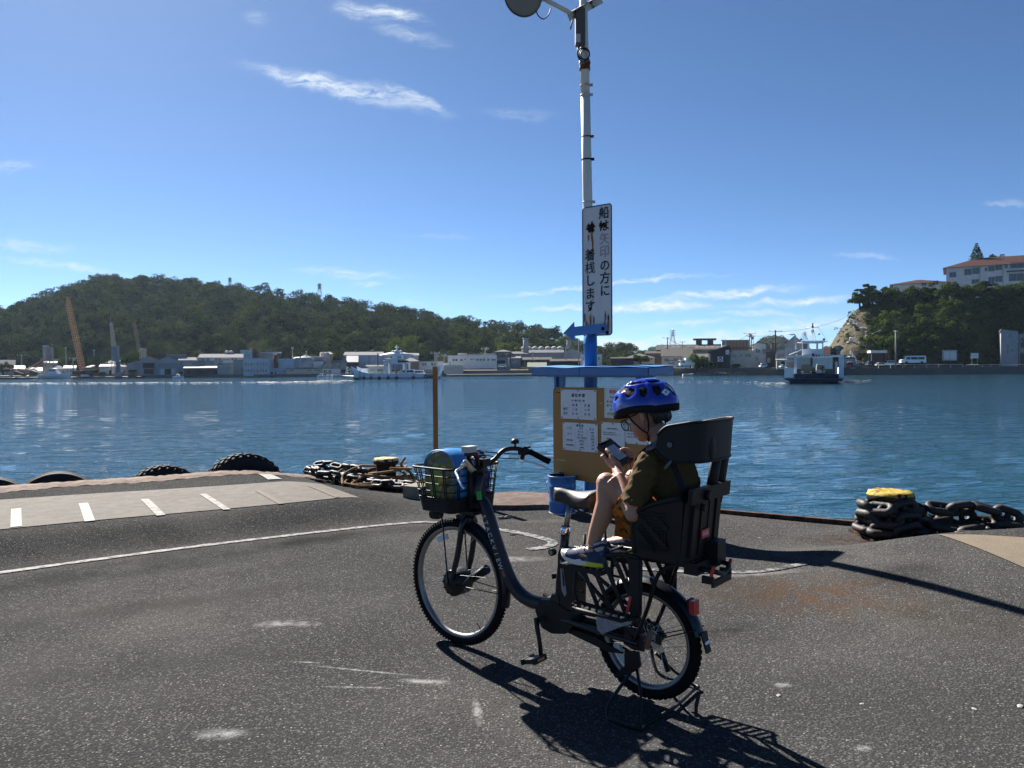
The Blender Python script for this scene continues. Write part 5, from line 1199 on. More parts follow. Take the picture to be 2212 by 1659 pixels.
# harness over the shoulder (belongs to the seat)
P=curve_pts([(.108,.10,1.045),(.098,.102,1.10),(.035,.11,1.155),(-.03,.122,1.138),(-.09,.138,1.075),(-.13,.145,.99),(-.15,.145,.93)],5)
rows=[[p+Vector((0,-.019,.004))for p in P],[p+Vector((0,.019,-.006))for p in P],[p+Vector((-.006,.019,-.010))for p in P],[p+Vector((-.006,-.019,0))for p in P]]
MB().sheet(rows+[rows[0]],False).build("harness_strap",K["strap"],cs)
for c,r_ in((Vector((.012,.122,1.152)),.3),(Vector((-.075,.146,1.088)),.75)):
 q=MB();q.prism(rrect(.026,.036,.018),lambda a,d,w:c+Matrix.Rotation(r_+.1,3,'Y')@(Matrix.Rotation(-.35,3,'X')@Vector((a,d,w))),-.004,.006);q.build("harness_buckle",K["buckle"],cs)
 q=MB();q.prism(rrect(.004,.010,.003),lambda a,d,w:c+Matrix.Rotation(r_+.1,3,'Y')@(Matrix.Rotation(-.35,3,'X')@Vector((a,d+.01,w))),.004,.0072);q.build("buckle_slot",K["strap"],cs)
# ------------------------------------------------------------------ things in the basket and in the hands
def in_bike(p):c,s2=math.cos(BIKE_A),math.sin(BIKE_A);return Vector((BIKE_O.x+p.x*c-p.y*s2,BIKE_O.y+p.x*s2+p.y*c,p.z))
dv_t=thing("handheld_device","black handheld device with a bluish screen held in the child's hands","gadget",BIKE_O,BIKE_A)
f=lambda a,c,w:dpnt(a,c,w)
MB().prism(rrect(.079,.047,.012),lambda a,c,w:dpnt(a,c,w),-.009,.008).build("case",K["dev"],dv_t)
MB().prism(rrect(.044,.029,.003),lambda a,c,w:dpnt(a+-.004,c,w),.008,.0088).build("screen",K["screen"],dv_t)
q=MB();q.tube([dpnt(.07,.030,0),dpnt(.07,-.030,0)],.012,10);q.build("top_grip",K["rubber"],dv_t)
MB().tube(curve_pts([dpnt(-.075,-.02,-.01),dpnt(-.09,-.03,-.04),dpnt(-.10,-.01,-.06),dpnt(-.085,.01,-.05),dpnt(-.078,.0,-.02)],6),.0025,6).build("wrist_loop",K["cable"],dv_t)
K.update(bagb=mat("sky_blue_vinyl",(.03,.19,.46),.35,var=.08,coat=.2,bump=.003,bscale=18),pvc=mat("clear_vinyl",(.8,.85,.85),.08,trans=.85),navy=mat("navy_nylon",(.012,.028,.17),.55,var=.25,vscale=12,bump=.012,bscale=16),redt=mat("red_trim",(.35,.03,.03),.6))
def printed():
 m=bpy.data.materials.new("animal_print");m.use_nodes=True;nt=m.node_tree;L=nt.links;N=nt.nodes;bs=N["Principled BSDF"];bs.inputs["Roughness"].default_value=.25;bs.inputs["Coat Weight"].default_value=.5
 tc=N.new("ShaderNodeTexCoord");v=N.new("ShaderNodeTexVoronoi");v.inputs["Scale"].default_value=42;L.new(tc.outputs["Object"],v.inputs["Vector"])
 cr=N.new("ShaderNodeValToRGB");cr.color_ramp.interpolation='CONSTANT';sp=N.new("ShaderNodeSeparateColor");L.new(v.outputs["Color"],sp.inputs[0]);L.new(sp.outputs[0],cr.inputs[0])
 E_=cr.color_ramp.elements;E_[0].position=0;E_[0].color=(.07,.11,.03,1);E_[1].position=.32;E_[1].color=(.06,.095,.028,1)
 for p_,c_ in((.52,(.04,.10,.17,1)),(.66,(.18,.15,.03,1)),(.76,(.12,.04,.03,1)),(.85,(.12,.15,.17,1)),(.93,(.03,.04,.05,1))):e=E_.new(p_);e.color=c_
 L.new(cr.outputs[0],bs.inputs["Base Color"]);return m
K["print"]=printed()
bag=thing("backpack","bright blue backpack with green and yellow printed window standing in the basket","bag",BIKE_O,BIKE_A)
# loaf-shaped body, its printed window faces the camera side
def arch(w,h,n=16):
 P=[(-w,0),(w,0)];
 for i in range(n+1):a=PI*i/n;P.append((w*math.cos(a),h-w*.8+w*.8*math.sin(a)if True else 0))
 return P
bc=Vector((1.262,.055,.745))
q=MB();A_=arch(.118,.312);k=len(A_);rows=[]
for t,s_ in((-.085,.86),(-.07,.96),(0,1.0),(.06,.98),(.078,.93)):rows.append([bc+Vector((x*s_,t,z*(s_*.5+.5)))for x,z in A_])
q.sheet(rows,True,True);q.f.append([i for i in range(k)][::-1]);q.sm.append(False);q.build("body",K["bagb"],bag)
rows=[[bc+Vector((x*.92,.079,.008+z*.94))for x,z in A_]];q=MB();q.add(rows[0],[list(range(k))]);q.build("printed_panel",K["print"],bag)
P=[bc+Vector((x*.95,.080,.006+z*.965))for x,z in A_[2:]];MB().tube(P,.005,6).build("piping",K["bagb"],bag)
# pattern: a spotted long-necked animal printed on the panel
def disc(c,rx,rz,rot,m,name,par,y):
 P=[(rx*math.cos(a),rz*math.sin(a))for a in[i*PI/9 for i in range(18)]];q=MB();q.add([bc+Vector((c[0]+x*math.cos(rot)-z*math.sin(rot),y,c[1]+x*math.sin(rot)+z*math.cos(rot)))for x,z in P],[list(range(18))]);q.build(name,m,par)
pp=[o for o in bag.children if o.name.startswith("printed_panel")][0]
gy=mat("print_yellow",(.42,.33,.05),.3);gb=mat("print_brown",(.05,.035,.01),.3);gg=mat("print_green",(.16,.26,.04),.3)
disc((.03,.14),.045,.10,.05,gg,"print_patch",pp,.0796);disc((-.01,.155),.016,.06,.15,gy,"print_neck",pp,.0800);disc((-.025,.215),.024,.013,-.3,gy,"print_head",pp,.0803)
for x,z in((-.01,.19),(-.004,.165),(-.014,.14),(-.003,.12),(-.03,.218),(-.018,.205)):disc((x,z),.0045,.0055,0,gb,"print_spot",pp,.0806)
bag2=thing("duffel_bag","crumpled dark blue bag with red straps in the basket behind the handlebar","bag",BIKE_O,BIKE_A)
q=MB();q.ell((1.245,-.095,.87),(.105,.085,.135),None,20,12);q.ell((1.23,-.115,.95),(.06,.06,.07),None,14,8)
o=remesh(q,"body",.006,2,K["navy"],bag2);wrinkle(o,.016,lambda x,y,z:mnoise.noise((x*26,y*26,z*18)))
for P in([(1.19,-.14,.93),(1.21,-.13,1.0),(1.25,-.11,1.012),(1.29,-.08,.97)],[(1.13,-.08,.90),(1.15,-.055,.97),(1.22,-.05,1.0),(1.30,-.07,.95)]):MB().tube(curve_pts(P,6),.007,6,flat=.5).build("strap",K["redt"],bag2)
MB().tube(curve_pts([(1.17,-.16,.95),(1.22,-.13,1.03),(1.28,-.10,1.0)],6),.009,8).build("neck_fold",K["navy"],bag2)
# ------------------------------------------------------------------ far shore: land, sea walls
ZM={1:(0,1050,.31646),2:(500,1250,.31646),3:(1100,1250,.31646),4:(1700,1280,.31646),5:(2400,1250,.31646),6:(2950,1220,.22604),7:(3200,920,.37613),8:(1300,1300,.22604)}
def zp(zm,x,y):
 a,b,k=ZM[zm];return(a+x*k)*.548611,(b+y*k)*.548611
def at(zm,x,y,d):return aty(*zp(zm,x,y),d)
def concrete(name,c,**k):return mat(name,c,.85,var=.14,vscale=.8,second=tuple(q*.6 for q in c),amount=.3,sscale=.35,sharp=.3,**k)
K.update(wallc=concrete("sea_wall_concrete",(.11,.105,.10)),landc=concrete("shore_asphalt",(.13,.13,.125)),glass=mat("window_glass",(.02,.025,.03),.08,spec=.8),wframe=mat("window_frame",(.3,.3,.3),.5),
 w_white=concrete("white_wall",(.62,.62,.62)),w_blue=concrete("pale_blue_wall",(.42,.48,.56)),w_grey=concrete("grey_wall",(.30,.31,.33)),w_beige=concrete("beige_wall",(.46,.42,.36)),w_dark=concrete("dark_wall",(.045,.045,.05)),w_brown=concrete("brown_wall",(.15,.12,.10)),
 w_corr=mat("corrugated_grey",(.25,.27,.30),.55,var=.2,vscale=1.5,second=(.14,.13,.12),amount=.4,sscale=.6,sx=(3,1,.3),sharp=.3),w_slate=concrete("slate_wall",(.16,.19,.24)),r_grey=mat("grey_sheet_roof",(.10,.103,.108),.6,spec=.05,var=.15,vscale=.6),r_bright=mat("pale_sheet_roof",(.20,.20,.205),.6,spec=0,var=.1,vscale=.6),r_dark=mat("dark_tile_roof",(.055,.052,.055),.7,var=.25,vscale=1.2),
 r_brown=mat("brown_slate_roof",(.04,.033,.031),.75,var=.2,vscale=.5),r_tile=mat("grey_tile_roof",(.065,.062,.058),.75,var=.35,vscale=6,sx=(1,1,1)),r_red=mat("red_brown_roof",(.042,.017,.0135),.7,var=.2,vscale=.7),r_navy=mat("navy_roof",(.045,.06,.09),.5,var=.15),
 rusty2=mat("rusted_duct",(.15,.06,.035),.8,var=.3,vscale=2),opening=mat("dark_interior",(.012,.012,.014),.9),sky_blue=mat("ferry_pale_blue",(.52,.60,.70),.45,var=.06,vscale=.8),ferryw=mat("ferry_white",(.64,.66,.68),.45,var=.06,vscale=.8),navyh=mat("ferry_navy_hull",(.007,.02,.052),.6,spec=.1,var=.15,vscale=.8),hullred=mat("dark_bottom_paint",(.03,.028,.028),.6),
 conc2=concrete("pole_concrete",(.28,.27,.26)),wire=mat("black_wire",(.02,.02,.02),.6),galv=mat("galvanised_steel",(.36,.37,.38),.5,.4,var=.2,vscale=2),orangec=mat("orange_crane_paint",(.33,.125,.035),.6,var=.2,vscale=1),carw=mat("white_car_paint",(.72,.73,.74),.25,coat=.5),carb=mat("black_car_paint",(.02,.022,.03),.2,coat=.5),carg=mat("beige_car_paint",(.42,.40,.35),.3,coat=.5),carglass=mat("car_glass",(.012,.014,.018),.06,spec=.8))
SHORE=[(-420,262,-.62),(-150,246,-.62),(-60,243,-.62),(-18,232,.15),(20,226,.25),(50,222,.45),(90,206,.5),(118,201,.5),(420,196,.5)]
def shore(x):
 for(a,y0,z0),(b,y1,z1)in zip(SHORE,SHORE[1:]):
  if a<=x<=b:t=(x-a)/(b-a);return lerp(y0,y1,t),lerp(z0,z1,t)
 return SHORE[-1][1:]if x>0 else SHORE[0][1:]
xs=[lerp(-415,415,i/332)for i in range(333)]
tag(MB().sheet([[(x,shore(x)[0],-4)for x in xs],[(x,shore(x)[0],shore(x)[1])for x in xs]],False).build("sea_wall",K["wallc"]),kind="structure")
tag(MB().sheet([[(x,shore(x)[0],shore(x)[1])for x in xs],[(x,shore(x)[0]+70,shore(x)[1])for x in xs],[(x*1.6,700,.2)for x in xs],[(x*2.6,1500,.2)for x in xs]],False).build("shore_ground",K["landc"]),kind="structure")
# coping beam along the right sea wall and rocks under it
# ------------------------------------------------------------------ builders for the far shore
def win_parts(par,m,wins,zm,org,d,y=-.03,glass=None,frame=None):
 for(x0,y0,x1,y1)in wins:
  a=at(zm,x0,y1,d)-org;b=at(zm,x1,y0,d)-org
  w=MB();t=.06 if(b.x-a.x)>.8 else .04
  w.bx(a.x-t,a.x,y-.04,y+.02,a.z-t,b.z+t);w.bx(b.x,b.x+t,y-.04,y+.02,a.z-t,b.z+t);w.bx(a.x,b.x,y-.04,y+.02,b.z,b.z+t);w.bx(a.x,b.x,y-.06,y+.02,a.z-t,a.z)
  if b.x-a.x>1.1:w.bx((a.x+b.x)/2-.03,(a.x+b.x)/2+.03,y-.03,y+.02,a.z,b.z)
  wo=w.build("window",frame or K["wframe"],par,fix=False)
  q=MB();q.add([(a.x,y-.012,a.z),(b.x,y-.012,a.z),(b.x,y-.012,b.z),(a.x,y-.012,b.z)],[(0,1,2,3)]);q.build("pane",glass or K["glass"],wo,fix=False)
FOOT=.5
def building(zm,x0,x1,yt,yb,d,dep,roof,ridge,wall,rm,label,wins=(),doors=(),name="building",cat="building",group=None,over=.3,rfrac=.5):
 a=at(zm,x0,yb,d);b=at(zm,x1,yt,d);org=Vector(((a.x+b.x)/2,d,a.z));w=b.x-a.x;h=b.z-a.z
 t=thing(name,label,cat,org,0,group);hw=w/2
 rz=(at(zm,x0,ridge,d).z-a.z)if ridge is not None else h
 q=MB()
 if roof=='gy':
  P=[(-hw,-FOOT),(hw,-FOOT),(hw,h),(lerp(-hw,hw,rfrac),rz),(-hw,h)];q.prism(P,lambda u,v,s:(u,s,v),0,dep)
 elif roof=='gx':
  P=[(0,-FOOT),(dep,-FOOT),(dep,h),(dep/2,rz),(0,h)];q.prism(P,lambda u,v,s:(s,u,v),-hw,hw)
 elif roof=='shed':
  P=[(0,-FOOT),(dep,-FOOT),(dep,rz),(0,h)];q.prism(P,lambda u,v,s:(s,u,v),-hw,hw)
 else:q.bx(-hw,hw,0,dep,-FOOT,h)
 q.build("wall",wall,t,fix=False)
 r=MB();th=.14
 if roof=='gy':
  m_=lerp(-hw,hw,rfrac)
  for(xa,za,xb,zb)in((-hw-over,h-over*(rz-h)/max(.1,hw),m_,rz),(m_,rz,hw+over,h-over*(rz-h)/max(.1,hw))):
   r.prism([(xa,za+.02),(xb,zb+.02),(xb,zb+th),(xa,za+th)],lambda u,v,s:(u,s,v),-over,dep+over)
 elif roof=='gx':
  k=(rz-h)/(dep/2)
  for(ya,za,yb_,zb)in((-over,h-over*k,dep/2,rz),(dep/2,rz,dep+over,h-over*k)):
   r.prism([(ya,za+.02),(yb_,zb+.02),(yb_,zb+th),(ya,za+th)],lambda u,v,s:(s,u,v),-hw-over,hw+over)
 elif roof=='shed':r.prism([(-over,h+.02),(dep+over,rz+.02),(dep+over,rz+th),(-over,h+th)],lambda u,v,s:(s,u,v),-hw-over,hw+over)
 elif roof=='hip':
  o=over;rx=max(.3,hw-dep/2);V=[(-hw-o,-o,h),(hw+o,-o,h),(hw+o,dep+o,h),(-hw-o,dep+o,h),(-rx,dep/2,rz),(rx,dep/2,rz)]
  V2=V[:4];r.add(V,[(0,1,5,4),(1,2,5),(2,3,4,5),(3,0,4),(3,2,1,0)])
 else:r.bx(-hw-over*.3,hw+over*.3,-over*.3,dep,h+.003,h+.2)
 r.build("roof",rm,t,fix=False)
 win_parts(t,K["wframe"],wins,zm,org,d)
 for(u0,v0,u1,v1)in doors:
  a_=at(zm,u0,v1,d)-org;b_=at(zm,u1,v0,d)-org;q=MB();q.bx(a_.x,b_.x,-.05,-.005,a_.z,b_.z);q.build("doorway",K["opening"],t,fix=False)
 th_=-math.atan2(org.x,d)*.92;t.rotation_euler=(0,0,th_);t.scale=(math.cos(th_),1,1);return t,org,w,h
def vents_on(t,n,x0,x1,y,z,m=None):
 for i in range(n):
  x=lerp(x0,x1,(i+.5)/n);q=MB();q.lathe([(.35,-.3),(.35,.3),(.6,.35),(.6,.6),(.25,.9),(.001,.95)],8,Matrix.Translation((x,y,z)));q.build("roof_vent",m or K["r_bright"],t,fix=False)
W2=lambda xs,y0,y1,w=20:[(x,y0,x+w,y1)for x in xs]
# left end
building(1,-60,175,1240,1335,252,10,'gx',1165,K["w_white"],K["r_bright"],"low shed with sunlit white roof half hidden behind the tree at the picture's left border")
building(1,180,300,1275,1335,250,8,'gx',1235,K["w_brown"],K["r_grey"],"low dark shack with a grey roof beside the leaning brown crane lattice")
building(1,362,520,1300,1365,250,9,'gx',1258,mat("green_tarp_wall",(.05,.13,.10),.8,var=.2),K["r_grey"],"green sided shed with grey roof left of the moored tug")
building(1,548,700,1200,1290,262,9,'gx',1180,K["w_slate"],K["r_grey"],"slate blue house behind the lattice tower",W2((560,610,650),1215,1245,25))
building(1,655,795,1275,1340,252,9,'hip',1228,K["w_beige"],K["r_bright"],"small pale house with bright hipped roof behind the tug's wheelhouse",W2((690,740),1290,1312,22))
building(1,800,935,1265,1345,254,9,'gx',1235,K["w_white"],K["r_grey"],"pale house with grey roof left of the orange crane's foot",W2((830,870),1285,1310,22))
building(1,1070,1220,1250,1320,256,9,'hip',1225,K["w_brown"],K["r_grey"],"brown house with grey roof right of the orange crane's foot")
building(1,1290,1480,1200,1260,262,9,'gx',1170,K["w_brown"],K["r_dark"],"dark roofed house behind the white sheeted shed")
building(1,1245,1570,1245,1350,248,11,'shed',1212,mat("patched_white_sheets",(.5,.48,.45),.6,var=.25,vscale=.7,second=(.2,.16,.13),amount=.4,sscale=.5),K["r_grey"],"low patched white and rust sheeted shed beside the grey jib crane",(),[(1360,1290,1390,1345)])
# big sheds
building(2,0,168,575,712,248,14,'gy',545,K["w_corr"],K["r_bright"],"small lean grey shed left of the open fronted boat shed",(),[(20,650,120,700)],rfrac=.7)
building(2,165,380,530,714,247,24,'gy',487,K["w_corr"],K["r_grey"],"grey gabled boat shed with a wide dark open front",(),[(195,565,340,632),(210,640,330,705)],rfrac=.48)
t,o,w,h=building(2,380,645,540,712,246,26,'gy',488,K["w_corr"],K["r_bright"],"large grey gabled shed with sliding doors and a bright roof slope",(),[(470,640,548,710)],rfrac=.48)
for(x0,x1)in((418,468),(550,598)):
 a=at(2,x0,711,246)-o;b=at(2,x1,642,246)-o;MB().bx(a.x,b.x,-.12,-.03,a.z,b.z).build("sliding_door",K["w_blue"],t,fix=False)
a=at(2,395,632,246)-o;b=at(2,635,565,246)-o;MB().bx(a.x,b.x,-.09,-.02,a.z,b.z).build("cladding_band",K["w_slate"],t,fix=False)
a=at(2,485,500,246)-o;b=at(2,720,468,246)-o;q=MB();q.bx(a.x,b.x,8,14,a.z-1,b.z);q.build("roof_monitor",K["w_slate"],t,fix=False);q=MB();q.bx(a.x-.3,b.x+.3,7.6,14.4,b.z+.01,b.z+.5);q.build("monitor_roof",K["r_bright"],t,fix=False)
building(2,648,872,535,708,249,20,'gx',497,K["w_corr"],K["r_bright"],"grey hall with bright roof joined to the right of the gabled shed",[(712,568,825,598)],[(655,675,700,705),(735,675,760,705)])
building(2,715,1122,632,708,243.5,6,'shed',610,K["w_dark"],K["r_grey"],"long dark lean-to at the water's edge with a grey awning roof",(),[(760,655,785,705),(930,665,960,700)])
building(2,870,1075,552,640,252,10,'flat',None,K["w_grey"],K["r_bright"],"grey two storey house under a pale flat roof behind the dark lean-to",[(885,510,950,545)],name="house",cat="house")
building(2,868,1078,505,548,253,10,'flat',None,K["w_white"],K["r_bright"],"white upper storey with balcony above the grey house",W2((920,990),508,535,38),name="house",cat="house")
t,o,w,h=building(2,900,1452,500,640,266,26,'gx',452,K["w_grey"],K["r_bright"],"long factory hall with broad bright silver roof and two vents",W2((1100,1140,1300,1340),505,530,26))
for x in(1235,1290):
 p=at(2,x,455,266)-o;q=MB();q.lathe([(.5,0),(.5,.9),(.9,1.0),(.7,1.7),(.001,1.9)],8,Matrix.Translation((p.x,13,p.z-.4)));q.build("roof_vent",K["galv"],t,fix=False)
building(2,1060,1270,530,640,256,8,'flat',None,K["w_white"],K["r_grey"],"white block with small windows between the silver hall and the concrete house",W2((1100,1140,1170),500+35,560,20))
building(2,1125,1275,580,708,246,9,'flat',None,K["w_grey"],K["r_grey"],"grey concrete house with four windows at the water's edge",[(1143,598,1178,622),(1216,598,1252,622),(1143,672,1178,692),(1216,672,1252,692)],name="house",cat="house")
building(2,1275,1325,575,700,246.5,7,'flat',None,K["w_beige"],K["r_grey"],"narrow beige stair tower beside the grey concrete house",[(1283,595,1298,620)])
building(2,1325,1453,535,705,248,12,'flat',None,K["w_corr"],K["r_grey"],"tall corrugated grey block left of the blue white factory",[(1420,680,1450,698)])
# blue-white factory
t,o,w,h=building(2,1452,1772,515,710,244,16,'flat',None,K["w_blue"],K["w_blue"],"pale blue white three storey factory with two rows of small windows",W2((1467,1501,1540,1574,1612,1648,1686,1721),562,594)+W2((1470,1501,1541,1574,1612,1648,1686,1721),648,678))
a=at(2,1452,515,244)-o;b=at(2,1556,438,244)-o;q=MB();q.bx(a.x,b.x,.0,9,a.z+.25,b.z);q.build("tower",K["w_blue"],t,fix=False)
win_parts(t,None,W2((1466,1499),462,494,18),2,o,244)
a=at(2,1414,438,244)-o;b=at(2,1925,404,244)-o;q=MB();q.bx(a.x,at(2,1560,438,244).x-o.x,-.6,10,a.z,b.z);q.bx(at(2,1560,438,244).x-o.x+.01,b.x,4,12,a.z,b.z-.5);q.build("roof_slab",K["w_blue"],t,fix=False)
a=at(2,1620,480,244)-o;b=at(2,1860,437,244)-o;q=MB();q.bx(a.x,b.x,6,12,a.z-3,b.z);q.build("penthouse",K["w_white"],t,fix=False);q=MB();a=at(2,1635,478,244)-o;b=at(2,1850,465,244)-o;q.bx(a.x,b.x,3,6,a.z,b.z);q.build("canopy",K["r_bright"],t,fix=False)
for x in(1570,1605):
 p=at(2,x,500,244)-o;q=MB();q.tube([(p.x,3,p.z),(p.x,3,(at(2,x,382 if x<1600 else 420,244)-o).z)],.9,8);q.build("chimney",K["rusty2"],t,fix=False)
t,o,w,h=building(2,1772,2092,520,690,247,15,'flat',None,K["w_blue"],K["w_white"],"pale blue windowless factory wing with rusted duct on its wall",(),[(1790,680,1815,706),(1840,678,1860,706)])
p=at(2,1850,470,247)-o;q=MB();q.tube([(p.x,-.6,p.z),(p.x,-.6,(at(2,1850,570,247)-o).z)],.7,8);q.build("duct",K["rusty2"],t,fix=False)
a=at(2,1828,628,247)-o;b=at(2,1884,560,247)-o;q=MB();q.bx(a.x,b.x,-1.6,-.05,a.z,b.z);q.build("duct_box",K["rusty2"],t,fix=False)
for y_ in(560,600):pass
# tanks, low white building
t,o,w,h=building(3,88,542,640,690,245,9,'flat',None,K["w_beige"],K["r_grey"],"long low cream shed at the water's edge with small paired windows",W2((130,155,345,375,455,490),652,668,22))
building(3,335,545,545,632,252,10,'flat',None,K["w_white"],K["r_grey"],"white two storey block above the long low cream shed",[(398,578,420,612),(350,560,380,600)])
building(3,540,765,640,697,246,9,'flat',None,K["w_white"],K["r_bright"],"low white house with dark paired doors beside the moored boats",[(552,655,592,690),(612,655,645,690)],(),"house","house")
building(3,548,662,592,642,251,10,'gy',560,K["w_grey"],K["r_bright"],"left of two small gabled houses with bright roofs behind the low white house",W2((575,610),600,622,20),(),"house","house")
building(3,664,765,592,642,252,10,'gy',562,K["w_grey"],K["r_bright"],"right of two small gabled houses with bright roofs, beside the dark barn",W2((690,),600,622,22),(),"house","house")
# quonset roof shed
t=thing("building","arched roof shed with pale corrugated vault behind the small gabled houses","building",at(3,710,560,262),0)
a=at(3,640,560,262);b=at(3,782,500,262);R_=(b.x-a.x)/2
rows=[[(lerp(-R_,R_,j),0+14*j*0+i*14,0)for j in(0,)]for i in(0,)]
q=MB().sheet([[(-R_+2.2-2.2*math.cos(k*PI/16)if k<8 else R_-0,y,max(0,(b.z-a.z))*math.sin(min(k,8)*PI/16))for k in range(17)]for y in(0,12)]);q.build("vault",K["r_bright"],t,fix=False)
q=MB();q.bx(-R_,R_,.2,11.8,-3,(b.z-a.z)*.55);q.build("wall",K["w_slate"],t,fix=False)
def tank(zm,x,yt,yb,d,r,label,m):
 a=at(zm,x,yb,d);b=at(zm,x,yt,d);t=thing("storage_tank",label,"tank",a,0);H=b.z-a.z
 MB().lathe([(r,0),(r,H*.93),(r*.8,H*.97),(.001,H)],18).build("shell",m,t);q=MB()
 for k in range(4):q.tube([(r*1.01*math.cos(i*PI/9),r*1.01*math.sin(i*PI/9),H*(.15+.22*k))for i in range(18)],.05,4,closed=True)
 q.build("hoop",K["galv"],t);q=MB();q.bx(-.2,.2,-r-.2,-r-.05,0,H);q.build("ladder",K["galv"],t)
tank(3,295,490,625,250,3.0,"tall grey steel silo right of the blue factory wing",K["galv"])
tank(3,450,486,545,256,2.2,"round pale tank on the roof line of the white block",K["w_grey"])
tank(3,492,486,545,257,2.2,"second round pale tank beside the white block's right end",K["w_grey"])
tank(3,566,430,600,262,1.6,"slim pale silo beside the hipped tower house",K["w_beige"])
building(3,250,395,500,560,258,8,'hip',462,K["w_grey"],K["r_bright"],"grey shed with a sunlit silver roof behind the tall silo")
building(3,582,660,455,600,266,8,'hip',425,K["w_brown"],K["r_dark"],"dark tower like house with hipped roof at the hill's foot",W2((600,),460,475,40),(),"house","house")
# dark barn and the white warehouse
t,o,w,h=building(3,762,845,555,685,246,20,'gy',480,K["w_slate"],K["r_navy"],"dark gabled barn with a long navy roof slope, behind the ferry's bow",[(770,572,828,625)],[(770,650,840,690)],"barn")
building(3,845,972,556,680,247,12,'gx',478,K["w_dark"],K["r_navy"],"navy roofed dark house wing right of the dark gabled barn",(),(),"barn")
t,o,w,h=building(3,810,1290,470,640,258,26,'gx',425,K["w_blue"],K["r_bright"],"big white corrugated warehouse with a pale ridged roof behind the ferry")
for x in(985,1115,1225):
 a=at(3,x,640,258)-o;b=at(3,x+6,472,258)-o;MB().bx(a.x,b.x,-.15,-.01,a.z,b.z).build("wall_rib",K["w_slate"],t,fix=False)
vents_on(t,2,-6,6,13,(at(3,1000,428,258)-o).z)
t,o,w,h=building(3,1290,1730,475,635,259,25,'gx',442,K["w_blue"],K["r_bright"],"lower right half of the white warehouse, behind the ferry's wheelhouse")
for x in(1420,1560,1650):
 a=at(3,x,635,259)-o;b=at(3,x+6,477,259)-o;MB().bx(a.x,b.x,-.15,-.01,a.z,b.z).build("wall_rib",K["w_slate"],t,fix=False)
building(3,1085,1300,612,690,244,9,'shed',596,K["w_brown"],K["r_brown"],"low brown shed with a dark roof edge behind the ferry's deck",[(1190,612,1280,640)],[(1150,625,1175,645)])
building(3,960,1115,650,700,240,6,'flat',None,K["w_beige"],K["r_grey"],"open roofed cream canopy behind the ferry's bow",(),[(975,655,1100,672)],"canopy","canopy")
building(3,1500,1910,652,700,240,6,'flat',None,K["w_beige"],K["r_grey"],"long cream canopy roof behind the ferry's stern",(),[(1520,658,1890,695)],"canopy","canopy")
building(3,1540,1736,545,640,250,11,'hip',500,K["w_brown"],K["r_bright"],"brown house with sunlit white roof facet behind the ferry",[(1622,555,1640,582)],(),"house","house")
building(3,1738,2045,548,630,252,10,'flat',None,K["w_blue"],K["r_bright"],"pale blue low building with dark windows left of the utility pole",W2((1775,1805,1890,1925),565,598,26))
# middle: long white building etc.
building(4,145,205,470,535,242,6,'flat',None,K["w_white"],K["r_grey"],"small white annex at the left end of the long white building")
t,o,w,h=building(4,200,810,382,525,238,14,'flat',None,K["w_white"],K["w_white"],"long white two storey building with a row of dark windows",W2((260,295,357),424,446,24)+[(408,420,424,430),(480,420,510,430),(528,420,540,430)]+W2((556,596,637,689,740,769),420,443,26))
q=MB();a=at(4,435,372,238)-o;b=at(4,645,355,238)-o;q.bx(a.x,b.x,4,9,a.z-.5,b.z);q.build("rooftop_shed",K["r_bright"],t,fix=False)
q=MB();a=at(4,320,378,238)-o;b=at(4,432,345,238)-o;q.bx(a.x,b.x,5,10,a.z-.5,b.z);q.build("rooftop_room",K["w_beige"],t,fix=False)
q=MB();a=at(4,650,375,238)-o;b=at(4,806,350,238)-o;q.bx(a.x,b.x,4,11,a.z-.5,b.z);q.build("rooftop_room",K["w_grey"],t,fix=False)
building(4,812,978,400,540,240,10,'flat',None,K["w_slate"],K["r_grey"],"slate blue building right of the long white one, with a bright awning",[(905,348,950,370),(835,355,865,370)],[(810,440,915,480)])
building(4,790,985,330,402,246,11,'hip',303,K["w_brown"],K["r_grey"],"brown upper house with grey hipped roof above the slate blue building",W2((905,930),352,370,20),(),"house","house")
building(4,985,1100,415,520,241,8,'shed',390,K["w_slate"],K["r_bright"],"slate house with bright sloping roof beside the row of brown sheds",[(1010,440,1050,480)])
building(4,978,1195,360,412,252,16,'gx',330,K["w_grey"],K["r_grey"],"low grey hall left end of the ridge with white vents",W2((1070,1130),368,385,28))
t,o,w,h=building(4,1120,1640,345,425,262,26,'gx',298,K["w_grey"],K["r_grey"],"long grey factory roof with a row of white ridge vents")
for x in(1050,1130,1205,1280,1362,1450,1530,1610):
 p=at(4,x,296,262)-o;q=MB();q.lathe([(.55,-.8),(.55,.3),(.95,.35),(.95,.8),(.3,1.2),(.001,1.25)],8,Matrix.Translation((p.x,12.6,(at(4,1300,298,262)-o).z)));q.build("roof_vent",K["w_white"],t,fix=False)
building(4,1640,1880,345,425,260,26,'gy',288,K["w_grey"],K["r_grey"],"grey gable end of the long factory beside the blue signpost",[(1702,350,1720,375)],rfrac=.42)
building(4,1095,1485,432,500,243,10,'gx',405,K["w_brown"],K["r_brown"],"row of low brown sheds with patched roofs below the long factory",(),W2((1110,1170,1240,1310,1380),445,490,34))
building(4,1480,1850,450,505,238,10,'gx',425,K["w_dark"],K["r_brown"],"dark open boat shed with a long brown roof left of the blue signpost",(),[(1500,455,1840,490)])
building(4,1850,2118,372,480,236,9,'flat',None,K["w_white"],K["w_white"],"small white house partly hidden behind the blue signpost column",[(1885,402,1897,438),(2073,400,2084,432)],(),"house","house")
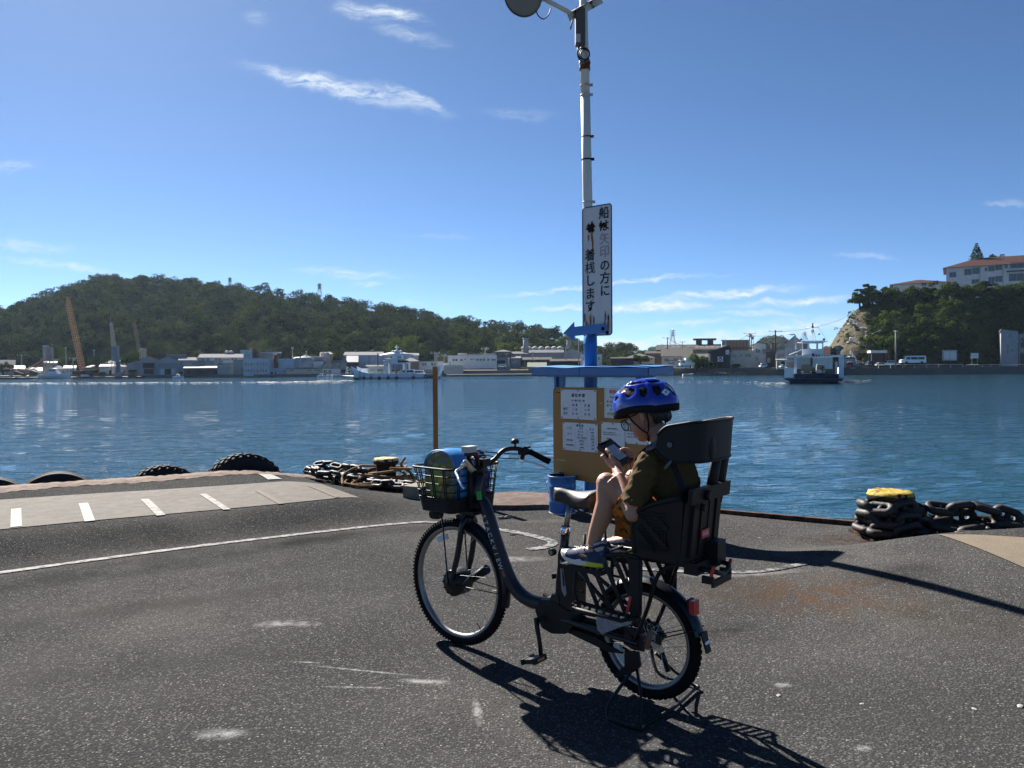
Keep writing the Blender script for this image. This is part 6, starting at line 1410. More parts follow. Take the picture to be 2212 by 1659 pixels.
building(4,1200,1420,520,570,230,8,'gx',470,mat("tarp_green",(.16,.18,.14),.85,var=.1),mat("tarp_roof",(.17,.19,.15),.8,var=.1),"grey green tarpaulin covered shed on the quay")
def chimney(zm,x,yt,yb,d,r,label,m):
 a=at(zm,x,yb,d);H=at(zm,x,yt,d).z-a.z;t=thing("chimney",label,"chimney",a);MB().tube([(0,0,0),(0,0,H)],[r,r*.9],10).build("stack",m,t);MB().tube([(0,0,H-.4),(0,0,H)],r*1.15,10).build("rim",m,t)
chimney(4,1171,160,345,256,.95,"tall grey factory chimney rising against the wooded hill",K["w_grey"])
chimney(4,1706,188,300,262,.8,"shorter grey chimney below the blue arrow",K["w_grey"])
# right of the sign
building(5,20,300,512,570,228,10,'gx',500,K["w_dark"],K["r_brown"],"low dark shed just above the blue roof's middle",(),())
building(5,190,560,498,560,236,12,'hip',447,K["w_beige"],K["r_grey"],"beige house with grey hipped roof and a sunlit ridge",[(515,508,530,530),(470,508,485,530)],(),"house","house")
building(5,450,680,450,560,248,14,'gx',418,K["w_brown"],K["r_brown"],"dark factory annex roof left of the tiled house",(),())
t,o,w,h=building(5,580,1440,402,560,252,34,'gx',328,K["w_brown"],K["r_brown"],"wide dark factory roof with skylights and two ridge ventilators")
for i,x in enumerate((690,790,850,970,1095,1155,1220,1285,1350)):
 p=at(5,x,356,252)-o;hr=(at(5,x,328,252)-o).z;he_=(at(5,x,402,252)-o).z;s_=(hr-he_)/17;y=8;q=MB();q.add([(p.x-.7,y-1.2,he_+s_*(y-1.2)+.2),(p.x+.5,y-1.2,he_+s_*(y-1.2)+.2),(p.x+.9,y+1.5,he_+s_*(y+1.5)+.2),(p.x-.3,y+1.5,he_+s_*(y+1.5)+.2)],[(0,1,2,3)]);q.build("skylight",K["r_bright"],t,fix=False)
for x in(1130,1280):
 p=at(5,x,326,252)-o;q=MB();q.bx(p.x-1,p.x+1,16,18,p.z-.5,p.z+1.6);q.bx(p.x-2,p.x+2,15,19,p.z+1.61,p.z+2.2);q.build("ventilator",K["w_brown"],t,fix=False)
t,o,w,h=building(5,650,1030,483,600,228,13,'gx',395,K["w_beige"],K["r_tile"],"beige house with a large grey tiled roof and a blue shop sign",[(685,512,735,545),(795,510,845,546)],(),"house","house")
q=MB();a=at(5,735,575,228)-o;b=at(5,806,532,228)-o;q.bx(a.x,b.x,-.25,-.12,a.z,b.z);sgn=q.build("sign_board",mat("blue_shop_sign",(.06,.09,.2),.5,var=.4,vscale=3),t,fix=False)
q=MB()
for k in range(3):q.bx(lerp(a.x,b.x,.15+.28*k),lerp(a.x,b.x,.32+.28*k),-.27,-.252,lerp(a.z,b.z,.3),lerp(a.z,b.z,.75))
q.build("sign_print",K["w_white"],sgn,fix=False)
building(5,912,1130,490,600,224,8,'shed',475,K["w_beige"],K["r_grey"],"narrow cream wall and lean-to right of the tiled house",(),(),"house","house")
building(5,1030,1260,500,610,236,10,'gx',455,K["w_grey"],K["r_grey"],"grey sheds behind the small tree, left of the dark house with the round letter sign",[(1195,495,1230,530)])
t,o,w,h=building(5,1235,1500,425,632,221,14,'gy',352,K["w_dark"],K["r_brown"],"black fronted shop with a large white sign bearing one black hiragana letter",(),[(1280,555,1330,630),(1350,560,1400,628)],"shop","shop",rfrac=.98)
a=at(5,1345,550,221)-o;b=at(5,1411,486,221)-o;q=MB();q.bx(a.x,b.x,-.3,-.12,a.z,b.z);sg2=q.build("shop_sign",K["white"],t,fix=False)
text("lettering","ろ",(b.x-a.x)*.95,K["ink"],sg2,((a.x+b.x)/2,-.31,(a.z+b.z)/2-.05),(PI/2,0,0),bold=.06,extr=.004)
a=at(5,1250,640,220)-o;b=at(5,1265,448,220)-o;MB().bx(a.x,b.x,-1.2,-1.0,a.z,b.z).build("drain_pipe",K["w_white"],t,fix=False)
q=MB();a=at(5,1455,462,220)-o;b=at(5,1500,404,220)-o;q.bx(a.x,b.x,-.8,-.4,a.z,b.z);q.build("banner",K["w_white"],t,fix=False)
t,o,w,h=building(5,1492,1797,420,632,220,12,'flat',None,K["w_beige"],K["w_beige"],"beige two storey house with a dark roof terrace right of the black shop",[(1510,460,1575,500),(1690,458,1757,497),(1690,576,1730,610),(1628,462,1646,480)],[(1530,580,1590,632)],"house","house")
q=MB()
for i in range(8):p=at(5,1500+i*41,420,220)-o;q.bx(p.x-.06,p.x+.06,.1,.2,p.z,p.z+3)
p=at(5,1496,388,220)-o;p2=at(5,1795,388,220)-o;q.bx(p.x,p2.x,.1,.2,p.z,p.z+.3);q.bx(p.x+1,p2.x-1,4,8,p.z-3,p.z-.5);q.build("terrace_frame",K["w_dark"],t,fix=False)
building(5,1450,1738,286,420,246,12,'flat',None,K["w_brown"],K["w_dark"],"dark brown box on the factory's right end",())
building(5,1397,1450,286,400,245.5,8,'flat',None,K["w_blue"],K["w_dark"],"narrow glazed stair block left of the dark brown box",[(1405,295,1442,340)])
building(5,1790,1945,335,620,226,12,'gy',315,K["w_white"],K["r_dark"],"tall white house with a dark roof left of the brown narrow block",[(1845,400,1875,440),(1820,390,1840,440),(1820,490,1840,535),(1905,395,1945,450)],[(1855,560,1875,610)],"house","house",rfrac=.45)
building(5,1945,2015,345,620,232,10,'flat',None,K["w_grey"],K["r_dark"],"narrow grey house wedged behind the tall white house",[(1950,365,2000,385),(1950,400,2000,425),(1960,500,2000,560)],(),"house","house")
building(5,2010,2078,330,620,228,10,'flat',None,mat("taupe_wall",(.24,.2,.17),.8,var=.1),K["r_dark"],"narrow taupe block behind the tall utility pole",())
# behind and right of the right ferry
building(6,465,1110,720,1005,216,16,'gy',462,K["w_grey"],K["r_grey"],"large grey gabled house with pale eaves left behind the right ferry",[(540,632,622,698),(500,770,520,850),(525,775,610,820)],[(520,905,560,1000)],"house","house",rfrac=.5)
building(6,480,640,880,1005,210,4,'shed',730+130,K["w_beige"],K["r_bright"],"beige shop front with an awning beside the tall utility pole",[(490,900,530,950)],[(555,900,620,1000)],"shop","shop")
building(6,830,1065,790,1000,207,8,'flat',None,K["w_beige"],K["w_beige"],"beige house seen through the right ferry's arch, left half",[(875,792,930,835),(980,792,1035,830)],(),"house","house")
building(6,1105,1450,788,1000,207,8,'flat',None,K["w_white"],K["w_white"],"white house seen through the right ferry's arch, right half",[(1135,790,1190,818),(1225,790,1280,818),(1315,790,1375,815)],(),"house","house")
building(6,1285,1412,668,800,218,8,'hip',625,mat("salmon_wall",(.42,.24,.19),.8,var=.1),K["r_red"],"salmon pink house behind the right ferry's upper deck",(),(),"house","house")
building(6,1410,1700,690,1000,222,9,'gy',625,K["w_slate"],K["r_dark"],"slate house right behind the ferry's corner pillar",[(1600,745,1660,770)],(),"house","house",rfrac=.55)
t,o,w,h=building(6,1640,1845,850,1000,206,6,'flat',None,K["w_grey"],K["w_dark"],"small grey ticket office with a dark opening right of the right ferry",(),[(1700,920,1800,995)],"ticket_office","office")
q=MB();a=at(6,1605,838,206)-o;b=at(6,1695,778,206)-o;q.bx(a.x,b.x,-.3,-.1,a.z,b.z);s_=q.build("sign_board",K["w_white"],t,fix=False)
text("lettering","渡船",(b.z-a.z)*.8,K["ink"],s_,((a.x+b.x)/2,-.31,(a.z+b.z)/2),(PI/2,0,0),extr=.004,bold=.03)
q=MB();a=at(6,1695,918,206)-o;b=at(6,1805,888,206)-o;q.prism([(a.x,a.z),(b.x,a.z),(b.x-.5,b.z),(a.x+.5,b.z)],lambda u,v,s2:(u,s2,v),-2,-.4);q.build("awning",K["w_white"],t,fix=False)
q=MB();a=at(6,1712,995,206)-o;b=at(6,1780,935,206)-o;q.bx(a.x,b.x,-.9,-.06,a.z,b.z);q.build("vending_machine",K["redpaint"],t,fix=False)
# hotel on the bluff
FOOT=14
def hotel(x0,x1,yt,yb,d,dep,ridge,label,wins):
 t,o,w,h=building(7,x0,x1,yt,yb,d,dep,'hip',ridge,K["w_white"],K["r_red"],label,wins,(),"hotel","building",over=1.2);return t,o
t,o=hotel(1395,2560,322,520,262,22,205,"large white building with red brown roof on top of the wooded bluff",[(1432,378,1500,430),(1590,350,1664,415),(1672,342,1748,407),(1668,466,1745,510),(1804,350,1830,383),(1843,335,1905,388),(1913,327,1980,380),(1843,448,1905,508),(1913,442,1980,500),(2010,328,2038,362),(2065,308,2203,368),(2053,425,2203,500)])
for x in(1752,1985):
 a=at(7,x,520,262)-o;b=at(7,x+6,330,262)-o;MB().bx(a.x,b.x,-.25,-.05,a.z,b.z).build("drain_pipe",K["w_grey"],t,fix=False)
q=MB();a=at(7,2028,418,262)-o;b=at(7,2300,395,262)-o;q.bx(a.x,b.x,-1.6,-.05,a.z+.4,b.z);q.build("porch_roof",K["r_dark"],t,fix=False)
hotel(845,1398,520,640,258,16,462,"lower white wing with red brown roof left of the large hotel",[(1140,512,1190,545),(1215,508,1240,545),(1255,500,1310,540)])
# grey house at the right border
FOOT=.5
t,o,w,h=building(7,1970,2150,1025,1368,205,10,'gy',1000,K["w_grey"],K["r_grey"],"tall plain grey house with sloped top at the right border by the water",[(2052,1050,2088,1085),(2036,1165,2050,1255),(2070,1205,2130,1235)],(),"house","house",rfrac=.02)
building(7,2150,2420,1055,1368,209,10,'gy',1010,K["w_brown"],K["r_grey"],"brownish grey house cut by the right border beside the tall grey house",[(2165,1050,2212,1095),(2170,1195,2212,1250)],(),"house","house")
# ------------------------------------------------------------------ hills
RIDGE=[(-700,668),(-300,672),(-60,668),(0,660),(60,650),(130,626),(185,604),(225,596),(300,601),(380,602),(450,611),(500,616),(560,624),(640,634),(720,645),(800,656),(870,669),(930,679),(990,689),(1050,694),(1100,701),(1150,710),(1200,721),(1240,735),(1275,752),(1310,772),(1360,790)]
K["soil"]=mat_leaf("hillside_soil",(.012,.018,.008),(.03,.036,.014),.02)
def interp(tab,u):
 for(a,x),(b,y)in zip(tab,tab[1:]):
  if a<=u<=b:return lerp(x,y,(u-a)/(b-a))
 return tab[-1][1]if u>tab[-1][0]else tab[0][1]
def hill_pt(u,t,R0=288,R1=440,tab=RIDGE,tree=4.0):
 vr=interp(tab,u);d=ray(u,vr);r1=R1+25*math.sin(u*.006);zr=EYE+d.z*r1-tree
 tt=min(t,1.0);r=lerp(R0,r1,t)
 zz=.2+(zr-.2)*(tt**.8)if t<=1 else zr-(t-1)*80
 bump=6.5*mnoise.noise((u*.011,tt*3.1,2.3))*math.sin(PI*tt)*min(1,(zr/20))+3.0*mnoise.noise((u*.03,tt*7,5.1))*math.sin(PI*tt)*min(1,max(0,zr/20))
 return Vector((d.x*r,r,zz+bump))
def hill(tab,u0,u1,n,R0,R1,tree,rows=26):
 G=[]
 for j in range(rows+6):
  t=j/rows;G.append([hill_pt(lerp(u0,u1,i/n),t,R0,R1,tab,tree)for i in range(n+1)])
 return MB().sheet(G)
tag(hill(RIDGE,-700,1360,150,288,440,4.0).build("hill",K["soil"],fix=False),kind="structure")
R2=[(1180,789),(1230,765),(1270,750),(1300,742),(1340,738),(1372,745),(1400,760),(1425,789)]
R3=[(1330,789),(1380,758),(1410,746),(1428,741),(1455,750),(1520,765),(1600,789)]
R4=[(1590,789),(1625,738),(1650,725),(1665,720),(1685,722),(1705,733),(1745,760),(1790,789)]
for tab,r0,r1,nm in((R2,330,390,"hill"),(R3,900,1150,"hill"),(R4,800,950,"hill")):
 tag(hill(tab,tab[0][0],tab[-1][0],40,r0,r1,4.0 if r1<500 else 7,12).build(nm,K["soil"],fix=False),kind="structure")
# ------------------------------------------------------------------ foliage
K["leafh"]=mat_leaf("hill_leaves",(.017,.028,.011),(.115,.135,.038),.12)  # leaf tone patches, contrast widened to imitate sunlit and shaded crowns
K["leafp"]=mat_leaf("bluff_leaves",(.028,.05,.012),(.075,.10,.02),.2)
K["leafn"]=mat_leaf("pine_needles",(.026,.042,.014),(.055,.07,.02),.2)
K["leafy"]=mat_leaf("bright_shrub_leaves",(.05,.075,.016),(.10,.12,.025),.35)
K["bark"]=mat("bark",(.06,.045,.032),.9,var=.3,vscale=3)
def leaf_cloud(r,n,size,seed,flat=.75,lumps=7,shell=.55,up=.35):
 """leaf-sized faces spread through a lumpy crown of radius r centred on the origin"""
 rs=np.random.RandomState(seed)
 L_=rs.normal(size=(lumps,3));L_/=np.linalg.norm(L_,axis=1)[:,None];L_*=(rs.uniform(.35,.62,lumps)*r)[:,None];L_[:,2]*=flat;lr=rs.uniform(.38,.62,lumps)*r
 k=rs.randint(0,lumps,n);d=rs.normal(size=(n,3));d/=np.linalg.norm(d,axis=1)[:,None];d[:,2]=np.where(d[:,2]<-up,-d[:,2],d[:,2])
 rad=lr[k]*(shell+(1-shell)*rs.uniform(0,1,n)**.5)
 c=L_[k]+d*rad[:,None]*np.array([1,1,flat])
 nrm=d+rs.normal(size=(n,3))*.28;nrm/=np.linalg.norm(nrm,axis=1)[:,None]
 a=np.cross(nrm,rs.normal(size=(n,3)));a/=np.linalg.norm(a,axis=1)[:,None];b=np.cross(nrm,a)
 s=size*rs.uniform(.6,1.35,n)[:,None]
 V=np.stack([c-a*s,c+b*s*.6,c+a*s,c-b*s*.6],1).reshape(-1,3);return V
def quads_obj(name,V,m,parent=None):
 n=len(V)//4;me=bpy.data.meshes.new(name);me.vertices.add(n*4);me.vertices.foreach_set("co",V.astype(np.float32).ravel());me.loops.add(n*4);me.loops.foreach_set("vertex_index",np.arange(n*4));me.polygons.add(n);me.polygons.foreach_set("loop_start",np.arange(n)*4)
 me.update(calc_edges=True);me.materials.append(m);return link(name,me,parent)
def core_verts():
 b=bmesh.new();bmesh.ops.create_icosphere(b,subdivisions=1,radius=1);V=np.array([v.co[:]for v in b.verts]);F=np.array([[l.vert.index for l in f.loops]for f in b.faces]);b.free();return V,F
PROTO=[leaf_cloud(1.0,520,.085,100+i,.8,10)for i in range(7)]
def forest(name,pts,m,rscale,seed,label=None):
 rs=np.random.RandomState(seed);out=[]
 for(p,r)in pts:
  P=PROTO[rs.randint(len(PROTO))];a=rs.uniform(0,6.28);c,s=math.cos(a),math.sin(a);R=np.array([[c,-s,0],[s,c,0],[0,0,rs.uniform(.8,1.15)]])
  n_=len(P)//4;P=P[:4*(n_ if r>3 else n_//4)];P=P if r>3 else P;out.append(P@R.T*r+np.array(p)[None,:])
 o=quads_obj(name,np.concatenate(out),m);return tag(o,label,None,None,"stuff")
rs=np.random.RandomState(11);pts=[];tries=0
while len(pts)<820 and tries<20000:
 tries+=1;u=rs.uniform(-120,1330);t=rs.uniform(0,1.03)**.8;vr=interp(RIDGE,u);hgt=max(0,(790-vr)/200)
 if rs.uniform()>.25+.75*hgt:continue
 p=hill_pt(u,t);r=rs.uniform(3.2,6.8)*(1 if t>.1 else .7)
 if any((p-q_).length<.72*(r+r2)*.75 for q_,r2 in pts):continue
 pts.append((p+Vector((0,0,r*.5)),r))
for k in range(1300):
 u=rs.uniform(-120,1330);t=rs.uniform(0,1.02)**.8;pts.append((hill_pt(u,t),rs.uniform(1.4,2.6)))
forest("forest",pts,K["leafh"],1,3,"dense evergreen forest covering the long hill across the water")
pts=[]
for i in range(130):
 u=rs.uniform(R2[0][0]+8,R2[-1][0]-8);t=rs.uniform(0,1.02);pts.append((hill_pt(u,t,330,390,R2)+Vector((0,0,2)),rs.uniform(2.4,4.2)))
forest("forest",pts,K["leafh"],1,5,"small wooded knoll just right of the blue signpost")
for tab,r0,r1,n,lab in((R3,900,1150,150,"faint distant wooded hill right of the signpost"),(R4,800,950,170,"round distant wooded hill behind the utility poles")):
 pts=[]
 for i in range(n*2):
  u=rs.uniform(tab[0][0]+4,tab[-1][0]-4);t=rs.uniform(.1,1.02);pts.append((hill_pt(u,t,r0,r1,tab,7)+Vector((0,0,2)),rs.uniform(4,8)))
 forest("forest",pts,K["leafh"],1,6,lab)
# ------------------------------------------------------------------ the bluff on the right
BL=[(1762,788),(1779,772),(1800,735),(1815,712),(1830,692),(1845,672),(1862,660),(1900,655),(2000,650),(2250,648),(2500,650),(2700,690),(2850,788)]
def bluff_pt(u,t):
 vr=interp(BL,u);r0=213+3*sstep(1900,1780,u);r1=lerp(238,226,sstep(1990,2090,u));d=ray(u,vr);zr=EYE+d.z*r1
 tt=min(t,1);r=lerp(r0,r1,t);z=.5+(zr-.5)*(tt**.62)+1.0*mnoise.noise((u*.05,tt*5,1))*math.sin(PI*tt)*min(1,zr/6)+.5*mnoise.noise((u*.17,tt*12,4))*math.sin(PI*tt)*min(1,zr/6)
 if t>1:r=r1+(t-1)*75;z=zr+(t-1)*.3
 return Vector((d.x*r,r,z))
K["rock"]=mat("mossy_cliff_rock",(.078,.066,.045),.95,var=.35,vscale=.6,second=(.03,.034,.014),amount=.6,sscale=.35,sharp=.2,bump=.3,bscale=1.2)
tag(MB().sheet([[bluff_pt(lerp(1762,2850,i/110),j/24)for i in range(111)]for j in range(45)]).build("cliff",K["rock"],fix=False),kind="structure")
rs=np.random.RandomState(21);out=[]
for k in range(4200):
 u=1775+(2500-1775)*rs.uniform()**1.15;t=rs.uniform(0,1.06)
 if u<1880 and rs.uniform()<.96*sstep(1912,1856,u)and t>.04:continue
 if 1880<u<1905 and rs.uniform()<.4:continue
 p=bluff_pt(u,t);r=rs.uniform(.9,2.3);P=leaf_cloud(r,44,.27,rs.randint(10**6),.8,4);out.append(P+np.array(p+Vector((0,-.3,.2)))[None,:])
tag(quads_obj("undergrowth",np.concatenate(out),K["leafp"]),"dark ivy and shrubs covering the steep bluff below the hotel",None,None,"stuff")
def tree(base,H,r,kind,label,seed,m,cat="tree",group=None,trunk=True):
 t=thing("tree",label,cat,base,0,group);rs_=random.Random(seed);V=[];q=MB()
 q.tube([(0,0,-.5),(rs_.uniform(-.2,.2),0,H*.35),(rs_.uniform(-.4,.4),0,H*.7)],[r*.07+.08,r*.05+.06,.05],7)
 if kind=='pine':
  n=7
  for k in range(n):
   z=H*lerp(.22,.92,k/(n-1));a=k*2.4+rs_.uniform(-.4,.4);l=r*lerp(1.0,.35,k/(n-1))*rs_.uniform(.6,1)
   c=Vector((math.cos(a)*l*.6,math.sin(a)*l*.6,z));q.tube([(0,0,z-.12*H),c],[.07,.03],5)
   V.append(leaf_cloud(l*.85+.5,int(150*(l+.6)),.26,seed*31+k,.42,6,.3)+np.array(c)[None,:])
 elif kind=='conifer':
  n=19
  for k in range(n):
   z=H*lerp(.12,.97,k/(n-1));l=r*(1-.92*(k/(n-1))**1.15)
   for j in range(7):
    a=j*PI/3.5+k*.8;c=Vector((math.cos(a)*l*.6,math.sin(a)*l*.6,z-l*.12));V.append(leaf_cloud(max(.3,l*.42),34,.22,seed*97+k*7+j,.55,4,.3)+np.array(c)[None,:]);q.tube([(0,0,z),(math.cos(a)*l,math.sin(a)*l,z-l*.22)],[.05,.02],4)
 else:
  n=8
  for k in range(n):
   a=k*2.1;l=r*rs_.uniform(.2,.7);c=Vector((math.cos(a)*l,math.sin(a)*l,H*rs_.uniform(.25,.8)));q.tube([(0,0,H*.3),c],[.08,.03],5)
   V.append(leaf_cloud(r*rs_.uniform(.45,.65),int(170*max(1,r/2.2)),.24 if r>1.6 else .16,seed*53+k,.8,6,.4)+np.array(c)[None,:])
 q.build("trunk",K["bark"],t,fix=False);quads_obj("crown",np.concatenate(V),m,t);return t
# trees along the rim of the bluff, left to right
rim=[(1858,.94,6.2,3.8,'pine'),(1876,.98,6.6,4.6,'pine'),(1902,.93,4.9,4.4,'round'),(1926,1.0,4.6,4.2,'round'),(1948,.94,4.2,4.0,'round'),(1978,.98,4.4,4.2,'round'),(2002,.95,4.8,4.2,'pine'),(2026,1.0,5.2,4.4,'round'),(2057,.97,5.6,4.4,'round'),(2078,1.0,5.2,4.2,'round'),(2104,.96,5.6,4.4,'round'),(2128,1.0,5.6,4.6,'pine'),(2160,.97,5.0,4.2,'round'),(2182,1.0,4.8,4.4,'round'),(2208,.97,5.4,4.4,'round'),(2240,1.0,5.2,4.4,'pine'),(2270,.98,5.4,4.6,'round')]
where=["leaning far out at the rim's left end","second from the rim's left end, before open sky","left of the hotel's lower wing","before the left corner of the lower red roof","before the middle of the lower wing","right of the lower wing's roof ridge","before the joint of lower wing and hotel","under the hotel's left corner","below the hotel's first single window","left of the hotel's first paired windows","below the hotel's first paired windows","below the first drain pipe of the hotel","below the hotel's small square window","below the hotel's second paired windows","below the second drain pipe","below the porch roof","cut by the right border above the grey house"]
for i,(u,t_,H,r,kd)in enumerate(rim):
 tree(bluff_pt(u,t_),H,r,kd,("spreading pine " if kd=='pine' else "bushy green tree ")+where[i],200+i,K["leafn"]if kd=='pine' else K["leafp"],"tree","trees along the rim of the bluff")
b_=at(7,1715,265,275);b_.z-=8;tree(b_,at(7,1715,95,275).z-b_.z,5.4,'conifer',"tall dark conifer rising behind the hotel's roof",300,K["leafp"])
b_=at(7,1885,235,280);b_.z-=8;tree(b_,at(7,1885,190,280).z-b_.z,4.2,'round',"tree top peeping over the hotel roof right of the conifer",301,K["leafn"])
for i,(x,y,d,H,r,lab)in enumerate(((600,1310,210,7.5,3.2,"bright green shrub tree at the foot of the stairs"),(800,1300,210,6.5,3.2,"round green tree left of the street pole below the bluff"),(1060,1290,211,6,2.8,"green bush above the parked white minibus"),(1330,1290,212,7,3.0,"ivy clad tree right of the parked white minibus"),(950,1180,214,7,3.0,"tree standing halfway up the bluff right of the street pole"),(1180,1150,216,8,3.4,"tree halfway up the middle of the bluff"),(1420,1000,224,10,4.0,"tall tree clump beside the bluff's deep shadow"),(1150,1000,222,9,3.6,"tree in the upper middle of the bluff"),(800,1050,220,8,3.2,"light green tree right of the zigzag stairs"))):
 tree(at(7,x,y,d),H,r,'round',lab,320+i,K["leafy"]if i in(0,1,8)else K["leafp"],"tree","trees on the bluff's slope")
# town trees
for i,(zm,x,yb,yt,d,r,lab,m)in enumerate(((5,1085,650,472,219,3.2,"light green tree before the grey sheds, left of the black shop","leafy"),(5,1215,640,575,218,1.9,"dark round bush beside the black shop","leafp"),(5,380,560,480,229,3.0,"dark leafy tree beside the hipped roof house","leafp"),(5,1565,632,585,218,1.4,"small dark shrub before the beige two storey house","leafp"),(1,40,1330,1155,246,4.0,"sparse dark tree at the picture's left border by the water","leafh"),(1,1210,1230,1140,258,4.0,"green bush right of the orange crane","leafp"),(1,1600,1215,1120,256,4.4,"low green thicket right of the grey jib crane","leafp"),(3,1470,470,255,280,7,"large pale green tree rising behind the ferry's mast","leafy"),(4,925,320,255,270,5,"yellow green tree behind the brown hipped roof","leafy"))):
 b_=at(zm,x,yb,d);tree(b_,at(zm,x,yt,d).z-b_.z,r,'round',lab,400+i,K[m])
# zigzag stairs with white railings on the bluff's left flank
for i,P in enumerate(([(388,892),(465,917),(492,988)],[(492,985),(600,992),(720,1010)],[(548,1072),(720,1008)],[(386,1088),(420,1090),(600,1142),(655,1124)],[(394,1226),(440,1282),(460,1328),(590,1358)])):
 ds=(226,224,220,217,213)[i];lab=("topmost flight of stairs with white railing on the bluff's left flank","second flight of stairs, running right to the turn","third flight of stairs, running back left under the second","fourth flight of stairs with white railing at mid height","lowest flight of stairs with white railing, reaching the road")[i]
 pts=[at(7,x,y,ds-k*.6)for k,(x,y)in enumerate(P)];t=thing("stairway",lab,"stairs",pts[0])
 o=pts[0];L_=curve_pts([p-o for p in pts],1)
 q=MB();q.tube([p for p in L_],.09,5);q.build("rail",K["w_white"],t);q=MB();q.tube([p-Vector((0,0,.45))for p in L_],.07,5);q.build("rail",K["w_white"],t)
 full=[L_[0].lerp(L_[0],0)]
 for a,b in zip(L_,L_[1:]):
  n=max(2,int((b-a).length/1.6))
  for k in range(n):
   p=a.lerp(b,k/n);MB().bx(p.x-.06,p.x+.06,p.y-.06,p.y+.06,p.z-1.0,p.z).build("post",K["w_white"],t,fix=False)
  n2=max(2,int((b-a).length/.7))
  for k in range(n2):
   p=a.lerp(b,(k+.5)/n2);MB().bx(p.x-.4,p.x+.4,p.y+.1,p.y+1.7,p.z-1.35,p.z-1.05).build("step",K["w_grey"],t,fix=False)
# ------------------------------------------------------------------ poles, wires, pylons
def pole(zm,x,yt,yb,d,label,arms=((.96,1.3),),r=.16,box=False,lampd=None,m=None):
 a=at(zm,x,yb,d);H=at(zm,x,yt,d).z-a.z;t=thing("utility_pole",label,"utility pole",a)
 MB().tube([(0,0,-.3),(0,0,H)],[r*1.2,r],8).build("shaft",m or K["conc2"],t)
 for(f_,l)in arms:
  MB().bx(-l,l,-.08,.08,H*f_-.1,H*f_).build("crossarm",K["galv"],t,fix=False)
  for s_ in(-.85,0,.85):MB().lathe([(.08,0),(.1,.15),(.05,.3)],6,Matrix.Translation((l*s_,0,H*f_))).build("insulator",K["w_white"],t,fix=False)
 if box:MB().lathe([(.3,0),(.32,.05),(.32,.9),(.3,.95)],10,Matrix.Translation((.45,0,H*.78))).build("transformer",K["w_grey"],t,fix=False)
 if lampd:MB().tube([(0,0,H*.97),(lampd,0,H*1.0),(lampd*1.4,0,H*.99)],[.06,.06,.12],6).build("lamp_arm",K["galv"],t)
 return a+Vector((0,0,H*.96))
wp=[]
wp.append(pole(5,720,250,400,240,"utility pole above the tiled house, left end of the slack wire",((.98,1.6),)))
pole(5,905,300,395,244,"short roof pole between the two poles over the dark factory",((.95,.9),),.1)
wp.append(pole(5,1742,195,420,236,"utility pole with two crossarms rising above the dark brown box",((.98,1.9),(.86,1.2)),.16,True))
pole(5,1765,232,430,236,"second utility pole beside the one above the brown box",((.98,1.2),),.16,True)
wp.append(pole(5,2063,158,625,221,"tall dark utility pole left of the gabled grey house",((.975,2.0),),.2,m=K["w_dark"]))
pole(6,295,482,640,236,"short street lamp pole behind the houses before the round hill",((.9,.5),),.12,False,2.0,K["w_dark"])
pole(7,868,1010,1380,204,"concrete street pole standing before the bluff beside the white car",((.96,.5),),.17)
pole(7,2166,1090,1362,203,"thin pole standing before the grey house at the right border",((.85,.6),),.1)
pole(7,556,1020,1240,212,"thin lamp pole among the zigzag stairs",((.96,.3),),.07)
wp2=[pole(3,1938,430,625,240,"utility pole with transformer cluster left of the long white building",((.97,1.5),(.9,1.5)),.18,True)]
pole(3,1962,480,625,242,"thinner utility pole beside the transformer pole",((.95,.6),),.12)
wp2.append(pole(3,2050,470,560,262,"distant pole with transformer behind the pale blue building",((.95,.9),),.14,True))
pole(3,2125,545,640,236,"dark lamp pole before the long white building's left end",((.96,.4),),.1,m=K["w_dark"])
pole(3,1226,448,610,246,"dark bare pole before the big white warehouse",((.97,.2),),.14,m=K["w_dark"])
pole(3,165,380,510,258,"bare pole standing above the blue factory wing",((.97,.3),),.15)
pole(3,338,425,550,254,"bare pole at the left corner of the white block",((.97,.2),),.16)
pole(4,665,292,375,250,"pole with a round device cluster behind the long white building",((.95,1.3),),.15,True)
pole(4,1830,180,480,234,"utility pole with boxes left of the blue signpost column",((.96,1.5),(.88,1.2)),.15,True)
pole(4,1670,280,430,240,"slender pole before the long grey factory's gable",((.97,1.0),),.12)
pole(4,1258,335,440,240,"lamp pole before the long grey factory roof",((.95,.3),),.1)
pole(4,960,415,560,232,"thin quay pole before the slate blue building",((.97,.2),),.1)
pole(1,270,1095,1260,258,"utility pole with crossarm between lattice tower and left border",((.96,1.6),),.18)
pole(1,822,1005,1240,266,"bare dark pole between lattice tower and orange crane",((.97,.3),),.16)
pole(1,912,1130,1300,254,"utility pole left of the orange boom's foot",((.95,1.3),),.16,True)
pole(1,1172,1040,1200,272,"bare pole right of the orange boom",((.97,.3),),.14)
def wire(a,b,sag,label,r=.035):
 P=[a.lerp(b,i/16)+Vector((0,0,-sag*4*(i/16)*(1-i/16)))for i in range(17)];o=a;tag(MB().tube([p-o for p in P],r,4).build("power_line",K["wire"],None,o),label,"wire")
wire(wp[0],wp[1],4.2,"slack black power line over the dark factory roof",.05)
wire(wp[1],wp[2],1.0,"power line between the brown box poles and the tall dark pole")
wire(wp[2],at(7,410,852,232),1.2,"long power line from the tall dark pole up to the bluff's stairs")
wire(wp2[0],wp2[1],.8,"power line from the transformer pole to the pole behind it",.05)
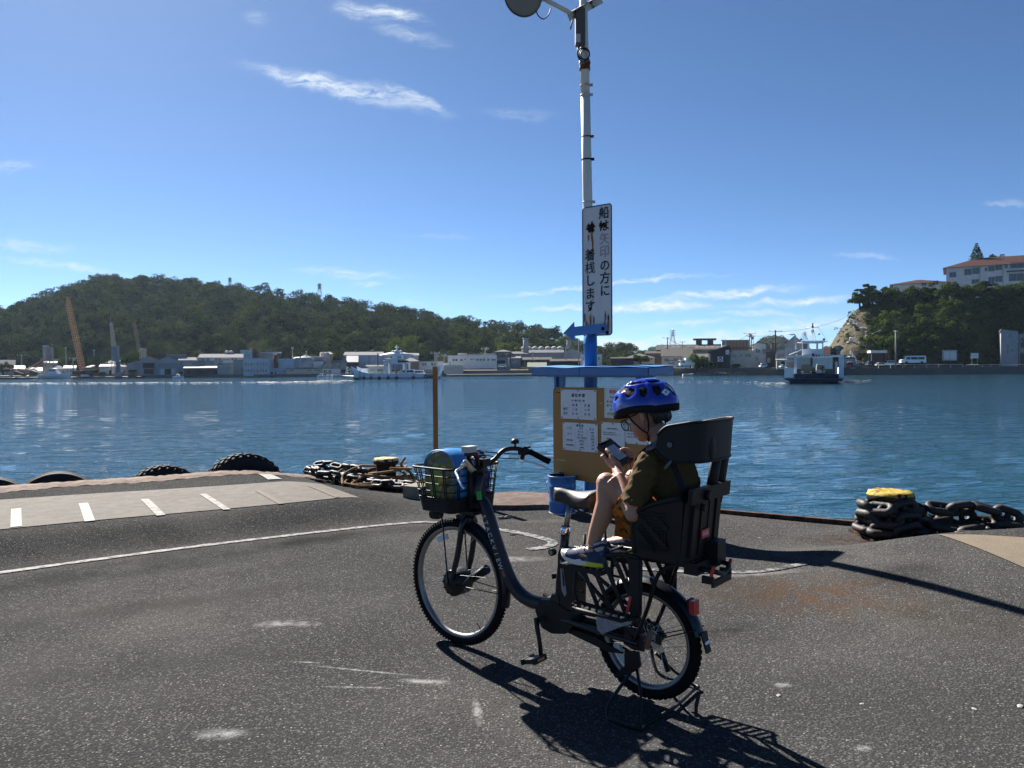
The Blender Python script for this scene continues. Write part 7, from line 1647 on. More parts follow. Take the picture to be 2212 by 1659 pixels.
def pylon(u,vt,vb,d,label,w=3.0,m=None):
 a=aty(u,vb,d);H=aty(u,vt,d).z-a.z;t=thing("power_pylon",label,"pylon",a);q=MB()
 for sx in(-1,1):
  for sy in(-1,1):q.tube([(w*sx,w*sy,0),(w*.35*sx,w*.35*sy,H*.6),(.15*sx,.15*sy,H)],.16*d/600,4)
 for k in range(9):
  z0,z1=H*k/9,H*(k+1)/9;f0=lerp(w,.2,min(1,k/8));f1=lerp(w,.2,min(1,(k+1)/8))
  q.tube([(-f0,-f0,z0),(f1,-f1,z1)],.1*d/600,3);q.tube([(f0,-f0,z0),(-f1,-f1,z1)],.1*d/600,3)
 q.build("lattice",m or K["galv"],t)
 for k in range(4):z=H*(.58+.1*k);MB().prism([(-w*1.15,z),(0,z-.3),(w*1.15,z),(0,z+.9)],lambda a_,b_,c:(a_,c,b_),-.2,.2).build("crossarm",m or K["galv"],t)
pylon(1453,710,747,820,"tall pale power pylon against the sky right of the signpost",3.4)
pylon(690.5,611,640,520,"small grey pylon on the ridge of the long hill",1.6)
pylon(497,599,622,540,"tiny pylon on the hill's ridge left of the other",1.4)
pylon(1738,716,735,1400,"faint distant pylon behind the right ferry's mast",5)
pylon(463,636,690,420,"pale pylon standing among the trees on the hillside",1.6,mat("pale_pylon",(.12,.13,.13),.7))
# ------------------------------------------------------------------ vehicles
PROF=dict(van=[(0,.18),(0,.46),(.04,.56),(.15,.90),(.22,1),(.97,1),(1,.92),(1,.18)],car=[(0,.22),(.02,.50),(.22,.60),(.36,.95),(.45,1),(.72,.98),(.92,.64),(1,.58),(1,.22)],wagon=[(0,.22),(.02,.52),(.2,.62),(.32,.96),(.4,1),(.94,1),(1,.62),(1,.22)])
GLS=dict(van=[[(.14,.56),(.20,.86),(.34,.86),(.34,.56)],[(.36,.56),(.36,.86),(.64,.86),(.64,.56)],[(.66,.56),(.66,.86),(.93,.86),(.93,.56)]],car=[[(.27,.62),(.38,.90),(.53,.93),(.53,.62)],[(.55,.62),(.55,.93),(.7,.92),(.83,.64)]],wagon=[[(.25,.64),(.35,.92),(.52,.93),(.52,.64)],[(.54,.64),(.54,.93),(.72,.93),(.72,.64)],[(.74,.64),(.74,.93),(.92,.92),(.95,.66)]])
def vehicle(zm,x0,x1,yt,yb,d,kind,m,label,flip=False,wd=1.7,name=None,group=None):
 a=at(zm,x0,yb,d);b=at(zm,x1,yt,d);L,H=b.x-a.x,b.z-a.z
 t=thing(name or{"van":"van","car":"parked_car","wagon":"parked_car"}[kind],label,"van" if kind=="van" else "car",Vector(((a.x+b.x)/2,d+wd/2,a.z)),0,group)
 X=(lambda u:(u-.5)*L)if not flip else(lambda u:(.5-u)*L)
 q=MB();n=len(PROF[kind]);P=[(X(u),v*H)for u,v in PROF[kind]]
 rows=[]
 for y,k in((-wd/2,.0),(-wd/2,.0),(wd/2,0),(wd/2,0)):rows.append(y)
 vs=[]
 for y,s_ in((-wd*.5,1),(wd*.5,1)):
  vs+=[Vector((x,y*(1-.16*max(0,z/H-.55)/.45),z))for x,z in P]
 q.add(vs,[list(range(n)),[n+i for i in range(n)][::-1]]+[(i,(i+1)%n,n+(i+1)%n,n+i)for i in range(n)]);q.build("body",m,t)
 for s_ in(-1,1):
  for G in GLS[kind]:
   MB().add([Vector((X(u),s_*(wd*.5*(1-.16*max(0,v-.55)/.45)+.012),v*H))for u,v in G],[list(range(len(G)))]).build("side_window",K["carglass"],t,fix=False)
  for u in(.17,.82):
   w=MB().lathe([(.001,-.1),(H*.17,-.1),(H*.19,-.06),(H*.19,.06),(H*.17,.1),(.001,.1)],14,Matrix.Translation((X(u),s_*(wd/2-.09),H*.19))@Matrix.Rotation(PI/2,4,'X')).build("wheel",K["tyre"],t)
   MB().lathe([(.001,-.112),(H*.11,-.112),(H*.12,-.1)],12,Matrix.Translation((X(u),s_*(wd/2-.09),H*.19))@Matrix.Rotation(PI/2*(1 if s_<0 else 1),4,'X')).build("rim",K["alu"],w)
  MB().bx(X(.0)-.02,X(.03),s_*wd*.28-.18,s_*wd*.28+.18,H*.40,H*.49).build("headlight",K["reflc"],t)
  MB().bx(X(.985),X(1.0)+(.02 if not flip else-.02),s_*wd*.38-.1,s_*wd*.38+.1,H*.42,H*.58).build("tail_light",K["red"],t)
 i0=2 if kind=="van" else 2;i1=i0+1
 (u0,v0),(u1,v1)=PROF[kind][i0],PROF[kind][i1];e=-.02 if not flip else .02
 MB().add([Vector((X(lerp(u0,u1,f))+e*1.5,s_*wd*.5*(.9-.1*f),lerp(v0,v1,f)*H+.02))for f,s_ in((.08,-1),(.08,1),(.92,1),(.92,-1))],[(0,1,2,3)]).build("windscreen",K["carglass"],t,fix=False)
 return t
vehicle(7,940,1190,1277,1368,204,"van",K["carw"],"white high roofed minibus parked before the ivy covered bluff",wd=1.9)
vehicle(7,668,758,1346,1391,203,"wagon",K["carg"],"beige small car parked left of the white hatchback")
vehicle(7,757,862,1328,1390,204.5,"wagon",K["carw"],"white hatchback parked just left of the concrete street pole")
vehicle(7,852,922,1347,1384,207,"car",K["carw"],"white car half behind the concrete street pole, next to the minibus",True)
vehicle(7,452,560,1356,1396,202.6,"car",K["carb"],"dark low car below the lowest flight of stairs")
vehicle(7,580,660,1334,1392,205,"van",K["carb"],"dark box shaped car between the stairs and the beige car")
vehicle(5,755,997,596,638,219,"wagon",K["carw"],"long white wagon on the quay right of the blue roof's end",False)
vehicle(5,1880,1962,574,624,208,"van",K["carw"],"small white van on the sea wall left of the tall dark pole")
vehicle(6,552,640,952,1010,204,"car",K["carw"],"white car peeping out left of the right ferry's hull")
vehicle(4,828,925,486,528,233,"van",K["carw"],"white van parked beside the long white building's right end")
vehicle(4,118,232,553,602,233,"van",K["carw"],"white van on the slip right of the left ferry's stern")
t=thing("box_truck","small truck with a plain white box behind the long white wagon","truck",at(5,1040,630,220.5))
MB().bx(-2.3,2.3,-1,1,.7,2.9).build("cargo_box",K["carw"],t);MB().bx(-3.9,-2.35,-.95,.95,.5,2.3).build("cab",K["carw"],t)
for x in(-3.2,-1.2,1.5):
 for y in(-.9,.9):MB().tube([(x,y-.12,.42),(x,y+.12,.42)],.42,12).build("wheel",K["tyre"],t)
MB().bx(-3.93,-3.9,-.8,.8,1.5,2.15).build("windscreen",K["carglass"],t);MB().bx(-3.5,-2.6,-.98,-.955,1.45,2.1).build("side_window",K["carglass"],t)
t=thing("water_tank","pale rectangular tank on the slip beside the white van","tank",at(4,275,610,232));MB().prism(rrect(2.9,1.3,.5),lambda a,b,c:(a,c,b+1.4),-1.2,1.2).build("shell",K["w_beige"],t);q=MB();q.bx(-2.4,2.4,-.8,.8,-.05,.2);q.build("skid",K["w_dark"],t)
# ------------------------------------------------------------------ left ferry (side view)
FD=184
f0=at(8,1130,880,FD);fy=thing("car_ferry","pale blue and white car ferry crossing broadside with black tyres along its hull","ferry",f0)
def A8(x,y):p=at(8,x,y,FD)-f0;return(p.x,p.z)
HUL=[A8(*p)for p in((357,632),(382,640),(470,690),(560,728),(680,752),(1000,757),(1640,757),(1800,745),(1862,700),(1895,622),(1922,620),(1905,700),(1888,770),(1880,840),(1800,880),(520,880),(440,868),(405,820),(418,745),(372,700))]
FW=7.4
q=MB();q.prism(HUL,lambda a,b,t:(a,t,b),0,.25);q.prism(HUL,lambda a,b,t:(a,t,b),FW-.25,FW);q.build("hull",K["sky_blue"],fy)
x0,z0=A8(450,885);x1,z1=A8(1870,800);q=MB();q.bx(x0,x1,.26,FW-.26,z0-.3,z1);q.build("deck",K["w_grey"],fy)
q=MB();a,b=A8(480,838),A8(1880,845);q.bx(a[0],b[0],-.12,-.002,a[1]-.12,a[1]+.12);q.build("rubbing_strake",K["w_slate"],fy)
q=MB();a,b=A8(440,895),A8(1870,876);q.bx(a[0],b[0],-.05,-.003,a[1]-.5,b[1]);q.build("boot_top",K["hullred"],fy)
q=MB();a=[A8(*p)for p in((180,792),(390,800),(390,812),(250,806))];q.prism(a,lambda u,v,t:(u,t,v),.6,FW-.6);q.build("bow_ramp",K["ferryw"],fy)
q=MB();a=[A8(*p)for p in((392,822),(480,830),(515,872),(430,868))];q.prism(a,lambda u,v,t:(u,t,v),-.05,-.01);q.build("bow_rubber",K["tyre"],fy)
q=MB()
for(p,r)in((((250,780),(290,640)),.06),(((310,775),(285,640)),.06),(((262,745),(330,745)),.05),(((272,705),(322,705)),.05),(((290,640),(345,690)),.06),(((345,690),(345,780)),.06)):
 q.tube([(*[A8(*p[0])[0]],.4,A8(*p[0])[1]),(A8(*p[1])[0],.4,A8(*p[1])[1])],r,5)
q.build("ramp_rail",K["ferryw"],fy)
P=[A8(*p)for p in((345,690),(412,742),(370,775),(335,690))];MB().prism(P,lambda u,v,t:(u,t,v),-.06,-.02).build("bow_panel",K["w_beige"],fy)
for(x,r)in((592,26),(715,24),(860,27),(1012,26),(1162,26),(1450,27),(1668,33),(1722,25),(1768,25),(520,26)):
 c=A8(x,832 if x<1400 else 826 if x<1600 else 808);rr_=r*.124*FD/F_PX
 ty=link("fender_tyre",None,fy);ty.location=(c[0],-.25,c[1])
 MB().lathe([(rr_*.5,-.16),(rr_*.7,-.2),(rr_,-.12),(rr_,.12),(rr_*.7,.2),(rr_*.5,.16),(rr_*.5,-.16)],20,Matrix.Rotation(PI/2,4,'X')).build("casing",K["tyre"]if x!=520 else K["w_slate"],ty)
 q=MB();q.tube([(-.22,.1,rr_*.8),(0,.22,rr_+1.3)],.035,4);q.tube([(.22,.1,rr_*.8),(0,.22,rr_+1.3)],.035,4);q.build("chain",K["w_slate"],ty)
for(xa,xb,y)in((930,962,.3),(1030,1056,.3),(1300,1328,.3),(1196,1224,FW-.7),(940,965,FW-.7),(1300,1325,FW-.7)):
 a,b=A8(xa,790),A8(xb,575);MB().bx(a[0],b[0],y,y+.5,a[1],b[1]).build("pillar",K["sky_blue"],fy)
q=MB();a,b=A8(1065,615),A8(1150,755);q.tube([(a[0],.8,a[1]),(b[0],.8,b[1])],.28,6,flat=.5);q.build("stair",K["w_beige"],fy)
a,b=A8(925,583),A8(1330,562);MB().bx(a[0],b[0],-.1,FW+.1,a[1],b[1]).build("bridge_deck",K["ferryw"],fy)
a,b=A8(1050,562),A8(1155,498);MB().bx(a[0],b[0],1.4,FW-1.4,a[1]+.003,b[1]).build("deck_house",K["ferryw"],fy)
a,b=A8(1155,562),A8(1300,502);MB().bx(a[0]+.01,b[0],2.2,FW-1.0,a[1]+.003,b[1]-.3).build("dark_awning",K["w_dark"],fy)
a,b=A8(930,545),A8(1050,505);q=MB();q.prism([(a[0],a[1]+.8),(b[0],b[1]),(b[0],b[1]-.35),(a[0],a[1]+.5)],lambda u,v,t:(u,t,v),.4,FW-.6);q.build("canvas_roof",K["w_beige"],fy)
q=MB()
for x in(935,985,1045):a,b=A8(x,562),A8(x,520);q.tube([(a[0],.1,a[1]),(a[0],.1,b[1])],.05,5)
a,b=A8(930,535),A8(1050,535);q.tube([(a[0],.1,a[1]),(b[0],.1,b[1])],.05,5);q.build("deck_rail",K["ferryw"],fy)
a,b=A8(1018,498),A8(1222,442);wh=MB().bx(a[0],b[0],1.8,FW-1.8,a[1]+.004,b[1]).build("wheelhouse",K["ferryw"],fy)
for(xa,xb)in((1028,1062),(1150,1180),(1186,1215)):a,b=A8(xa,484),A8(xb,452);MB().bx(a[0],b[0],1.76,1.79,a[1],b[1]).build("wheelhouse_window",K["glass"],wh)
c=A8(1120,442);MB().lathe([(4.2,0),(4.1,.25),(2.4,.65),(.9,.95),(.001,1.0)],24,Matrix.Translation((c[0],FW/2,c[1]+.003))@Matrix.Scale(.42,4,(0,1,0))).build("wheelhouse_roof",K["ferryw"],fy)
a,b=A8(1082,415),A8(1155,345);MB().lathe([(.6,0),(.6,b[1]-a[1]-.4),(.9,b[1]-a[1]-.3),(.5,b[1]-a[1])],12,Matrix.Translation(((a[0]+b[0])/2,FW/2,a[1]))).build("mast_base",K["ferryw"],fy)
for x in(1050,1192):c=A8(x,370);MB().ell((c[0],FW/2,c[1]),(.33,.33,.38)).build("search_light",K["sky_blue"],fy)
q=MB();a,b=A8(1120,345),A8(1120,250);q.tube([(a[0],FW/2,a[1]),(b[0],FW/2,b[1])],.11,6);a,b=A8(1090,296),A8(1150,296);q.tube([(a[0],FW/2,a[1]),(b[0],FW/2,a[1])],.09,5)
for x in(1090,1150):a,b=A8(x,300),A8(x,275);q.tube([(a[0],FW/2,a[1]),(a[0],FW/2,b[1])],.08,5)
q.build("mast",K["ferryw"],fy)
dk=at(8,1000,800,FD).z
vehicle(8,1225,1462,683,800,FD+2.2,"van",K["carw"],"plain white box van standing on the left ferry's deck amidships",False,1.9)
vehicle(8,1465,1650,695,800,FD+2.4,"van",K["carw"],"white and dark windowed van at the left ferry's stern",True,1.8)
t=thing("delivery_truck","cream truck with printed box on the left ferry's fore deck","truck",at(8,820,800,FD+3.4))
MB().bx(-2.1,2.6,-.9,.9,.6,2.4).build("cargo_box",K["w_beige"],t);MB().bx(-3.6,-2.15,-.85,.85,.4,1.9).build("cab",K["carw"],t);MB().bx(-1.6,-.6,-.915,-.903,1.2,1.7).build("print_panel",K["w_grey"],t);MB().bx(.2,1.6,-.915,-.903,1.1,1.7).build("print_panel",K["w_slate"],t)
for x in(-2.9,1.4):MB().tube([(x,-.9,.4),(x,-.65,.4)],.4,10).build("wheel",K["tyre"],t)
# ------------------------------------------------------------------ right ferry (seen from its bow)
GD=115.6
g0=at(6,1122,1290,GD);gy_=thing("car_ferry","white and navy car ferry coming head on with vehicles behind its raised ramp","ferry",g0)
GT=-math.atan2(g0.x,GD)*.95;GK=math.cos(GT);gy_.rotation_euler=(0,0,GT);gy_.scale=(GK,)*3
def GW(x,y,z):c,s_=math.cos(GT),math.sin(GT);return g0+Vector((x*c-y*s_,x*s_+y*c,z))*GK
def A6(x,y):p=at(6,x,y,GD)-g0;return(p.x,p.z)
def gbx(name,xa,ya,xb,yb,y0,y1,m,par=None):a,b=A6(xa,ya),A6(xb,yb);return MB().bx(a[0],b[0],y0,y1,a[1],b[1]).build(name,m,par or gy_)
gbx("lower_hull",702,1300,1548,1192,.8,20,K["navyh"])
q=MB();P=[A6(*p)for p in((605,1195),(1640,1195),(1610,1235),(700,1240),(615,1215))];q.prism(P,lambda u,v,t:(u,t,v),.4,20.5);q.build("rubbing_belt",K["navyh"],gy_)
gbx("bow_ramp",780,1186,1553,1100,.0,.25,K["navyh"])
q=MB();
for i in range(8):a,b=A6(800+i*104,1180),A6(806+i*104,1106);q.bx(a[0],b[0],-.06,-.002,a[1],b[1])
q.build("ramp_stiffener",K["navyh"],gy_)
gbx("deck",640,1200,1600,1180,.9,20,K["w_grey"])
gbx("bulwark",608,1195,636,990,.3,20,K["ferryw"]);gbx("bow_panel",636,1172,779,990,.28,.5,K["ferryw"]);gbx("bulwark",1600,1195,1640,990,.3,20,K["ferryw"])
gbx("bow_panel",1555,1190,1640,790,.28,.9,K["sky_blue"]);gbx("hull_stripe",607,1196,1640,1172,.262,.275,mat("ferry_blue_stripe",(.03,.15,.36),.4))
gbx("corner_pillar",622,990,640,790,.6,1.2,K["ferryw"]);gbx("inner_pillar",778,1172,832,790,1.0,1.5,K["ferryw"])
gbx("platform_rail",622,872,810,858,.6,1.4,K["ferryw"]);gbx("ramp_post",1500,1100,1535,880,.6,1.0,K["ferryw"]);gbx("ramp_post",1598,990,1642,860,.2,.6,K["ferryw"])
gbx("cross_beam",622,790,1642,752,.4,6.5,K["ferryw"])
a,b=A6(1172,775),A6(1362,758)
o=text("lettering","第拾五フェリー",.42,K["w_dark"],gy_,((a[0]+b[0])/2,.39,(a[1]+b[1])/2),(PI/2,0,0),extr=.004,bold=.012)
wh=gbx("wheelhouse",925,752,1296,636,1.5,5.0,K["ferryw"])
q=MB()
for x in(925,1024,1038,1178,1192,1282):a,b=A6(x,636),A6(x+14,520);q.bx(a[0],b[0],1.5,1.7,a[1],b[1]);q.bx(a[0],b[0],4.8,5.0,a[1],b[1])
a,b=A6(925,530),A6(1296,516);q.bx(a[0],b[0],1.5,5,a[1],b[1]);q.build("window_post",K["ferryw"],wh)
gbx("dark_pane",940,636,1022,530,1.66,1.68,K["glass"],wh)
q=MB();a,b=A6(835,518),A6(1382,500);q.prism([(a[0],a[1]+.1),(a[0]+1.2,a[1]-.05),(b[0]-1.2,a[1]-.05),(b[0],a[1]+.12),(b[0],b[1]),(a[0],b[1])],lambda u,v,t:(u,t,v),.8,5.6);q.build("wheelhouse_roof",K["ferryw"],gy_)
gbx("roof_step",905,500,1330,476,1.6,5,K["sky_blue"])
for x in(908,1308):gbx("roof_light",x-22,474,x+18,440,1.6,2.0,K["blackm"])
q=MB();c=A6(1112,476);t_=A6(1112,150)
q.tube([(c[0],3,c[1]),(c[0],3,t_[1])],[.10,.06],6);q.tube([(A6(1058,476)[0],3,c[1]),(A6(1090,325)[0],3,A6(0,325)[1])],.05,5);q.tube([(A6(1166,476)[0],3,c[1]),(A6(1138,325)[0],3,A6(0,325)[1])],.05,5)
q.tube([(A6(1003,237)[0],3,A6(0,237)[1]),(A6(1222,237)[0],3,A6(0,237)[1])],.05,5);q.bx(A6(1085,0)[0],A6(1142,0)[0],2.9,3.1,A6(0,330)[1],A6(0,318)[1]);q.build("mast",K["ferryw"],gy_)
for(x,y,r)in((1112,155,.10),(1112,180,.10),(1112,212,.17)):c=A6(x,y);MB().lathe([(r*.7,-r),(r,-r*.8),(r,r*.8),(r*.7,r),(.001,r)],10,Matrix.Translation((c[0],3,c[1]))).build("mast_light",K["blackm"],gy_)
c=A6(1112,290);MB().tube([(c[0]+.16*math.cos(i*PI/8),2.9,c[1]+.16*math.sin(i*PI/8))for i in range(16)],.05,6,closed=True).build("ring_light",K["blackm"],gy_)
q=MB();q.tube([(A6(1008,0)[0],3,A6(0,240)[1]),(A6(872,0)[0],3,A6(0,450)[1])],.02,4);q.tube([(A6(1215,0)[0],3,A6(0,240)[1]),(A6(1370,0)[0],3,A6(0,490)[1])],.02,4);q.build("stay_wire",K["w_slate"],gy_)
q=MB();P=[A6(*p)for p in((1200,372),(1222,335),(1255,350),(1232,370))];q.prism(P,lambda u,v,t:(u,t,v),3.0,3.02);q.build("flag",mat("signal_flag",(.25,.3,.12),.8,second=(.03,.05,.1),amount=.5,sscale=4),gy_)
q=MB();a=A6(808,640);q.tube([(a[0],1.2,a[1]),(a[0],1.2,A6(0,400)[1]),(A6(785,0)[0],1.2,A6(0,366)[1]),(A6(655,0)[0],1.2,A6(0,358)[1])],[.12,.11,.10,.06],8);q.tube([(A6(715,0)[0],1.2,A6(0,378)[1]),(A6(785,0)[0],1.2,A6(0,405)[1])],.03,4);q.build("lamp_davit",K["galv"],gy_)
q=MB()
for x in(628,730,788,835,915):a,b=A6(x,752),A6(x+8,628);q.bx(a[0],b[0],.45,.52,a[1],b[1])
for y in(628,668,710):a,b=A6(628,y+6),A6(920,y);q.bx(a[0],b[0],.45,.5,a[1],b[1])
q.build("upper_rail",K["ferryw"],gy_)
q=MB();a,b=A6(690,745),A6(915,650);q.tube([(a[0],1.6,a[1]),(b[0],1.6,b[1])],.12,5,flat=.4);q.build("stair",K["ferryw"],gy_)
gbx("green_board",1420,690,1525,635,1.5,1.7,mat("ferry_green_board",(.03,.09,.06),.6));gbx("dark_crate",1420,745,1520,695,1.5,2.4,K["w_dark"]);gbx("locker",1525,745,1590,625,1.6,3,K["w_slate"])
gbx("beam_lamp",1092,752,1128,725,.2,.5,K["blackm"])
# vehicles and people on the right ferry
def front_van(xa,xb,yt,yb,y,m,label,kind="van"):
 a,b=A6(xa,yb),A6(xb,yt);w,h=b[0]-a[0],b[1]-a[1];t=thing("van",label,"van",GW((a[0]+b[0])/2,y,a[1]),GT);t.scale=(GK,)*3
 P=[(-w/2,.25*h),(w/2,.25*h),(w/2*.98,.55*h),(w/2*.86,.96*h),(w/2*.6,h),(-w/2*.6,h),(-w/2*.86,.96*h),(-w/2*.98,.55*h)];MB().prism(P,lambda u,v,t_:(u,t_,v),0,4.4).build("body",m,t)
 MB().prism([(-w*.44,.58*h),(w*.44,.58*h),(w*.38,.92*h),(-w*.38,.92*h)],lambda u,v,t_:(u,t_,v),-.03,-.005).build("windscreen",K["carglass"],t)
 for s_ in(-1,1):
  MB().bx(s_*w*.36-.18,s_*w*.36+.18,-.04,-.006,.40*h,.5*h).build("headlight",K["reflc"],t);MB().tube([(s_*w*.4,.5,.22*h),(s_*w*.4,.75,.22*h)],.22*h,10).build("wheel",K["tyre"],t)
 MB().bx(-w*.48,w*.48,-.08,-.007,.27*h,.33*h).build("bumper",K["w_grey"]if m is K["carb"]else K["w_dark"],t)
front_van(900,1108,930,1180,2.2,K["carb"],"black van facing forward on the right ferry's deck")
front_van(1180,1345,918,1180,5.0,K["carw"],"white van behind the motorcyclist on the right ferry's deck")
def figure(base,H,face,jacket,legs,head,label,seated=False):
 t=thing("person",label,"person",base,GT);k=H/1.7;b=MB()
 if not seated:
  for s_ in(-1,1):b.tube([(.09*s_*k,0,.04*k),(.10*s_*k,-.01,.45*k),(.09*s_*k,0,.88*k)],[.05*k,.065*k,.085*k],8);b.ell((.09*s_*k,-.06*k,.04*k),(.05*k,.12*k,.045*k))
 else:
  for s_ in(-1,1):b.tube([(.12*s_*k,.1*k,.86*k),(.17*s_*k,-.3*k,.80*k),(.17*s_*k,-.22*k,.36*k)],[.085*k,.075*k,.055*k],8)
 b.tube([(0,0,.82*k),(0,-.01,1.1*k),(0,0,1.38*k)],[.15*k,.15*k,.17*k],10,flat=.75)
 for s_ in(-1,1):
  h_=(.26*s_*k,-.06*k,.82*k)if not seated else(.22*s_*k,-.42*k,1.06*k);b.tube([(.18*s_*k,0,1.38*k),(.25*s_*k,-.05*k,1.1*k),h_],[.06*k,.05*k,.04*k],8);b.ell(h_,(.045*k,.045*k,.06*k))
 b.tube([(0,0,1.36*k),(0,-.01,1.5*k)],.055*k,8);b.ell((0,-.02*k,1.58*k),(.085*k,.1*k,.12*k))
 bd_=remesh(b,"body",.03*k,1,legs,t)
 q=MB();q.tube([(0,0,.84*k),(0,-.01,1.1*k),(0,0,1.4*k)],[.175*k,.17*k,.18*k],10,flat=.8);q.build("jacket",jacket,t)
 MB().ell((0,.0,1.62*k),(.105*k,.12*k,.10*k)).build("helmet",head,t);MB().ell((0,-.09*k,1.57*k),(.06*k,.04*k,.07*k)).build("face",K["skin"],t)
 for s_ in(-.05,.06):MB().bx(s_*k-.02,s_*k+.02,-.16*k,-.145*k,.95*k,1.36*k).build("vest_stripe",K["yelst"],t)
 return t
p=A6(1130,1180);figure(GW(p[0],1.4,p[1]),1.72,0,mat("lime_vest",(.09,.17,.025),.8),mat("dark_trousers",(.03,.035,.05),.85),K["white"],"deck hand in lime vest and white cap standing behind the right ferry's ramp")
p=A6(1298,1180);figure(GW(p[0],2.2,p[1]),1.78,0,mat("grey_riding_jacket",(.22,.21,.20),.85),mat("grey_trousers",(.15,.15,.15),.85),K["hair"],"rider in a pale grey jacket sitting on a motorcycle on the right ferry",True)
t=thing("motorcycle","motorcycle under the grey jacketed rider behind the right ferry's ramp","motorcycle",GW(p[0],2.0,p[1]),GT)
MB().lathe([(.2,-.05),(.3,-.06),(.3,.06),(.2,.05),(.2,-.05)],16,Matrix.Translation((0,-.55,.3))@Matrix.Rotation(PI/2,4,'Y')).build("wheel",K["tyre"],t);MB().lathe([(.2,-.06),(.3,-.07),(.3,.07),(.2,.06),(.2,-.06)],16,Matrix.Translation((0,.75,.3))@Matrix.Rotation(PI/2,4,'Y')).build("wheel",K["tyre"],t)
q=MB();q.tube([(0,-.5,.35),(0,-.3,.95)],.06,6);q.tube([(-.36,-.32,1.0),(.36,-.32,1.0)],.025,6);q.build("fork",K["steel"],t);MB().ell((0,.0,.72),(.17,.36,.16)).build("fuel_tank",K["carb"],t);MB().bx(-.14,.14,.25,.85,.7,.8).build("saddle",K["rubber"],t);MB().ell((0,-.46,.9),(.12,.08,.12)).build("headlight",K["reflc"],t)
# ------------------------------------------------------------------ cranes and craft at the left
def lattice(q,a,b,w0,w1,n,r):
 a,b=Vector(a),Vector(b);d=(b-a);X=d.normalized();Y=Vector((0,1,0));Z=X.cross(Y).normalized();Y=Z.cross(X)
 c=[[a+d*(k/n)+Z*sz*lerp(w0,w1,k/n)/2+Y*sy*lerp(w0,w1,k/n)/2 for sz,sy in((-1,-1),(1,-1),(1,1),(-1,1))]for k in range(n+1)]
 for j in range(4):q.tube([c[k][j]for k in range(n+1)],r,4)
 return c
def crane_boom(t,name,a,b,w0,w1,n,r,m,cross=True):
 q=MB();c=lattice(q,a,b,w0,w1,n,r);q.build(name,m,t)
 for k in range(n):
  q=MB()
  for j in range(4):q.tube([c[k][j],c[k+1][(j+1)%4]],r*.4,3,cap=False);q.tube([c[k][j],c[k][(j+1)%4]],r*.5,3,cap=False)
  q.build("lacing",m,t,fix=False)
CD=244
o_=at(1,1040,1330,CD);cr=thing("crawler_crane","tall orange lattice boom crane standing on the barge at the left","crane",o_)
def C1(x,y,dy=0):p=at(1,x,y,CD)-o_;return Vector((p.x,dy,p.z))
crane_boom(cr,"boom",C1(1030,1290),C1(855,480),1.35,1.2,26,.07,K["orangec"]);crane_boom(cr,"boom_tip",C1(855,480),C1(846,378),1.2,.4,4,.07,K["orangec"])
q=MB();a,b=C1(1060,1320),C1(1175,1270);q.bx(a.x,b.x,-1.5,1.5,a.z,b.z);q.build("cab",mat("yellow_crane_paint",(.30,.19,.04),.6,var=.2),cr);q=MB();q.bx(-2.5,3.5,-2,2,-.3,.9);q.build("crawler",K["w_dark"],cr)
MB().tube([C1(846,378),C1(1150,1270)],.05,4).build("pendant",K["wire"],cr)
o_=at(1,1440,1350,CD);cr=thing("jib_crane","grey dock crane with a leaning lattice jib right of the orange boom","crane",o_)
crane_boom(cr,"tower",C1(1440,1345),C1(1438,985),1.7,1.5,12,.12,K["conc2"]);crane_boom(cr,"jib",C1(1415,985),C1(1385,700),1.0,.6,16,.08,K["conc2"]);MB().tube([C1(1385,700),C1(1370,632)],.1,5).build("jib_tip",K["conc2"],cr)
q=MB();a,b=C1(1405,1180),C1(1470,990);q.bx(a.x,b.x,-.5,.8,a.z,b.z);q.build("machinery_house",K["w_grey"],cr);MB().bx(C1(1432,0).x,C1(1456,0).x,-1,1,0,C1(0,1190).z).build("column",K["w_slate"],cr)
CD=262;o_=at(1,1775,1180,CD);cr=thing("jib_crane","faint lattice dock crane behind the boat sheds, its jib leaning left","crane",o_);fm=mat("weathered_crane_paint",(.14,.12,.10),.7)
crane_boom(cr,"tower",C1(1775,1180),C1(1778,1015),1.6,1.4,6,.12,K["conc2"]);crane_boom(cr,"jib",C1(1735,1060),C1(1668,690),.9,.6,16,.07,fm);MB().tube([C1(1775,1015),C1(1735,1060)],.2,5).build("strut",K["conc2"],cr)
CD=246;o_=at(1,600,1345,CD);cr=thing("hoist_tower","grey lattice hoist tower with a platform left of the orange boom","tower",o_)
crane_boom(cr,"tower",C1(600,1345),C1(600,1005),2.1,1.9,12,.13,K["conc2"]);q=MB();a,b=C1(560,1165),C1(692,1145);q.bx(a.x,b.x,-2.4,2.4,a.z,b.z);q.build("platform",K["conc2"],cr);q=MB();a,b=C1(575,1145),C1(635,1000);q.bx(a.x,b.x,-.4,.6,a.z,b.z);q.build("winch_house",K["w_grey"],cr)
q=MB();a,b=C1(555,1002),C1(585,978);q.bx(a.x,b.x,-1,1,a.z,b.z);q.build("sheave_block",K["galv"],cr);MB().tube([C1(632,1080),C1(672,1145)],.12,4).build("brace",K["conc2"],cr)
o_=at(1,430,1250,CD);cr=thing("lattice_boom","brown lattice boom leaning down to the left from the hoist tower","crane boom",o_);crane_boom(cr,"boom",C1(310,1312),C1(568,1165),1.0,1.0,14,.08,mat("brown_steel",(.14,.085,.055),.8,var=.3))
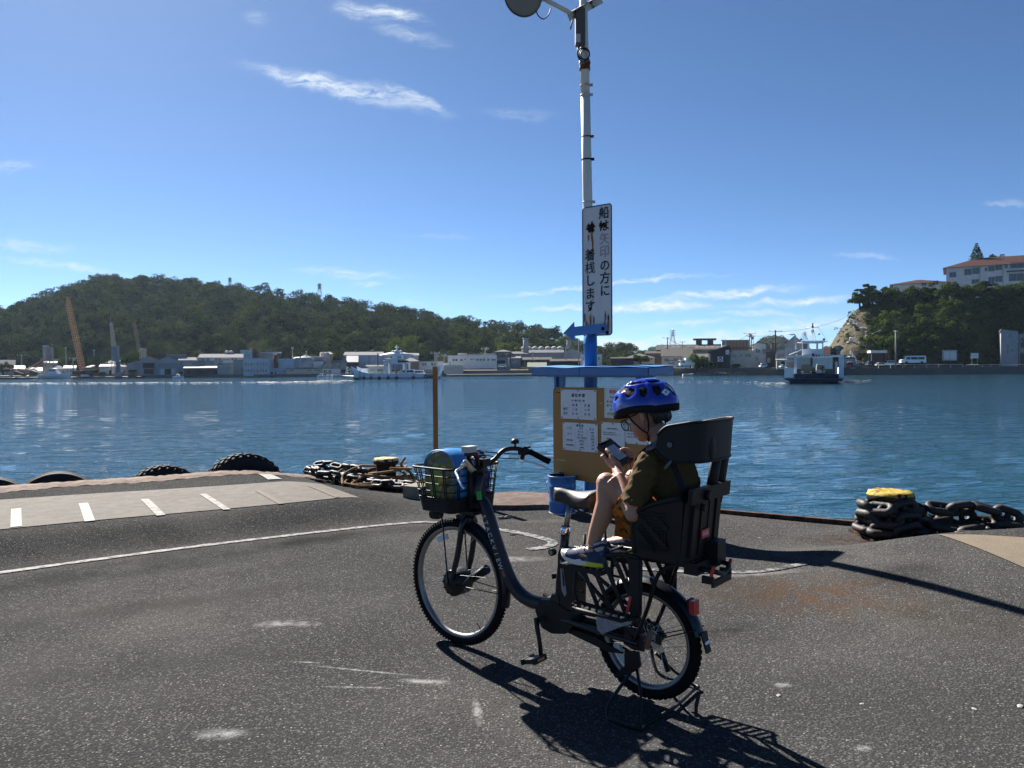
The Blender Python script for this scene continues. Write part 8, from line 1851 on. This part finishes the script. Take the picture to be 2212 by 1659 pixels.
CD=240;o_=at(1,1000,1400,CD);t=thing("barge","long black work barge moored under the cranes","barge",o_);a,b=C1(505,1402),C1(1720,1366);P=[(a.x,a.z+.6),(a.x+2,a.z-.5),(b.x-2,a.z-.5),(b.x,a.z+.6),(b.x,b.z),(a.x,b.z)];MB().prism(P,lambda u,v,s_:(u,s_,v),0,5).build("hull",K["hullred"],t)
q=MB();a,b=C1(700,1366),C1(1600,1340);q.bx(a.x,b.x,2.5,2.6,a.z,a.z+.5)
q.build("toe_rail",K["w_brown"],t)
rr=random.Random(2)
for i in range(6):
 x=(660,830,1010,1230,1420,1620)[i];a=C1(x,1368);s_=rr.uniform(.5,1.4);ob=MB().box((0,0,0),(s_*2,s_*1.4,s_)).box((s_*.3,0,s_*.6),(s_,s_,s_*.4)).build("deck_crate",(K["w_grey"],K["rusty2"],K["w_white"],K["w_dark"])[i%4]);ob.location=o_+Vector((a.x,2+rr.uniform(-1,1.6),a.z+s_/2));tag(ob,("grey crate at the work barge's left end, by the tug","rusty winch box on the barge left of the orange boom","white crate at the orange boom's foot","dark crate on the barge before the brown house","grey locker on the barge by the jib crane","rusty crate at the work barge's right end")[i],"crate","gear on the work barge")
t=thing("floating_scrap_pontoon","rusty low pontoon heaped with timber at the picture's left border","pontoon",at(1,230,1400,240));o_=at(1,230,1400,240);a,b=C1(-80,1402),C1(500,1375);MB().bx(a.x,b.x,0,5,a.z-.4,b.z).build("hull",K["hullred"],t)
for i in range(16):
 x=rr.uniform(-30,480);a=C1(x,1372);l=rr.uniform(2,6);an=rr.uniform(-.35,.35);MB().box((a.x,rr.uniform(.5,4),a.z+rr.uniform(.2,2.4)),(l,.35,.25),Matrix.Rotation(an,3,'Y')).build("timber",(K["rusty2"],K["w_brown"],K["w_beige"])[i%3],t,fix=False)
def boat(zm,x0,x1,yt,yb,d,label,cabin=True,m=None,name="motor_boat"):
 a=at(zm,x0,yb,d);b=at(zm,x1,yb,d);H=at(zm,x0,yt,d).z-a.z;L=b.x-a.x;W_=max(1.2,min(3,L*.28));t=thing(name,label,"boat",(a+b)/2);hf=H*(.42 if cabin else .8)
 rows=[]
 for i in range(11):
  u=i/10;x=(u-.5)*L;w=W_/2*(1-max(0,(u-.55)/.45)**2*.97);dz=.18*hf*max(0,(u-.5)*2)**2*2
  rows.append([Vector((x,-w*.55,-.1)),Vector((x,-w,hf*.55+dz*.6)),Vector((x,-w*1.03,hf+dz)),Vector((x,w*1.03,hf+dz)),Vector((x,w,hf*.55+dz*.6)),Vector((x,w*.55,-.1))])
 q=MB().sheet(rows,False,True);q.f+=[list(range(6)),list(range(60,66))[::-1]];q.sm+=[False,False];q.build("hull",m or K["ferryw"],t)
 if cabin:
  c=MB().prism([(-L*.2,hf),(L*.12,hf),(L*.05,H*.95),(-L*.2,H)],lambda u,v,s_:(u,s_,v),-W_*.34,W_*.34).build("cabin",K["ferryw"],t);MB().bx(-L*.17,L*.04,-W_*.34-.02,-W_*.34-.004,lerp(hf,H,.45),lerp(hf,H,.8)).build("cabin_window",K["glass"],c)
 return t
boat(1,500,880,1262,1388,239,"white tug with wheelhouse moored before the black barge")
boat(2,575,708,705,752,238,"small white motor boat moored before the gabled sheds")
boat(3,470,590,700,742,236,"white motor boat moored left of the left ferry's bow");boat(3,590,665,706,738,237,"small grey boat between the moored motor boat and a white skiff",False);boat(3,668,765,708,730,236.5,"white skiff moored nearest the left ferry's bow",False)
boat(5,565,795,678,728,214,"long grey fishing boat moored below the white wagon",False,K["w_grey"]);boat(5,910,1045,698,724,213,"low pale boat with white bundles moored by the slip",False,K["w_beige"],"rowing_boat")
t=thing("floating_pontoon","flat cream pontoon floating before the long white building","pontoon",at(4,755,640,218));MB().bx(-13,13,0,3,-.1,.7).build("deck",K["w_beige"],t);MB().bx(-13.05,13.05,-.06,-.003,.15,.4).build("fender_strip",K["w_dark"],t)
# guard rail on the right sea wall, sign board, notice panel, bus shelter
t=thing("guard_rail","white guard rail along the right sea wall below the bluff","railing",at(7,1500,1380,201.4));o_=at(7,1500,1380,201.4)
for xa,xb,in((690,1570),(1605,2215)):
 a=at(7,xa,1375,201.4)-o_;b=at(7,xb,1370,201.4)-o_;MB().tube([a,b],.09,5).build("rail",K["w_grey"],t)
 for i in range(8):p=a.lerp(b,i/7);MB().bx(p.x-.07,p.x+.07,-.07,.07,p.z-.9,p.z).build("post",K["w_grey"],t,fix=False)
t=thing("sign_board","small blank white sign on two legs right of the bluff's foot","sign",at(7,1695,1365,203));MB().bx(-1.0,1.0,-.05,.05,1.5,2.9).build("panel",K["w_white"],t)
for s_ in(-.7,.7):MB().bx(s_-.05,s_+.05,-.04,.04,-.2,1.5).build("leg",K["w_grey"],t)
t=thing("notice_case","pale outdoor notice case before the bluff right of the minibus","notice board",at(7,1432,1345,206));MB().bx(-1.9,1.9,-.2,.2,.4,3.2).build("case",K["w_grey"],t);MB().bx(-1.6,-.1,-.23,-.205,.7,2.9).build("pane",K["reflc"],t);MB().bx(.1,1.6,-.23,-.205,.7,2.9).build("pane",K["reflc"],t)
t=thing("bus_shelter","small shelter with a bright white roof edge behind the dark box shaped car","shelter",at(7,675,1350,208));MB().bx(-2.2,2.2,-1,1.2,2.6,3.3).build("roof",K["w_white"],t);MB().bx(-2,2,.9,1.05,0,2.59).build("back_wall",K["w_dark"],t)
for s_ in(-1.9,1.9):MB().bx(s_-.1,s_+.1,-.9,-.7,0,2.59).build("post",K["w_brown"],t)
# rocks below the sea wall by the slip
for i in range(16):
 x=lerp(1110,1700,i/15)+rr.uniform(-10,10);p=at(5,x,712,216.5);chunk("shore_rock",(p.x,p.y),(rr.uniform(.8,1.4),.7,.6),pale,60+i,"pale boulders lying at the waterline below the beige house","rock","boulders at the foot of the sea wall");bpy.context.scene.objects
for o in COL.objects:
 if o.name.startswith("shore_rock"):o.location.z=WZ+.2
# ------------------------------------------------------------------ wakes
fo=mat("foam_and_glitter",(.3,.31,.315),.7)
rs=np.random.RandomState(31)
def foam(u0,v0,u1,v1,n,w,sz,label):  # scatters white flakes, used for foam and for imitated sun glitter
 V=[]
 for i in range(n):
  k=rs.uniform();u,v=lerp(u0,u1,k),lerp(v0,v1,k)+rs.normal()*w;p=atz(u,v,WZ+.09);s=sz*rs.uniform(.4,1.3)*p.y/150;x=s*rs.uniform(1.5,5)
  h=s*rs.uniform(.06,.2);V+=[(p.x-x,p.y,p.z-.05),(p.x,p.y-s*.5,p.z),(p.x+x,p.y,p.z-.05),(p.x,p.y+s*.8,p.z+h)]
 tag(quads_obj("wake_foam_glitter",np.array(V),fo),label,None,None,"stuff")
foam(-20,828,740,825,330,.6,.16,"bright broken foam line of the left ferry's wake");foam(560,826,760,822,70,.5,.22,"white water at the left ferry's bow")  # the long line imitates sun glitter with white flakes; the bow has foam
foam(1640,828,1700,829,50,1.2,.2,"white water beside the right ferry's hull");foam(1440,823,1690,826,40,.8,.14,"faint trailing foam left of the right ferry");foam(1820,824,1880,822,26,1.0,.14,"faint trailing foam right of the right ferry")
# ------------------------------------------------------------------ haze
hz_m=bpy.data.materials.new("haze");hz_m.use_nodes=True;nt=hz_m.node_tree;nt.nodes.clear()
o_=nt.nodes.new("ShaderNodeOutputMaterial");v_=nt.nodes.new("ShaderNodeVolumePrincipled");v_.inputs["Color"].default_value=(.55,.74,1,1);v_.inputs["Density"].default_value=.00006;v_.inputs["Anisotropy"].default_value=.3
nt.links.new(v_.outputs[0],o_.inputs["Volume"])
tag(MB().bx(-1250,1250,-60,1560,-6,130).build("haze",hz_m),"thin blue haze in the air over the harbour",None,None,"stuff")
